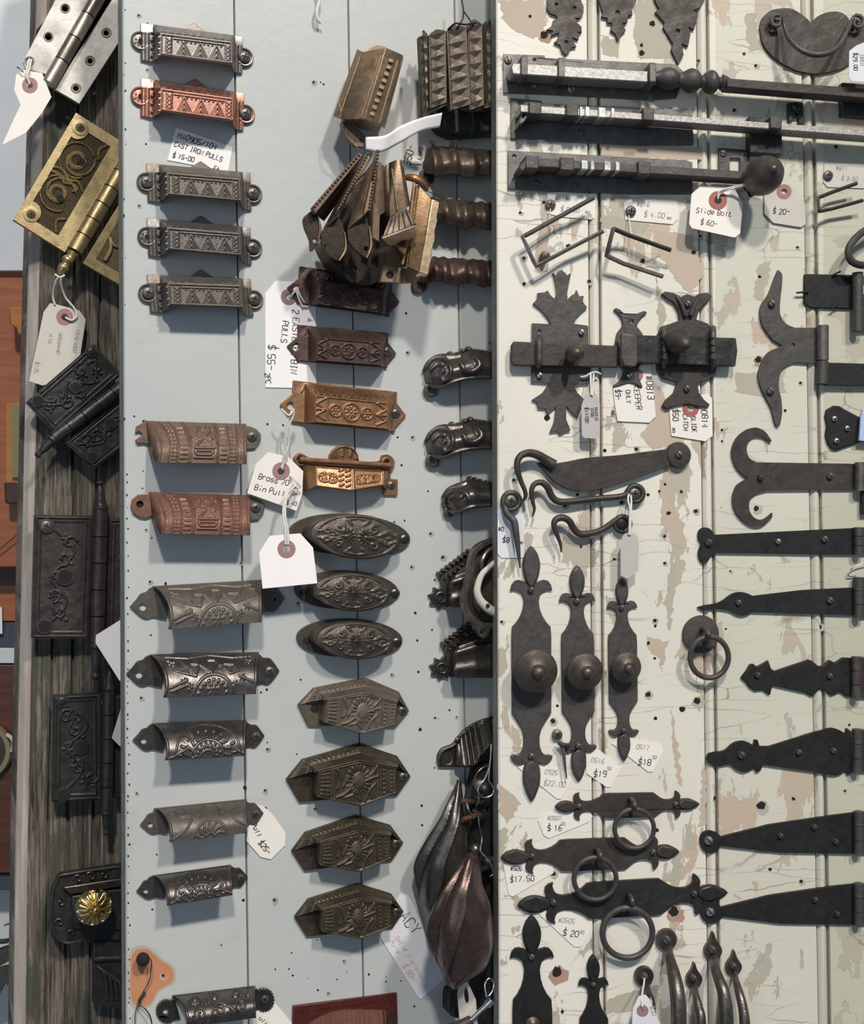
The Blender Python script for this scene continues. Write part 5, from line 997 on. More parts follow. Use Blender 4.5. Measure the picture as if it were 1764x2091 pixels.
T.add('keeper', prism(CB, rect(1719, 168, 236, 1900, 182, 250), 0, 7), BLACKH, bevel=1); screw(T, 1038, 122, 3, 8, IRON_L, 'l', ang=70); screw(T, 1167, 180, 3, 8, SCREW_B, 'l', ang=80)
T = Thing(CB, 'slide_bolt', 'middle long iron slide bolt with three bright rings and wedge-shaped left end', 'bolt', (1300, 250), 'long slide bolts')
T.add('plate', prism(CB, [(1043, 200), (1106, 206), (1106, 212), (1414, 224), (1416, 296), (1300, 296), (1120, 288), (1110, 283), (1043, 283)], 0, 2.5), IRON_L, bevel=.4)
T.add('bar', prism(CB, rect(1062, 213, 229, 1320, 231, 246), 5, 23), BOLTM, bevel=.8); T.add('rod', prism(CB, rect(1310, 230, 244, 1900, 275, 289), 7, 23), BOLTM, bevel=.8)
for a, b, dy in ((1080, 1106, 0), (1156, 1181, 4), (1313, 1336, 13), (1573, 1597, 30)): T.add('strap', prism(CB, rect(a, 207 + dy, 232 + dy, b, 209 + dy, 234 + dy), 0, 26), IRON, bevel=1)
T.add('nose', prism(CB, [(1059, 256), (1062, 240), (1076, 214), (1081, 206), (1082, 232), (1070, 250)], 2, 20, [[(1066, 238), (1075, 222), (1075, 230), (1068, 242)]]), IRON_L, bevel=.8)
T.add('ring', join(*[prism(CB, rect(x, 216 + dy, 238 + dy, x + w_, 217 + dy, 239 + dy), 6, 25) for x, w_, dy in ((1184, 6, 0), (1195, 9, 0), (1222, 16, 2), (1248, 7, 3))]), RINGM, bevel=.8)
T.add('keeper', prism(CB, rect(1531, 236, 312, 1597, 240, 316), 0, 10), BLACKH, bevel=.8); screw(T, 1187, 268, 3, 8, IRON_L, 'l')
T = Thing(CB, 'slide_bolt', 'lowest long iron slide bolt ending in a round dark knob', 'bolt', (1300, 350), 'long slide bolts')
T.add('plate', prism(CB, [(1037, 307), (1110, 311), (1400, 327), (1414, 331), (1414, 396), (1300, 396), (1120, 390), (1037, 385)], 0, 2.5, [circ(1050, 319, 4, 10), circ(1050, 368, 4, 10)]), IRON_L, bevel=.4)
T.add('bar', prism(CB, rect(1074, 321, 339, 1545, 351, 368), 6, 22), IRON, bevel=.8)
for a, b, dy in ((1073, 1100, 0), (1144, 1173, 4), (1303, 1329, 12)): T.add('strap', prism(CB, rect(a, 316 + dy, 343 + dy, b, 318 + dy, 345 + dy), 0, 25), IRON, bevel=1)
T.add('nose', prism(CB, [(1059, 344), (1062, 336), (1072, 326), (1074, 316), (1076, 340), (1068, 350)], 2, 24), IRON, bevel=.8)
T.add('ring', join(*[prism(CB, rect(x, 326 + dy, 346 + dy, x + w_, 327 + dy, 347 + dy), 6, 24) for x, w_, dy in ((1187, 14, 0), (1206, 8, 1), (1234, 14, 2), (1257, 9, 3))]), RINGM, bevel=.8)
T.add('knob', lathe(CB, 1583, 342, [(14, 6), (16, 10), (13, 16), (22, 20), (34, 26), (37.5, 34), (36, 42), (30, 49), (20, 54), (9, 57), (7, 59), (2, 60)], 40), OVALM, smooth=50); screw(T, 1097, 372, 3, 6, IRON_L, 'l'); screw(T, 1177, 377, 3, 6, IRON_L, 'l')
T = Thing(CB, 'bolt_keeper', 'flat iron keeper plate with a square window behind the knob of the lowest bolt', 'bolt keeper', (1500, 325)); T.add('plate', prism(CB, [(1468, 302), (1530, 306), (1530, 352), (1468, 350)], 0, 3, [[(1490, 322), (1511, 323), (1511, 350), (1490, 349)], circ(1521, 318, 4, 12)]), IRON, bevel=.4); screw(T, 1478, 312, 3.2, 8, IRON_L, 'l')
T = Thing(CB, 'bolt_keeper', 'small arched black keeper screwed between the two upper bolts', 'bolt keeper', (1625, 230)); T.add('plate', prism(CB, [(1609, 209), (1640, 209), (1641, 253), (1631, 253), (1630, 239), (1620, 239), (1619, 248), (1610, 248)], 0, 4), BLACKH, bevel=.7); screw(T, 1627, 216, 5, 9, BLACKH, 'l')
# ---- kidney plate pull
T = iron('drop_handle', 'large kidney-shaped iron plate with a swinging bail, top right', 'drop handle', spl([(1552, 57), (1556, 38), (1568, 25), (1585, 18), (1613, 17), (1632, 26), (1648, 38), (1657, 50)], 3, False) + spl([(1657, 50), (1668, 34), (1690, 25), (1712, 24), (1728, 32), (1740, 48), (1757, 42), (1770, 70), (1764, 100), (1740, 126), (1715, 141), (1680, 149), (1659, 150), (1625, 143), (1591, 125), (1568, 104), (1556, 82), (1552, 57)], 3, False)[:-1], (1655, 85), IRON_R, 3, smooth_pts=0)
T.add('bail', tube(CB, [(1599, 36, 12), (1602, 56, 12), (1612, 80, 18), (1632, 100, 24), (1660, 111, 28), (1688, 109, 28), (1712, 94, 24), (1728, 66, 18), (1738, 44, 12), (1744, 32, 12)], [3, 4, 5, 5.5, 6, 6, 5.5, 5, 4, 3], 12), IRON)
T.add('scroll', tube(CB, [(a, b, 9) for a, b in spiral(1586, 44, 14, 1.2, -1.2, -1, 14)], 4), IRON); T.add('scroll', tube(CB, [(a, b, 9) for a, b in spiral(1750, 46, 15, 1.2, -1.8, 1, 14)], 4), IRON)
T = tag(CB, 'price_tag', 'white tag marked $29 hanging beside the kidney plate at the right edge', [(1734, 104), (1748, 93), (1765, 86), (1790, 96), (1790, 168), (1740, 166), (1733, 158)], 30, mat=PAPER_V); write(T, '$29.00', 1742, 108, 8, 88, 30, INK, .7); write(T, '0801', 1756, 112, 8, 88, 30, PENCIL, .7)
# ---- tags and staples
T = tag(CB, 'price_tag', 'cream tag #817 behind the larger staple', [(1118, 394), (1140, 392), (1214, 396), (1214, 444), (1206, 448), (1150, 443), (1117, 436)], .8, mat=PAPER); write(T, '#817', 1132, 411, 9, 2, .9, PENCIL, .7); write(T, '$ 5.00', 1145, 431, 9, 4, .9, PENCIL, .7); write(T, 'ea', 1195, 435, 6, 4, .9, PENCIL, .6); screw(T, 1125, 417, 2.5, 10.5, SCREW)
T.add('string', tube(CB, [(1124, 426, 3), (1122, 446, 3), (1124, 470, 3)], 1.2), STRING)
def staple(P, label, r, hh, mat):
    T = Thing(CB, 'iron_staple', label, 'staple', P[2], 'U-shaped iron staples'); a, b, c, d, e, f = P
    def mid(u, v, t): return (u[0] + (v[0] - u[0]) * t, u[1] + (v[1] - u[1]) * t)
    B_, C_ = P[2], P[3]
    L = [a + (hh + 3,), b + (hh,), mid(b, B_, .75) + (hh + 3,), mid(B_, mid(b, B_, .75), .3) + (hh + 3,), B_ + (hh + 3,), mid(B_, C_, .15) + (hh + 4,), mid(B_, C_, .5) + (hh + 4,), mid(B_, C_, .85) + (hh + 4,), C_ + (hh + 3,), mid(C_, e, .2) + (hh + 3,), e + (hh,), f + (hh + 3,)]
    T.add('rod', tube(CB, L, r, 4, sub=4, smooth=False), mat, smooth=20, bevel=.3); return T
staple([(1213, 403), (1136, 446), (1067, 484), (1094, 544), (1120, 532), (1232, 472)][:2] + [(1067, 484), (1094, 544)] + [(1159, 509), (1232, 472)], 'larger iron U staple lying tilted up over tag #817', 5, 12, IRON_L)
T = Thing(CB, 'nail_head', 'rusty screw head holding the larger staple', 'screw', (1115, 521)); T.add('head', lathe(CB, 1115, 521, [(9, 0), (10, 9), (8, 11), (2, 11.5)], 18), OXB)
T = tag(CB, 'price_tag', 'cream tag #816 with a dark screw above the smaller staple', [(1274, 414), (1286, 407), (1383, 407), (1385, 446), (1374, 458), (1277, 449)], .9, mat=PAPER); write(T, '#816', 1300, 421, 9, 2, 1, PENCIL, .7); write(T, '$ 4.00', 1315, 442, 10, 4, 1, PENCIL, .7); write(T, 'ea', 1362, 447, 6, 4, 1, PENCIL, .6); screw(T, 1289, 430, 2.5, 11, SCREW)
T.add('string', tube(CB, [(1284, 440, 3), (1286, 460, 6), (1290, 486, 12)], 1.2), STRING)
staple([(1370, 511), (1283, 480), (1252, 467), (1238, 522), (1272, 538), (1354, 565)], 'smaller dark iron U staple hanging below tag #816', 5, 12, IRON_R)
T = tag(CB, 'price_tag', 'cream tag reading Slide Bolt $60 with a red eyelet', [(1412, 396), (1430, 380), (1498, 382), (1517, 416), (1511, 477), (1500, 485), (1413, 466), (1407, 457)], lambda x, y: 14 + (y - 380) * .04, (1466, 409), PAPER, 19, EYELET_R, [[(1466, 402, 17), (1474, 392, 18), (1500, 384, 22), (1523, 377, 30), (1534, 366, 36), (1540, 352, 38)], [(1466, 406, 17), (1470, 390, 19), (1500, 381, 22), (1524, 374, 30), (1548, 358, 36)], [(1523, 378, 30), (1536, 372, 34), (1550, 360, 36)]])
write(T, 'Slide Bolt', 1421, 434, 10, 7, T.hf, INK, .7); write(T, '$ 60-', 1430, 458, 10, 7, T.hf, INK, .7)
T = tag(CB, 'price_tag', 'tag marked $20 under the round knob, its grey standing for shade', [(1560, 384), (1575, 376), (1611, 375), (1626, 388), (1643, 414), (1645, 457), (1636, 464), (1579, 455), (1561, 436)], 2, (1601, 391), PAPER_T, 15, EYELET); write(T, '$ 20-', 1578, 436, 10, 2, 2.1, INK, .7)  # cast shadow of the knob is put into this grey card colour
T = tag(CB, 'price_tag', 'cream tag #811 at the right edge with a screw above a small staple', [(1683, 334), (1800, 334), (1800, 386), (1690, 382), (1681, 372)], .9, mat=PAPER_T); write(T, '#811', 1707, 347, 8, 0, 1, PENCIL, .7); write(T, '$ 3.50', 1718, 368, 8, 3, 1, PENCIL, .7); screw(T, 1693, 357, 2.5, 10, SCREW)
staple([(1750, 374), (1700, 392), (1670, 404), (1672, 432), (1700, 426), (1762, 409)], 'small thin iron U staple under tag #811', 4, 10, IRON_R)
T = Thing(CB, 'iron_loop', 'thick bent iron loop cut by the right edge, above the small black hinge plate', 'loop', (1750, 505)); T.add('rod', tube(CB, [(1790, 458, 14), (1756, 478, 16), (1734, 505, 18), (1736, 530, 18), (1756, 541, 16), (1790, 540, 12)], 7.5), IRON_R)
# ---- latches in the middle band
cross = [(1129, 557), (1136, 562), (1140, 554), (1147, 551), (1153, 556), (1158, 562), (1166, 557), (1163, 572), (1158, 598), (1159, 612), (1168, 602), (1174, 600), (1177, 592), (1183, 605), (1192, 604), (1190, 616), (1199, 628), (1190, 635), (1179, 646), (1171, 661), (1201, 665), (1203, 784), (1170, 784), (1179, 802), (1193, 816), (1187, 832), (1179, 853), (1167, 842), (1156, 828), (1156, 856), (1165, 879), (1156, 880), (1145, 887), (1138, 880), (1123, 882), (1132, 862), (1136, 830), (1118, 846), (1114, 834), (1099, 833), (1096, 820), (1087, 816), (1108, 802), (1122, 782), (1085, 779), (1087, 660), (1125, 662), (1119, 649), (1105, 632), (1089, 619), (1098, 609), (1098, 598), (1111, 597), (1118, 593), (1125, 604), (1133, 611), (1137, 598), (1133, 572)]
T = iron('slide_latch', 'iron cross-shaped latch with leafy crests and a round knob on a slide bar', 'latch', cross, (1145, 720), IRON, 3, [(1101, 677, 4.5)], bevel=0)
T.add('slide_bar', prism(CB, [(1044, 706), (1049, 697), (1262, 706), (1262, 750), (1048, 746), (1044, 738)], 5, 10), IRON_R, bevel=.8)
T.add('staple', tube(CB, [(1101, 690, 3), (1101, 698, 12), (1101, 722, 13), (1101, 742, 12), (1099, 748, 3)], 7), IRON); T.add('knob', lathe(CB, 1180, 719, [(8, 9), (9, 14), (16, 18), (19, 24), (17, 30), (11, 34), (4, 36), (1, 36.3)], 28), OVALM, smooth=60)
rivet(T, 1189, 678, 4.5, 6.5); rivet(T, 1103, 766, 4.5, 6.5)
k2 = [(1253, 632), (1258, 628), (1267, 632), (1275, 640), (1284, 640), (1301, 640), (1308, 637), (1317, 634), (1322, 639), (1314, 644), (1306, 654), (1300, 665), (1312, 680), (1317, 706), (1312, 740), (1301, 757), (1306, 774), (1313, 790), (1309, 793), (1298, 785), (1284, 782), (1268, 787), (1253, 791), (1252, 787), (1262, 780), (1270, 770), (1272, 757), (1260, 740), (1255, 706), (1260, 680), (1272, 664), (1269, 650), (1262, 640)]
T = iron('bolt_keeper', 'small iron bolt keeper with horned ends between the two slide latches', 'bolt keeper', k2, (1285, 710), IRON, 3, [(1289, 656, 4)])
T.add('bridge', prism(CB, [(1268, 678), (1303, 681), (1304, 740), (1300, 749), (1270, 746), (1266, 730)], 8, 17), IRON, bevel=2); rivet(T, 1286, 766, 4.5, 5.5)
k3 = [(1351, 600), (1358, 595), (1377, 598), (1391, 606), (1398, 602), (1404, 600), (1410, 602), (1418, 605), (1428, 599), (1445, 597), (1454, 604), (1448, 615), (1438, 622), (1428, 632), (1422, 652), (1445, 660), (1460, 675), (1464, 700), (1464, 745), (1460, 767), (1445, 776), (1424, 781), (1428, 802), (1438, 816), (1450, 826), (1445, 833), (1422, 830), (1403, 825), (1382, 829), (1362, 836), (1352, 829), (1360, 816), (1376, 802), (1383, 781), (1352, 772), (1342, 755), (1339, 720), (1340, 690), (1350, 667), (1388, 654), (1385, 634), (1376, 618), (1362, 610)]
T = iron('slide_latch', 'dark iron slide latch with horned crests, lumpy knob and two rope-twist staples', 'latch', k3, (1403, 715), IRON_R, 4)
T.add('slide_bar', prism(CB, [(1298, 684), (1503, 690), (1506, 716), (1502, 748), (1298, 741)], 6, 11), BLACKH, bevel=.8)
for x in (1357, 1456):
    T.add('twisted_staple', join(tube(CB, [(x, 670, 3), (x, 680, 14), (x, 712, 15), (x, 738, 14), (x - 2, 750, 4)], 6), *[tube(CB, [(x - 6, 686 + i * 14, 14), (x, 690 + i * 14, 18), (x + 6, 692 + i * 14, 14)], 2) for i in range(4)]), IRON)
T.add('knob', lathe(CB, 1404, 702, [(10, 10), (14, 14), (23, 18), (24, 23), (17, 28), (15, 31), (8, 35), (2, 36)], 24, (.3, -.3)), IRON_R, smooth=60); rivet(T, 1406, 620, 5.5, 7, IRON_L); rivet(T, 1404, 793, 5.5, 7, IRON_L)
T.add('leaf_ridge', join(tube(CB, [(1380, 604, 4), (1392, 622, 6), (1400, 645, 6)], [2, 4, 5]), tube(CB, [(1428, 604, 4), (1418, 622, 6), (1410, 645, 6)], [2, 4, 5])), IRON_R)
T = tag(CB, 'price_tag', 'cream tag #0813 KEEPER ONLY below the small horned keeper', [(1262, 742), (1329, 746), (1339, 850), (1326, 863), (1261, 860), (1256, 830), (1252, 791)], 1.5, (1299, 766), PAPER, 14)
write(T, '#0813', 1319, 768, 13, 86, 1.6, INK, .8); write(T, 'KEEPER', 1294, 788, 11, 84, 1.6, INK, .75); write(T, 'ONLY', 1277, 797, 9, 84, 1.6, INK, .7); write(T, '$9-', 1256, 796, 10, 84, 1.6, INK, .75); write(T, 'ea', 1249, 838, 7, 84, 1.6, INK, .65)
T = tag(CB, 'price_tag', 'cream tag 0814 SLIDE CATCH $50 with a red eyelet under the dark slide latch', [(1366, 826), (1390, 812), (1445, 804), (1454, 813), (1455, 890), (1440, 901), (1371, 890)], 1.3, (1410, 834), PAPER, 17, EYELET_R)
write(T, '0814', 1432, 838, 12, 87, 1.4, INK, .75); write(T, 'SLIDE', 1411, 850, 9, 86, 1.4, INK, .7); write(T, 'CATCH', 1394, 846, 9, 86, 1.4, INK, .7); write(T, '$50', 1373, 836, 11, 86, 1.4, INK, .8); write(T, 'ea', 1373, 874, 7, 86, 1.4, INK, .6)
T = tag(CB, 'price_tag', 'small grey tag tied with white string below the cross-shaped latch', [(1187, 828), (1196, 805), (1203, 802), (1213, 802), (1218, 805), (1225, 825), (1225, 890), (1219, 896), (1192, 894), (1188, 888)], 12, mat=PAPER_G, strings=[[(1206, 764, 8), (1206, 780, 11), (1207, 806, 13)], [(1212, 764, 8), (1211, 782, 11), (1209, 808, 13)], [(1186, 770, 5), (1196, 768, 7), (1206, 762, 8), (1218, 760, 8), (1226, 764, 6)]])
write(T, 'MAXX10', 1214, 832, 6, 88, 12, INK, .6); write(T, '0700', 1206, 834, 6, 88, 12, INK, .6); write(T, '$14700', 1194, 832, 7, 88, 12, INK, .7)
# ---- right side hinges
T = iron('strap_hinge', 'worn iron hinge with a two-horned whale-tail end', 'hinge', spl([(1589, 551), (1597, 560), (1597, 580), (1595, 598), (1593, 617), (1593, 640), (1600, 655), (1610, 664), (1624, 669)], 3, False) + [(1670, 669), (1670, 743)] + spl([(1622, 740), (1606, 747), (1594, 761), (1590, 788), (1595, 814), (1597, 840), (1593, 867), (1588, 870), (1583, 866)], 3, False) + spl([(1574.5, 832), (1556, 796), (1548, 767), (1556, 740), (1569, 719), (1598, 706)], 3, False) + spl([(1577, 693), (1556, 661.5), (1553, 627), (1569, 601), (1580, 572), (1589, 551)], 3, False)[:-1], (1620, 705), IRON, 3, [(1619, 704, 4)])
T.add('barrel', tube(CB, [(1679, 665, 6), (1679, 736, 6)], 12.5, 18, smooth=False), IRON_L); T.add('barrel', tube(CB, [(1679, 738, 6), (1677, 784, 6)], 12.5, 18, smooth=False), IRON); T.add('arm', prism(CB, rect(1686, 740, 786, 1850, 745, 788), 2, 7), IRON_B, bevel=.6); rivet(T, 1578, 619, 4.5, 8, IRON_L); rivet(T, 1575, 798, 4.5, 8, IRON_L)
T = iron('butt_hinge', 'short black square hinge plate at the right edge above the horned hinge', 'hinge', [(1643, 559), (1745, 561), (1744, 631), (1656, 629), (1642, 618)], (1690, 595), IRON_B, 3); T.add('barrel', tube(CB, [(1751, 557, 8), (1751, 676, 8)], 11, 16, smooth=False), IRON); T.add('leaf', prism(CB, rect(1758, 600, 672, 1850, 600, 672), 2, 6), OXB, bevel=.5)
T.add('tack', join(tube(CB, [(1626, 598, 4), (1652, 595, 5)], 2, smooth=False), tube(CB, [(1700, 562, 5), (1716, 554, 6)], 2, smooth=False), tube(CB, [(1698, 632, 5), (1712, 620, 6)], 2, smooth=False)), IRON_B)
T = iron('strap_hinge', 'rounded black hinge tab with three holes at the right edge', 'hinge', [(1703, 828), (1714, 829), (1726, 836), (1756, 852), (1800, 862), (1800, 896), (1756, 903), (1709, 919), (1698, 916), (1690, 904), (1686, 888), (1689, 869), (1685, 850), (1688, 836)], (1720, 875), IRON_B, 3)
for x, y in ((1706, 855), (1732, 874.6), (1710, 900)): rivet(T, x, y, 4, 6, SCREW_B, False)
T = Thing(CB, 'blue_sleeve', 'pale blue paper sleeve poking in at the right edge', 'paper', (1765, 868)); T.add('sleeve', prism(CB, [(1762, 836), (1758, 850), (1756, 880), (1754, 900), (1800, 904), (1800, 830)], 6, 9), plain('pale_blue_paper', (.42, .55, .78), .7), bevel=.6)
ram = spl([(1527, 977), (1514, 967), (1500, 948), (1494, 922), (1503, 896), (1522, 879), (1543, 873), (1562, 881), (1576, 901)], 3, False) + spl([(1572, 903), (1561, 894), (1543, 891), (1530, 900), (1524.5, 917), (1530, 935), (1545, 944)], 3, False) + [(1751, 947), (1751, 999.5)] + spl([(1569, 1001), (1545, 1008), (1531, 1022), (1531, 1044), (1543, 1059), (1560, 1060), (1577, 1047)], 3, False) + spl([(1577, 1056), (1556, 1074), (1532, 1073), (1508, 1054), (1496, 1026), (1502, 995), (1517, 982)], 3, False)
T = iron('strap_hinge', "iron strap hinge curling into two ram's horns", 'hinge', ram, (1620, 975), IRON_R, 3); rivet(T, 1555, 976, 4.5, 7, IRON_R); rivet(T, 1697, 972, 4.5, 7, IRON_L); T.add('barrel', tube(CB, [(1756, 944, 7), (1756, 1002, 7)], 11, 16, smooth=False), IRON_L); T.add('leaf', prism(CB, rect(1760, 998, 1050, 1850, 998, 1050), 2, 6), IRON_B, bevel=.5)
T = Thing(CB, 'black_wire', 'thin wire loop on the cream door at the right edge', 'wire', (1750, 1165)); T.add('strand', tube(CB, [(1748, 1176, 2), (1732, 1176, 3), (1740, 1160, 5), (1764, 1150, 5), (1790, 1150, 4)], 1.3), WIRE)
def strap(label, pts, at, screws, bx, y0, y1, mat=IRON_B):
    T = iron('strap_hinge', label, 'hinge', pts, at, mat, 3, group=None)
    for s in screws: rivet(T, s[0], s[1], 4.5, s[2] if len(s) > 2 else 7, s[3] if len(s) > 3 else IRON_L)
    n = 3
    for i in range(n): T.add('knuckle', tube(CB, [(bx, y0 + (y1 - y0) * i / n + .7, 6), (bx, y0 + (y1 - y0) * (i + 1) / n - .7, 6)], 10, 16, smooth=False), IRON)
    T.add('far_leaf', prism(CB, rect(bx + 6, y0 + 2, y1 - 2, bx + 90, y0 - 2, y1 + 2), 1, 4), OXB, bevel=.5); return T
strap('straight black strap hinge with a double-lobed end', spl([(1459, 1092), (1450, 1080), (1437, 1077), (1427, 1085), (1426, 1100), (1432, 1110), (1427, 1124), (1427, 1138), (1434, 1149), (1443, 1149), (1452, 1136), (1459, 1129)], 3, False) + [(1748, 1133), (1748, 1078)], (1590, 1108), [(1449, 1108, 8, IRON), (1591, 1106, 6, SCREW_B), (1686, 1101)], 1753, 1076, 1133)
strap('black strap hinge drawn out to a thin spear point', [(1425, 1240), (1437, 1236.5)] + spl([(1464, 1232), (1478, 1225), (1491, 1215), (1503, 1210), (1515, 1209), (1527, 1212), (1537, 1217)], 3, False) + [(1638, 1205), (1748, 1199.6), (1748, 1256.6), (1535, 1250)] + spl([(1528, 1255), (1515, 1257.7), (1502, 1254), (1490, 1247.6), (1468, 1244)], 3, False) + [(1436, 1247)], (1600, 1230), [(1510, 1231, 6), (1697, 1226)], 1753, 1178, 1262)
strap('black strap hinge with a toothed halberd-shaped outline', [(1513, 1384), (1525, 1368), (1531, 1357), (1538, 1355), (1545, 1361), (1556, 1356), (1569, 1348), (1575, 1366), (1582, 1370), (1651, 1347), (1658, 1349), (1671.5, 1360.4), (1683, 1358), (1693, 1347), (1705, 1353), (1721, 1342.6), (1739, 1343.7), (1739, 1424), (1728, 1422), (1716, 1413), (1698, 1421), (1683, 1408), (1672, 1408), (1659, 1423), (1645, 1415), (1577.7, 1400), (1573, 1420), (1558, 1409), (1542, 1411), (1531, 1404), (1524, 1394)], (1630, 1385), [(1549, 1379, 6, IRON), (1697, 1381, 6)], 1748, 1340, 1426)
strap('black strap hinge with a finger tip, round swell and small cross spurs', spl([(1444, 1545), (1448, 1539), (1458, 1536), (1470, 1535), (1482, 1531), (1493, 1521), (1504, 1515), (1518, 1513), (1530, 1517), (1539, 1523)], 3, False) + [(1541, 1511), (1547, 1511), (1551, 1524), (1571, 1524), (1660, 1496)] + spl([(1683, 1490), (1700, 1486.5), (1718, 1493), (1727, 1500)], 3, False) + [(1729, 1487), (1736, 1492), (1738.5, 1580), (1731, 1582), (1727, 1574)] + spl([(1715, 1582), (1703, 1584), (1683, 1581), (1660, 1576)], 3, False) + [(1558, 1562), (1553, 1574), (1545, 1577), (1541, 1568)] + spl([(1530, 1574), (1518, 1577), (1504, 1572), (1492, 1562), (1478, 1563), (1464, 1566), (1450, 1561), (1444, 1552)], 3, False), (1600, 1540), [(1516, 1543, 8, IRON), (1633.6, 1537, 6), (1704, 1534, 6)], 1750, 1488, 1578)
strap('long tapering black strap hinge with a round end, upper of the two', spl([(1472, 1709), (1466, 1702), (1454, 1697), (1440, 1698), (1431, 1708), (1430, 1722), (1436, 1735), (1448, 1743), (1462, 1739), (1471, 1728)], 3, False) + [(1593, 1741.5), (1748, 1744), (1748, 1659), (1700, 1665), (1571, 1684)], (1600, 1710), [(1449, 1718, 9, SCREW_B), (1596, 1708, 6, IRON), (1665, 1690, 6, IRON), (1709, 1720, 6, IRON)], 1753, 1656, 1745)
strap('long tapering black strap hinge with a round end, lowest on the door', spl([(1472, 1853), (1466, 1844), (1452, 1839), (1438, 1842), (1430, 1853), (1431, 1868), (1438, 1880), (1450, 1887), (1466, 1882), (1476, 1872)], 3, False) + [(1593, 1886.7), (1748, 1889), (1748, 1805), (1700, 1810), (1571, 1828.6)], (1600, 1855), [(1452, 1864, 9, SCREW_B), (1667, 1839, 6, IRON), (1712, 1868, 6, IRON)], 1753, 1803, 1890)
# ---- hooks
T = iron('hook', 'big flat leaf-bladed iron hook with a round end', 'hook', spl([(1112, 938), (1124, 944), (1134, 946), (1165, 941), (1196, 935), (1267, 929), (1320, 922), (1364, 917)], 3, False) + [(1368, 950)] + spl([(1330, 965), (1291, 978), (1231, 997), (1188, 1004), (1160, 999), (1131, 982), (1112, 961), (1098, 946)], 3, False), (1240, 960), IRON_R, 6, pname='blade', bevel=1.5)
T.add('eye_disc', lathe(CB, 1388, 929, [(26, 0), (27, 4), (24, 7), (14, 7.6), (4, 7.8)], 30), IRON_R); T.add('hook_end', tube(CB, [(1130, 950, 7), (1112, 938, 8), (1097, 929, 10), (1080, 925, 12), (1064, 930, 14), (1056, 944, 15), (1057, 962, 15), (1064.5, 985, 14), (1071, 1000, 14), (1073, 1013, 13), (1068, 1024, 12)], [12, 10, 9, 8, 7, 6.5, 6, 5, 4.5, 4, 2], 12), IRON_R); rivet(T, 1388, 928, 8.5, 8, IRON_L)
def hook(label, ring, rr, rod, rad, mat, scr):
    T = Thing(CB, 'hook', label, 'hook', rod[len(rod) // 2][:2], None)
    T.add('eye', tube(CB, [(x, y, 5) for x, y in circ(ring[0], ring[1], rr, 20)], 5.5, 12, True), mat); T.add('rod', tube(CB, rod, rad, 12), mat); screw(T, ring[0], ring[1], 8, rr * .72, scr); return T
hook('long slim iron hook below the big leaf-bladed hook', (1297, 1008), 16, [(1281, 1003, 6), (1270, 1013, 6), (1219, 1018, 6), (1165, 1024, 7), (1140, 1024, 7), (1127, 1014, 8), (1117, 994, 10), (1104, 985, 11), (1091, 989, 12), (1085, 1003, 12), (1088, 1025, 11), (1091, 1040, 10), (1087, 1055, 10)], [5.5, 6, 6, 6.5, 7, 7, 7, 6, 5.5, 5, 4, 3, 1.5], IRON_R, SCREW)
hook('short curly iron hook with the grey tag strung over its eye', (1271, 1070), 15, [(1259, 1060, 6), (1246, 1070, 6), (1228, 1082, 6), (1205, 1089, 7), (1184, 1090, 7), (1172, 1080, 8), (1162, 1064, 10), (1148, 1057, 11), (1134, 1062, 12), (1131, 1076, 12), (1138, 1094, 11), (1144, 1110, 10), (1146, 1128, 10)], [5.5, 6, 6, 6.5, 7, 7, 7, 7, 6.5, 5.5, 4.5, 3.5, 1.5], IRON_R, IRON_B)
T = hook('narrow iron hook hanging straight down over a white tag', (1044, 1023), 17, [(1030, 1034, 6), (1036, 1050, 7), (1049, 1064, 8), (1053, 1085, 9), (1056, 1106, 9), (1059, 1132, 9), (1062, 1160, 9)], [6, 7, 7.5, 7, 6, 4, 1.5], IRON, SCREW)
T = tag(CB, 'price_tag', 'white tag lettered $8 behind the narrow hanging hook', [(1016, 1040), (1028, 1012), (1062, 1010), (1070, 1040), (1070, 1139), (1024, 1139.5), (1016, 1130)], .8, mat=PAPER_V); write(T, '#0', 1017, 1084, 8, 3, .9, INK, .75); write(T, '$8', 1026, 1107, 10, 3, .9, INK, .85); write(T, 'ea', 1059, 1110, 6, 3, .9, INK, .7)
T = tag(CB, 'blank_tag', 'blank grey rounded tag hanging on string below the two curly hooks', spl([(1267, 1106), (1272, 1094), (1280, 1088), (1293, 1088), (1301, 1095), (1304, 1108)], 3, False) + [(1302.6, 1166), (1281, 1182), (1267, 1175)], 14, mat=PAPER_G, strings=[[(1284, 1009, 11), (1282, 1020, 14), (1286, 1040, 16), (1285, 1070, 16), (1284, 1092, 15)], [(1288, 1012, 11), (1289, 1026, 14), (1288, 1050, 16), (1287, 1092, 15)]])
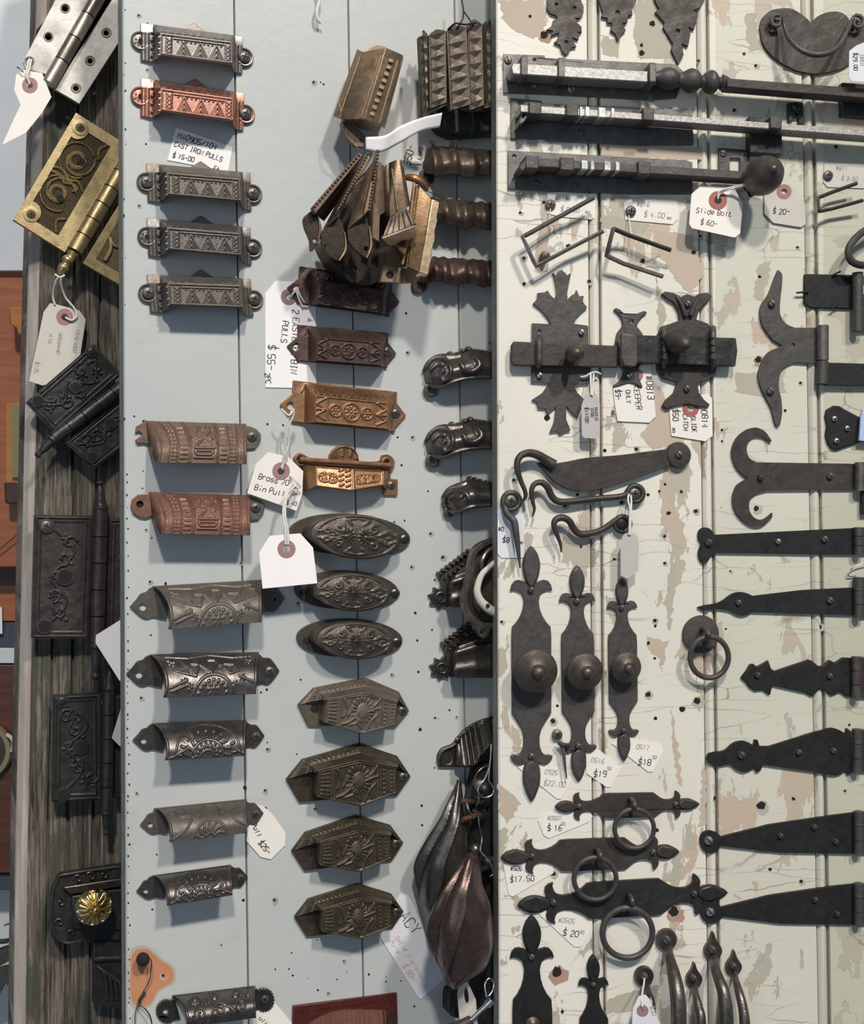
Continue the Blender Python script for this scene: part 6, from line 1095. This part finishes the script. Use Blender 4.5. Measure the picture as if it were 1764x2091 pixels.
# ---- fleur-de-lis plates
RS = [(0, 1114.5), (6, 1120), (12, 1129), (16, 1140), (18, 1150), (18, 1160), (16, 1173), (12, 1184), (10.5, 1191), (15, 1187), (25, 1184), (34, 1186), (40, 1194), (43, 1206.5), (36, 1204), (27.6, 1206.5), (20, 1211), (17, 1218), (15, 1228), (17, 1243), (22, 1257), (30, 1270), (39, 1280), (40.5, 1300), (40.5, 1430), (40, 1457), (34, 1466), (27.6, 1476), (20, 1489), (16.5, 1502), (16, 1515), (17, 1526), (21, 1536), (27, 1542), (35, 1541), (43, 1544), (41, 1551), (35, 1558), (28, 1562), (20, 1561), (13, 1557.5), (17, 1570), (18, 1586), (17, 1600), (12, 1615), (6, 1630), (0, 1638)]
KT = [1114.5, 1206.5, 1279, 1457, 1544, 1638]
def fleur(label, name, cat, tip, end, K, Ww, Wb, mat, knob=None, ring=None, at=None, group=None, screws=(1, 1), leafs=(1, 1)):
    tip = np.array(tip, float); end = np.array(end, float); L = np.hypot(*(end - tip)); d = (end - tip) / L; p = np.array([d[1], -d[0]]) * 1.0
    T = Thing(CB, name, label, cat, at or tuple((tip + end) / 2), group)
    def m(dx, y):
        t = np.interp(y, KT, K); body = np.clip(np.interp(y, [1225, 1270, 1465, 1520], [0, 1, 1, 0]), 0, 1); k = (Ww / 43) * (1 - body) + (Wb / 40) * body
        return tuple(tip + d * t + p * dx * k)
    out = [m(dx, y) for dx, y in RS] + [m(-dx, y) for dx, y in RS[-2:0:-1]]
    T.add('plate', prism(CB, out, 0, 3), mat, bevel=.7)
    for ok, pts in zip(leafs, ([(0, 1117), (12, 1132), (16.5, 1152), (15, 1172), (9, 1190), (0, 1203), (-9, 1190), (-15, 1172), (-16.5, 1152), (-12, 1132)], [(0, 1636), (12, 1614), (16.5, 1586), (12, 1564), (0, 1552), (-12, 1564), (-16.5, 1586), (-12, 1614)])):
        if ok: T.add('leaf', prism(CB, [m(*q) for q in pts], 2, 5), mat, bevel=1.6)
    for ok, y in zip(screws, (1205, 1545)):
        if ok: x_, y_ = m(0, y); rivet(T, x_, y_, 4.6, 6.5 * (Ww / 43) ** .5, IRON_L)
    if knob:
        x, y, r = knob; prof = [(.35, 3), (.35, 10), (.5, 13), (.8, 15), (.97, 17.5), (1, 19), (.97, 20.5), (.9, 21.5), (.82, 22.6), (.66, 25.5), (.46, 28.5), (.36, 29.6), (.33, 29.3), (.3, 30), (.26, 32), (.15, 33.6), (.02, 34)]
        s = r / 45; T.add('knob', lathe(CB, x, y, [(a * r, 3 + (b - 3) * s) for a, b in prof], 44), OVALM, smooth=45)
    if ring:
        x, y, r, ex, ey = ring; n = 26
        T.add('ring', tube(CB, [(x + r * math.cos(2 * math.pi * i / n), y + r * math.sin(2 * math.pi * i / n), 12 - 3 * math.sin(2 * math.pi * i / n)) for i in range(n)], max(4.2, r * .12), 14, True, 3), IRON)
        T.add('eyelet_loop', tube(CB, [(ex - 6, ey - 5, 2), (ex - 1, ey - 8, 8), (ex + 4, ey - 2, 17), (ex + 6, ey + 8, 19), (ex + 4, ey + 18, 10), (ex, ey + 18, 4)], 5, 10), IRON)
    return T
fleur('tallest iron knob plate with fleur-de-lis ends, left of three', 'knob_plate', 'door knob', (1085, 1114.5), (1086, 1638), [0, 92, 164.5, 342.5, 429.5, 523.5], 43, 40, IRON, (1102, 1375, 45), group='knob plates with fleur-de-lis ends')
fleur('middle-height iron knob plate with fleur-de-lis ends, centre of three', 'knob_plate', 'door knob', (1178.5, 1154), (1182.5, 1597), [0, 75, 140, 300, 369, 443], 37, 33, IRON, (1202, 1375, 38), group='knob plates with fleur-de-lis ends')
fleur('smallest iron knob plate with fleur-de-lis ends, right of three', 'knob_plate', 'door knob', (1270, 1180), (1275, 1555), [0, 62, 116, 253, 312, 375], 31, 29, IRON, (1286, 1366, 31.5), group='knob plates with fleur-de-lis ends')
fleur('small horizontal fleur-de-lis ring handle, topmost of three', 'ring_handle', 'ring handle', (1134, 1648), (1429, 1642), [0, 50, 98, 202, 246.5, 295], 28, 25, IRON_R, ring=(1295, 1692, 40, 1290, 1640), group='fleur-de-lis ring handles')
fleur('middle horizontal fleur-de-lis ring handle with its left tip at the door edge', 'ring_handle', 'ring handle', (1023.4, 1751.6), (1388, 1739), [0, 65, 121, 254, 311, 364.6], 35, 32, IRON_R, ring=(1215, 1794, 43, 1220, 1743), group='fleur-de-lis ring handles')
fleur('largest horizontal fleur-de-lis ring handle, lowest of three', 'ring_handle', 'ring handle', (1057.4, 1849), (1487, 1822.4), [0, 75, 143, 291, 362, 430], 42, 37, BLACKH, ring=(1281, 1904.6, 51, 1285, 1836), group='fleur-de-lis ring handles')
fleur('larger black fleur-de-lis plate cut by the bottom edge', 'knob_plate', 'door knob', (1086, 1869), (1090, 2420), [0, 88, 172, 400, 470, 551], 45, 40, IRON_B, (1090, 2096, 15), at=(1086, 2000))
fleur('smaller black fleur-de-lis plate cut by the bottom edge', 'knob_plate', 'door knob', (1211.6, 1950), (1216, 2340), [0, 63, 129, 300, 350, 390], 31, 29, IRON_B, at=(1213, 2040))
T = Thing(CB, 'ring_handle', 'iron ring hanging from a round disc, between the thin spear hinge and the nail holes', 'ring handle', (1440, 1310))
T.add('disc', lathe(CB, 1433, 1296, [(38, 0), (39, 2), (37, 4), (20, 4.6), (3, 4.8)], 40), IRON); T.add('ring', tube(CB, [(1448 + 39 * math.cos(2 * math.pi * i / 26), 1342 + 42 * math.sin(2 * math.pi * i / 26), 14 - 3 * math.sin(2 * math.pi * i / 26)) for i in range(26)], 5.5, 14, True, 3), IRON); T.add('eyelet_loop', tube(CB, [(1432, 1286, 4), (1436, 1284, 10), (1443, 1288, 18), (1447, 1298, 21), (1446, 1310, 12), (1440, 1312, 5)], 5, 10), IRON)
def ptag(label, pts, lines, h=.9, mat=None):
    T = tag(CB, 'price_tag', label, pts, h, mat=mat or PAPER)
    for (t, x, y, s, a, m_) in lines: write(T, t, x, y, s, a, h + .1, m_, .75 if m_ is INK else .65)
ptag('cream tag 0925 $22 under the foot of the tallest knob plate', [(1056, 1566), (1075, 1560), (1130, 1560), (1168, 1592), (1146, 1632), (1137, 1631)], [('0925', 1112, 1580, 9, 6, PENCIL), ('$22.00', 1110, 1603, 10, 6, PENCIL)])
ptag('cream tag 0516 $19 by the foot of the middle knob plate', [(1197, 1579), (1197, 1534), (1222, 1530), (1269, 1568), (1247, 1607), (1239, 1607.5)], [('0516', 1207, 1556, 9, 6, PENCIL), ('$19', 1212, 1586, 12, 2, INK), ('50', 1240, 1572, 6, 2, PENCIL)])
ptag('cream tag 0517 $18 by the foot of the smallest knob plate', [(1249, 1518), (1286, 1506), (1350, 1520), (1354.5, 1534), (1333, 1576), (1323, 1576)], [('0517', 1299, 1529, 9, 4, PENCIL), ('$18', 1303, 1561, 12, 4, INK), ('00', 1332, 1549, 6, 4, PENCIL)])
ptag('cream tag 0507 $16 under the left end of the topmost ring handle', [(1098.5, 1675), (1108, 1662), (1200.6, 1655), (1210.5, 1666.5), (1203.4, 1678), (1121, 1712), (1110, 1706)], [('#0507', 1118, 1675, 8, -2, PENCIL), ('$ 16', 1118, 1697, 11, -3, INK), ('00', 1146, 1685, 6, -3, PENCIL)])
ptag('cream tag $17.50 under the left end of the middle ring handle', [(1027.7, 1766), (1060, 1758), (1130, 1762), (1130, 1783), (1047.5, 1831), (1039, 1828)], [('#505', 1042, 1777, 8, 3, INK), ('$17.50', 1042, 1802, 11, -4, INK)])
ptag('cream tag #0505 $20 under the left end of the lowest ring handle', [(1098.5, 1865), (1120, 1858), (1164, 1859), (1205, 1887.6), (1203.4, 1907.5), (1186.4, 1934), (1172, 1933)], [('#0505', 1140, 1883, 9, 5, PENCIL), ('$ 20', 1149, 1910, 12, 6, INK), ('00', 1184, 1906, 6, 6, PENCIL)])
T = Thing(CB, 'nail_head', 'grey cross-head screw beside the foot of the tallest knob plate', 'screw', (1139, 1501)); s_ = screw(T, 1139, 1501, 4, 10.5)
T = Thing(CB, 'iron_pin', 'thin iron pin hanging beside the foot of the middle knob plate', 'pin', (1153, 1550)); T.add('pin', tube(CB, [(1146, 1520, 6), (1150, 1532, 7), (1153, 1560, 7), (1157, 1590, 7)], [4, 4, 3, 1.2]), IRON_L); T.add('head', tube(CB, [(1140, 1516, 6), (1150, 1521, 8), (1162, 1522, 6)], 4.5), IRON_R)
# ---- bow handles at the bottom
def bow(label, top, r, rod, rad, mat, tear=False):
    T = Thing(CB, 'pull_handle', label, 'pull handle', rod[1][:2], 'bow handles at the bottom')
    if tear: T.add('finial', prism(CB, spl([(top[0], top[1] - r * 2.1), (top[0] + r * .35, top[1] - r * 1.2), (top[0] + r, top[1] - r * .1), (top[0] + r * .7, top[1] + r * .8), (top[0], top[1] + r * 1.1), (top[0] - r * .7, top[1] + r * .8), (top[0] - r, top[1] - r * .1), (top[0] - r * .35, top[1] - r * 1.2)], 4), 0, 4), mat, bevel=1.2)
    else: T.add('finial', lathe(CB, top[0], top[1], [(r, 0), (r * 1.02, 3), (r * .9, 5), (r * .3, 5.5), (2, 5.6)], 28), mat)
    T.add('grip', tube(CB, rod, rad, 14), mat); rivet(T, top[0], top[1], 6.5, r * .4, IRON_L); return T
bow('thick bow handle with a flat round top, leftmost but one at the bottom', (1363, 1921), 22, [(1364, 1936, 5), (1367, 1955, 16), (1376, 1990, 30), (1383, 2030, 40), (1386, 2080, 44), (1386, 2200, 46)], [9, 10, 13, 15, 15.5, 15], CASTG)
T = bow('bow handle with a small round top and a tag tied to it', (1317, 1996), 20, [(1318, 2010, 5), (1322, 2028, 14), (1330, 2060, 24), (1334, 2200, 30)], [8, 8, 9, 9], DARKC)
bow('short bow handle with a teardrop top, between the thicker two', (1418, 1999), 16, [(1418, 2012, 5), (1420, 2030, 14), (1426, 2056, 22), (1432, 2090, 28), (1434, 2200, 30)], [6, 7, 9, 10, 10], CASTG, True)
bow('tall bow handle with the highest teardrop top', (1456.5, 1941), 18, [(1457, 1956, 5), (1459, 1974, 16), (1468, 2000, 26), (1478, 2030, 34), (1483, 2080, 38), (1484, 2200, 40)], [8, 9, 11, 13, 14, 14], CASTG, True)
bow('slim bow handle with a teardrop top, furthest right', (1499, 1974), 16, [(1500, 1988, 5), (1503, 2005, 14), (1510, 2030, 24), (1517, 2060, 30), (1521, 2100, 34), (1522, 2200, 34)], [6, 7, 9, 10, 11, 11], CASTG, True)
T = tag(CB, 'price_tag', 'tag with a dark mauve eyelet hanging from the small round-topped bow handle', [(1304, 2034), (1318, 2031), (1326, 2040), (1352, 2100), (1360, 2140), (1288, 2140), (1292, 2060)], 34, (1312, 2064), PAPER_V, 12, strings=[[(1316, 1998, 9), (1314, 2012, 20), (1311, 2030, 32), (1311, 2056, 36)]], hr=3); write(T, '$00', 1326, 2056, 9, 70, 34, PENCIL, .6); write(T, '#10', 1291, 2096, 8, 80, 34, PENCIL, .6)
# ================================================================ hinges on the weathered post
def quadrel(B, A, Bq, C, D, nu, nv, h, rel, h0=0):
    """A top-left, Bq bottom-left, C bottom-right, D top-right"""
    return sheet(B, [[Bq + (h,), C + (h,)], [A + (h,), D + (h,)]], nu, nv, rel, skirt=h0)
# steel butt hinge
T = Thing(PB, 'butt_hinge', 'pale worn steel butt hinge with a tied-on tag, top left', 'hinge', (150, 80))
T.add('leaf', prism(PB, [(150, -70), (47, 125), (52, 140), (93, 151), (210, -30), (230, -70)], 22, 26, [circ(133, 17, 7, 16), circ(99, 75, 7, 16), circ(60, 125, 7, 16)]), STEEL, bevel=.3)
for cx, cy in ((133, 17), (99, 75), (60, 125), (217, 67), (184, 124), (155, 180)): T.add('countersink', tube(PB, [(x, y, 26) for x, y in circ(cx, cy, 9, 14)], 1.6, 6, True, 2), BARREL)
T.add('leaf', prism(PB, [(260, -60), (228, 0), (110, 181), (162, 212), (235, 98), (300, -10)], 22, 26, [circ(217, 67, 6, 16), circ(184, 124, 6, 16), circ(155, 180, 6, 16)]), STEEL, bevel=.3)
T.add('hole_back', prism(PB, [(75, 60), (150, -20), (230, 0), (225, 90), (150, 195), (60, 150)], 12, 15), DARK)
for i in range(5):
    a, b = np.array([232.0, -60]), np.array([99.0, 172]); p0, p1 = a + (b - a) * (i / 5 + .004), a + (b - a) * ((i + 1) / 5 - .004)
    T.add('knuckle', tube(PB, [tuple(p0) + (30,), tuple(p1) + (30,)], 14, 18, smooth=False), BARREL if i % 2 else metal('mid_steel', (.42, .38, .33), (.27, .24, .2), .4, .85, .3, 120))
T = tag(PB, 'price_tag', 'long twisted cream tag with mauve eyelet on the steel hinge', [(33, 152), (50, 143), (86, 149), (105, 198), (86, 230), (53, 271), (4, 296), (24, 252), (42, 214), (29, 184)], lambda x, y: 32 + (y - 150) * .06, (61, 174), PAPER, 16, strings=[[(60, 120, 28), (56, 136, 34), (54, 152, 36), (60, 170, 36)], [(64, 122, 28), (60, 140, 34), (56, 156, 36), (61, 172, 36)]])
T.add('wire', tube(PB, [(35, 137, 34), (42, 142, 36), (48, 148, 36)], 1.2), DARKC)
# brass ornamental hinge
T = Thing(PB, 'ornate_hinge', 'tilted brass hinge with engraved scrolls', 'hinge', (160, 400))
A, Bq, C, D = (155, 230), (27, 448), (133, 515), (261, 297)
def relb(S, Tt):
    X = S * 124; Y = (1 - Tt) * 253; Z = np.zeros_like(S); m = np.maximum
    inside = (X > 16) & (X < 94) & (Y > 22) & (Y < 232) & (np.hypot(X - 18, Y - 24) > 24) & (np.hypot(X - 22, Y - 222) > 22)
    Z = np.where(inside, -1.4 + .5 * np.sin(X * 1.9) * np.sin(Y * 1.9), 0)
    r = np.zeros_like(S)
    for cx, cy in ((50, 82), (50, 160)):
        r = m(r, seg(X, Y, spiral(cx, cy, 38, .92, -.6, 1 if cy < 100 else -1, 26)[:20], 3)); r = m(r, ringf(X, Y, cx, cy, 15, 5)); r = m(r, ringf(X, Y, cx, cy, 36, 2.2) * (X < cx + 26))
    for p in ([(16, 118), (34, 114), (56, 124), (74, 118), (92, 130)], [(18, 128), (34, 126), (50, 134), (66, 128)], [(86, 24), (78, 40), (86, 56)], [(86, 228), (76, 208), (90, 196)], [(74, 140), (80, 132), (70, 128)]): r = m(r, seg(X, Y, spl(p, 4, False), 3))
    return Z + (1.9 * r) * inside
g = quadrel(PB, A, Bq, C, D, 190, 380, 24, relb, 18)
X = np.linspace(0, 1, 190); mi = []
S_, T_ = np.meshgrid(np.linspace(0, 1, 190), np.linspace(0, 1, 380)); zz = relb(S_, T_); zf = zz[:-1, :-1].reshape(-1); nmi = [1 if z < -.55 else 0 for z in zf] + [0] * (len(g[1]) - 189 * 379)
T.add('leaf', g, [BRASS, BRASS_BG], smooth=50, mi=nmi)
T.add('leaf', prism(PB, [(168, 537), (280, 604), (400, 400), (290, 340)], 18, 24), BRASS, bevel=.6); T.add('panel', prism(PB, [(196, 528), (262, 566), (350, 420), (280, 380)], 23, 24.6), BRASS_BG); T.add('scroll', tube(PB, [(214, 532, 25), (226, 508, 26), (224, 484, 26), (232, 500, 26), (250, 506, 25)], [5, 4, 2.5, 3.5, 3]), BRASS)
for i in range(6):
    a, b = np.array([264.0, 322]), np.array([152.0, 514]); p0, p1 = a + (b - a) * (i / 6 + .005), a + (b - a) * ((i + 1) / 6 - .005); T.add('knuckle', tube(PB, [tuple(p0) + (28,), tuple(p1) + (28,)], 16, 18, smooth=False), BRASS)
T.add('finial', tube(PB, [(150, 516, 28), (144, 526, 28), (138, 532, 28), (134, 540, 28), (130, 546, 28), (124, 556, 28), (120, 562, 28)], [12, 9, 12, 8, 11, 8, 3], 16), BRASS)
for x, y, k in ((164, 260, 1), (64, 437, 1), (166, 330, 0), (123, 405, 0)):
    if k: T.add('boss', lathe(PB, x, y, [(16, 22), (16, 24.6), (10, 24.8)], 20), BRASS); screw(T, x, y, 24.6, 9.5, BRASS_BG)
    else: T.add('screw_hole', lathe(PB, x, y, [(7, 20), (7, 25), (3, 25)], 16), DARK)
T = tag(PB, 'price_tag', 'long cream tag with faint pencil writing tied under the brass hinge', [(102, 619), (110, 620), (162, 634), (175, 652), (162, 738), (150, 745), (130, 780), (86, 787), (59, 778), (75, 705), (89, 637)], 12, (132, 647), PAPER_T, 17, strings=[[(122, 560, 28), (112, 580, 22), (108, 604, 15), (112, 622, 13)], [(124, 560, 28), (126, 586, 22), (134, 608, 16), (152, 630, 14), (156, 646, 14), (146, 654, 14), (133, 648, 14)], [(112, 560, 30), (122, 566, 31), (132, 562, 30)]])
write(T, '1978~4000', 156, 672, 7, 99, 12.1, PENCIL, .6); write(T, 'HORSHAND', 120, 680, 7, 97, 12.1, PENCIL, .6); write(T, 'H 16', 100, 682, 7, 97, 12.1, PENCIL, .6); write(T, '$135', 72, 738, 8, 97, 12.1, PENCIL, .6)
# black hinges
def ornate(label, quads, barrel, br, fin, holes, mat, h, seed, fin2=None):
    T = Thing(PB, 'ornate_hinge', label, 'hinge', (sum(q[0] for q in quads[0]) / 4, sum(q[1] for q in quads[0]) / 4), 'dark cast hinges on the post')
    for qi, (A, B_, C, D) in enumerate(quads):
        W = math.dist(A, D); H = math.dist(A, B_)
        def rel(S, Tt):
            X = S * W; Y = Tt * H; Z = 1.4 * seg(X, Y, [(5, 5), (W - 5, 5), (W - 5, H - 5), (5, H - 5)], 2.6, True); rg = random.Random(seed + qi); m = np.maximum
            Z = m(Z, 1.0 * seg(X, Y, [(13, 13), (W - 13, 13), (W - 13, H - 13), (13, H - 13)], 1.8, True))
            for i in range(5):
                cx, cy = W * (.3 + .4 * rg.random()), H * (.12 + .76 * (i + .5) / 5)
                Z = m(Z, 1.8 * petals(X, Y, cx, cy, 2, 12, 5, i)); Z = m(Z, 1.7 * seg(X, Y, spiral(cx + rg.uniform(-12, 12), cy + rg.uniform(-8, 8), 16, .9, rg.uniform(0, 6), rg.choice((1, -1)), 10), 2.6)); Z = m(Z, 1.3 * dot(X, Y, cx + 14, cy - 12, 4))
            Z = m(Z, 1.6 * seg(X, Y, spl([(W * .25, H * .1), (W * .6, H * .3), (W * .3, H * .5), (W * .7, H * .7), (W * .3, H * .9)], 5, False), 2.6)); return Z
        T.add('leaf', quadrel(PB, A, B_, C, D, int(W * .9), int(H * .9), h, rel, h - 6), mat, smooth=50)
    a, b = np.array(barrel[0], float), np.array(barrel[1], float); n = 5
    for i in range(n): T.add('knuckle', tube(PB, [tuple(a + (b - a) * (i / n + .004)) + (h + 4,), tuple(a + (b - a) * ((i + 1) / n - .004)) + (h + 4,)], br, 16, smooth=False), mat)
    for e, f in ((b, fin), (a, fin2)):
        if f is None: continue
        f = np.array(f, float); T.add('finial', tube(PB, [tuple(e + (f - e) * t) + (h + 4,) for t in (0, .12, .2, .6, .82, .9, 1)], [br * .95, br, br * .75, br * .55, br * .35, br * .6, br * .25], 14), mat)
    for x, y, r, sc in holes:
        T.add('boss', lathe(PB, x, y, [(r + 4, h - 2), (r + 4, h + 1.6), (r, h + 1.8)], 20), mat)
        if sc: screw(T, x, y, h + 1.8, r, SCREW if mat is PURPH else BLACKH)
        else: T.add('screw_hole', lathe(PB, x, y, [(r, h - 3), (r, h + 2), (r * .5, h + 2)], 16), DARK)
ornate('tilted black hinge with leaf scrolls and a pointed finial, below the long pencilled tag', [((191, 701), (53, 821), (111, 885), (249, 765)), ((262, 800), (133, 904), (193, 957), (330, 850))], ((262, 780), (110, 895)), 13, (74, 933), [(187, 717, 8, 1), (154, 790, 9, 0), (77, 818, 9, 0), (225, 865, 9, 0), (188, 933, 9, 0)], BLACKH, 20, 3)
ornate('large upright plum-brown hinge with cast flowers and steeple finials', [((70, 1051), (64, 1304), (180, 1304), (190, 1053)), ((222, 1058), (216, 1300), (300, 1296), (310, 1058))], ((206, 1042), (198, 1312)), 15, (194, 1388), [(95, 1074, 11, 1), (133, 1178, 14, 0), (91, 1279, 12, 0)], PURPH, 20, 11, (204, 980))
ornate('upright black hinge below the plum-brown one, in shade', [((109, 1420), (106, 1638), (209, 1634), (207, 1415)), ((236, 1420), (234, 1630), (300, 1626), (310, 1420))], ((222, 1410), (218, 1655)), 12, (217, 1705), [(127, 1432, 9, 1), (165, 1526, 12, 0), (129, 1623, 11, 0)], BLACKH, 20, 23, (225, 1360))
T = tag(PB, 'blank_tag', 'bright white tag corner sticking out beside the grey boarding edge', [(196, 1297), (252, 1262), (290, 1262), (300, 1400), (244, 1390), (195, 1313)], 34, mat=PAPER_W)
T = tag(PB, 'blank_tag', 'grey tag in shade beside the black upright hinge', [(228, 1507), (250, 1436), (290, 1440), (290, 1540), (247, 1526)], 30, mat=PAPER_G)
# rim latch with a brass knob
T = Thing(PB, 'rim_latch', 'black cast rim latch with a star-patterned brass knob', 'latch', (180, 1860))
T.add('case', prism(PB, [(122, 1786), (240, 1768), (300, 1766), (300, 1930), (170, 1925), (131, 1929), (110, 1908), (101, 1896), (105, 1818)], 10, 20), BLACKH, bevel=1.5)
T.add('rim', tube(PB, [(240, 1770, 21), (160, 1781, 21), (122, 1788, 21), (108, 1816, 21), (104, 1860, 21), (104, 1896, 21), (120, 1918, 21), (136, 1926, 21), (165, 1922, 21)], 3, smooth=False), PURPH)
T.add('ledge', prism(PB, [(129, 1812), (236, 1795), (300, 1790), (300, 1808), (236, 1812), (143, 1827)], 20, 26), DARKC, bevel=1.2)
T.add('inner_case', prism(PB, [(146, 1830), (240, 1816), (300, 1816), (300, 1900), (150, 1896)], 18, 24), BLACKH, bevel=1.2)
T.add('scrollwork', join(*[tube(PB, [(a, b, 21.5) for a, b in spiral(x, y, 10, 1, x, 1, 10)], 2) for x, y in ((124, 1842), (122, 1884), (146, 1906), (160, 1795), (186, 1790), (212, 1786))]), DARKC)
def starknob():
    prof = [(14, 24), (14, 36), (24, 40), (34, 43), (36, 45), (36, 47), (34.5, 48.5)] + [(r, 49 + 4.5 * (1 - (r / 34) ** 2)) for r in range(33, 8, -1)] + [(8, 54.5), (6.5, 57), (4, 58.2), (1, 58.6)]
    n = 120; V, Fc = lathe(PB, 196, 1861, prof, n); V = [list(v) for v in V]; k = PB.k(196, 1861)
    for a, (r, h) in enumerate(prof):
        if 9 <= r <= 33 and h > 48:
            for b in range(n):
                t = 2 * math.pi * b / n; c = math.cos(9 * t); e = min(1, (r - 8) / 5, (34 - r) / 3)
                V[a * n + b][2] += .0030 * e * (max(0, c) ** .5 - .55 * max(0, -c))
    return V, Fc
T.add('knob', starknob(), POLISH, smooth=40)
T = Thing(PB, 'rim_latch', 'second black latch with curved slats, just below the brass-knobbed one', 'latch', (215, 1990))
T.add('case', prism(PB, [(190, 1916), (300, 1912), (300, 2070), (190, 2052)], 10, 20), BLACKH, bevel=1.5)
T.add('slat', join(*[tube(PB, [(198 + 10 * i, 1972 + 6 * i, 21), (214 + 10 * i, 1990 + 6 * i, 24), (220 + 10 * i, 2040, 21)], 3) for i in range(4)], tube(PB, [(192, 1958, 22), (246, 1956, 22)], 5, smooth=False)), PURPH)
# ================================================================ far left gap
T = Thing(BB, 'wooden_cabinet', 'orange-brown varnished cabinet front behind the post', 'cabinet', (20, 850))
T.add('panel', prism(BB, [(-300, 545), (130, 552), (130, 1158), (-300, 1158)], -30, 6), ORW, bevel=.8)
T.add('rail', prism(BB, [(-300, 1214), (130, 1214), (130, 1268), (-300, 1268)], -30, 6), ORW, bevel=.8)
T.add('recess', prism(BB, [(-300, 1150), (130, 1150), (130, 1220), (-300, 1220)], -40, -20), DKW)
h_ = T.add('pull_block', prism(BB, [(17, 626), (90, 626), (90, 684), (36, 684), (33, 668), (18, 660)], 6, 38), ORW2, bevel=2)
T.add('bracket', prism(BB, [(12, 822), (56, 822), (56, 992), (12, 992)], 6, 14), ORW2, bevel=1); T.add('inlay', prism(BB, [(22, 825), (44, 825), (40, 976), (24, 976)], 14, 18), OLIVE, bevel=.6); T.add('ledge', prism(BB, [(8, 985), (90, 985), (90, 1028), (10, 1028)], 6, 30), DKW, bevel=1.5)
T = Thing(BB, 'screw_eye', 'small metal screw with fine wire hanging in front of the orange cabinet', 'screw', (42, 1055)); T.add('head', lathe(BB, 42, 1052, [(8, 5), (9, 12), (5, 16), (1, 17)], 16), DARKC); T.add('wire', tube(BB, [(44, 1062, 12), (36, 1088, 14), (18, 1106, 14), (-10, 1128, 14)], 1.2), DARKC)
T = Thing(BB, 'slate_box', 'slate-blue box front under the orange rail', 'box', (20, 1296)); T.add('front', prism(BB, [(-300, 1268), (130, 1270), (130, 1322), (-300, 1320)], -30, 4), NAVY, bevel=.8); T.add('lower_edge', prism(BB, [(-300, 1322), (130, 1324), (130, 1355), (-300, 1354)], -30, 8), PALEB, bevel=.8)
T = Thing(BB, 'white_card', 'sliver of white card at the left edge of the frame', 'card', (0, 1268)); T.add('card', prism(BB, [(-30, 1240), (4, 1240), (5, 1294), (-30, 1294)], 8, 9.5), PAPER_W)
T = Thing(BB, 'wooden_chest', 'dark reddish wooden chest front behind the post', 'chest', (10, 1570)); T.add('front', prism(BB, [(-300, 1357), (130, 1357), (130, 1783), (-300, 1783)], -30, 6), wood('red_dark_wood', (.13, .042, .02), (.07, .022, .012), .4), bevel=1)
T.add('bottom_edge', prism(BB, [(-300, 1784), (130, 1784), (130, 1818), (-300, 1818)], -30, 0), NAVY, bevel=.6)
T = Thing(BB, 'round_plaque', 'dark green round plaque with pale tarnished rim at the left edge', 'plaque', (-20, 1530)); T.add('plaque', lathe(BB, -42, 1534, [(62, 8), (64, 12), (60, 16), (52, 16), (48, 13), (4, 13)], 48), OLIVE); T.add('centre', lathe(BB, -42, 1534, [(50, 12), (50, 15), (4, 17)], 40), DGREEN); T.add('clip', tube(BB, [(14, 1500, 18), (24, 1508, 20), (28, 1520, 20), (24, 1534, 18)], 4), PAPER_T)
T = Thing(BB, 'coat_hook', 'grey iron hook bracket on the white board at the lower left edge', 'hook', (10, 1960)); T.add('arm', tube(BB, [(-30, 1922, 20), (10, 1922, 22), (28, 1914, 24), (29, 1896, 24), (22, 1886, 24), (8, 1890, 24)], [5, 5, 4, 3, 2, 1.2]), DARKC)
T.add('body', join(prism(BB, [(-40, 1960), (26, 1936), (34, 1930), (34, 1952), (10, 1968), (-40, 1990)], 4, 22), prism(BB, [(-40, 1990), (20, 1976), (30, 1990), (14, 2004), (0, 2030), (-40, 2050)], 4, 16)), IRON, bevel=2); T.add('leg', tube(BB, [(12, 2000, 14), (22, 2016, 16), (34, 2038, 16)], 3.5), IRON)
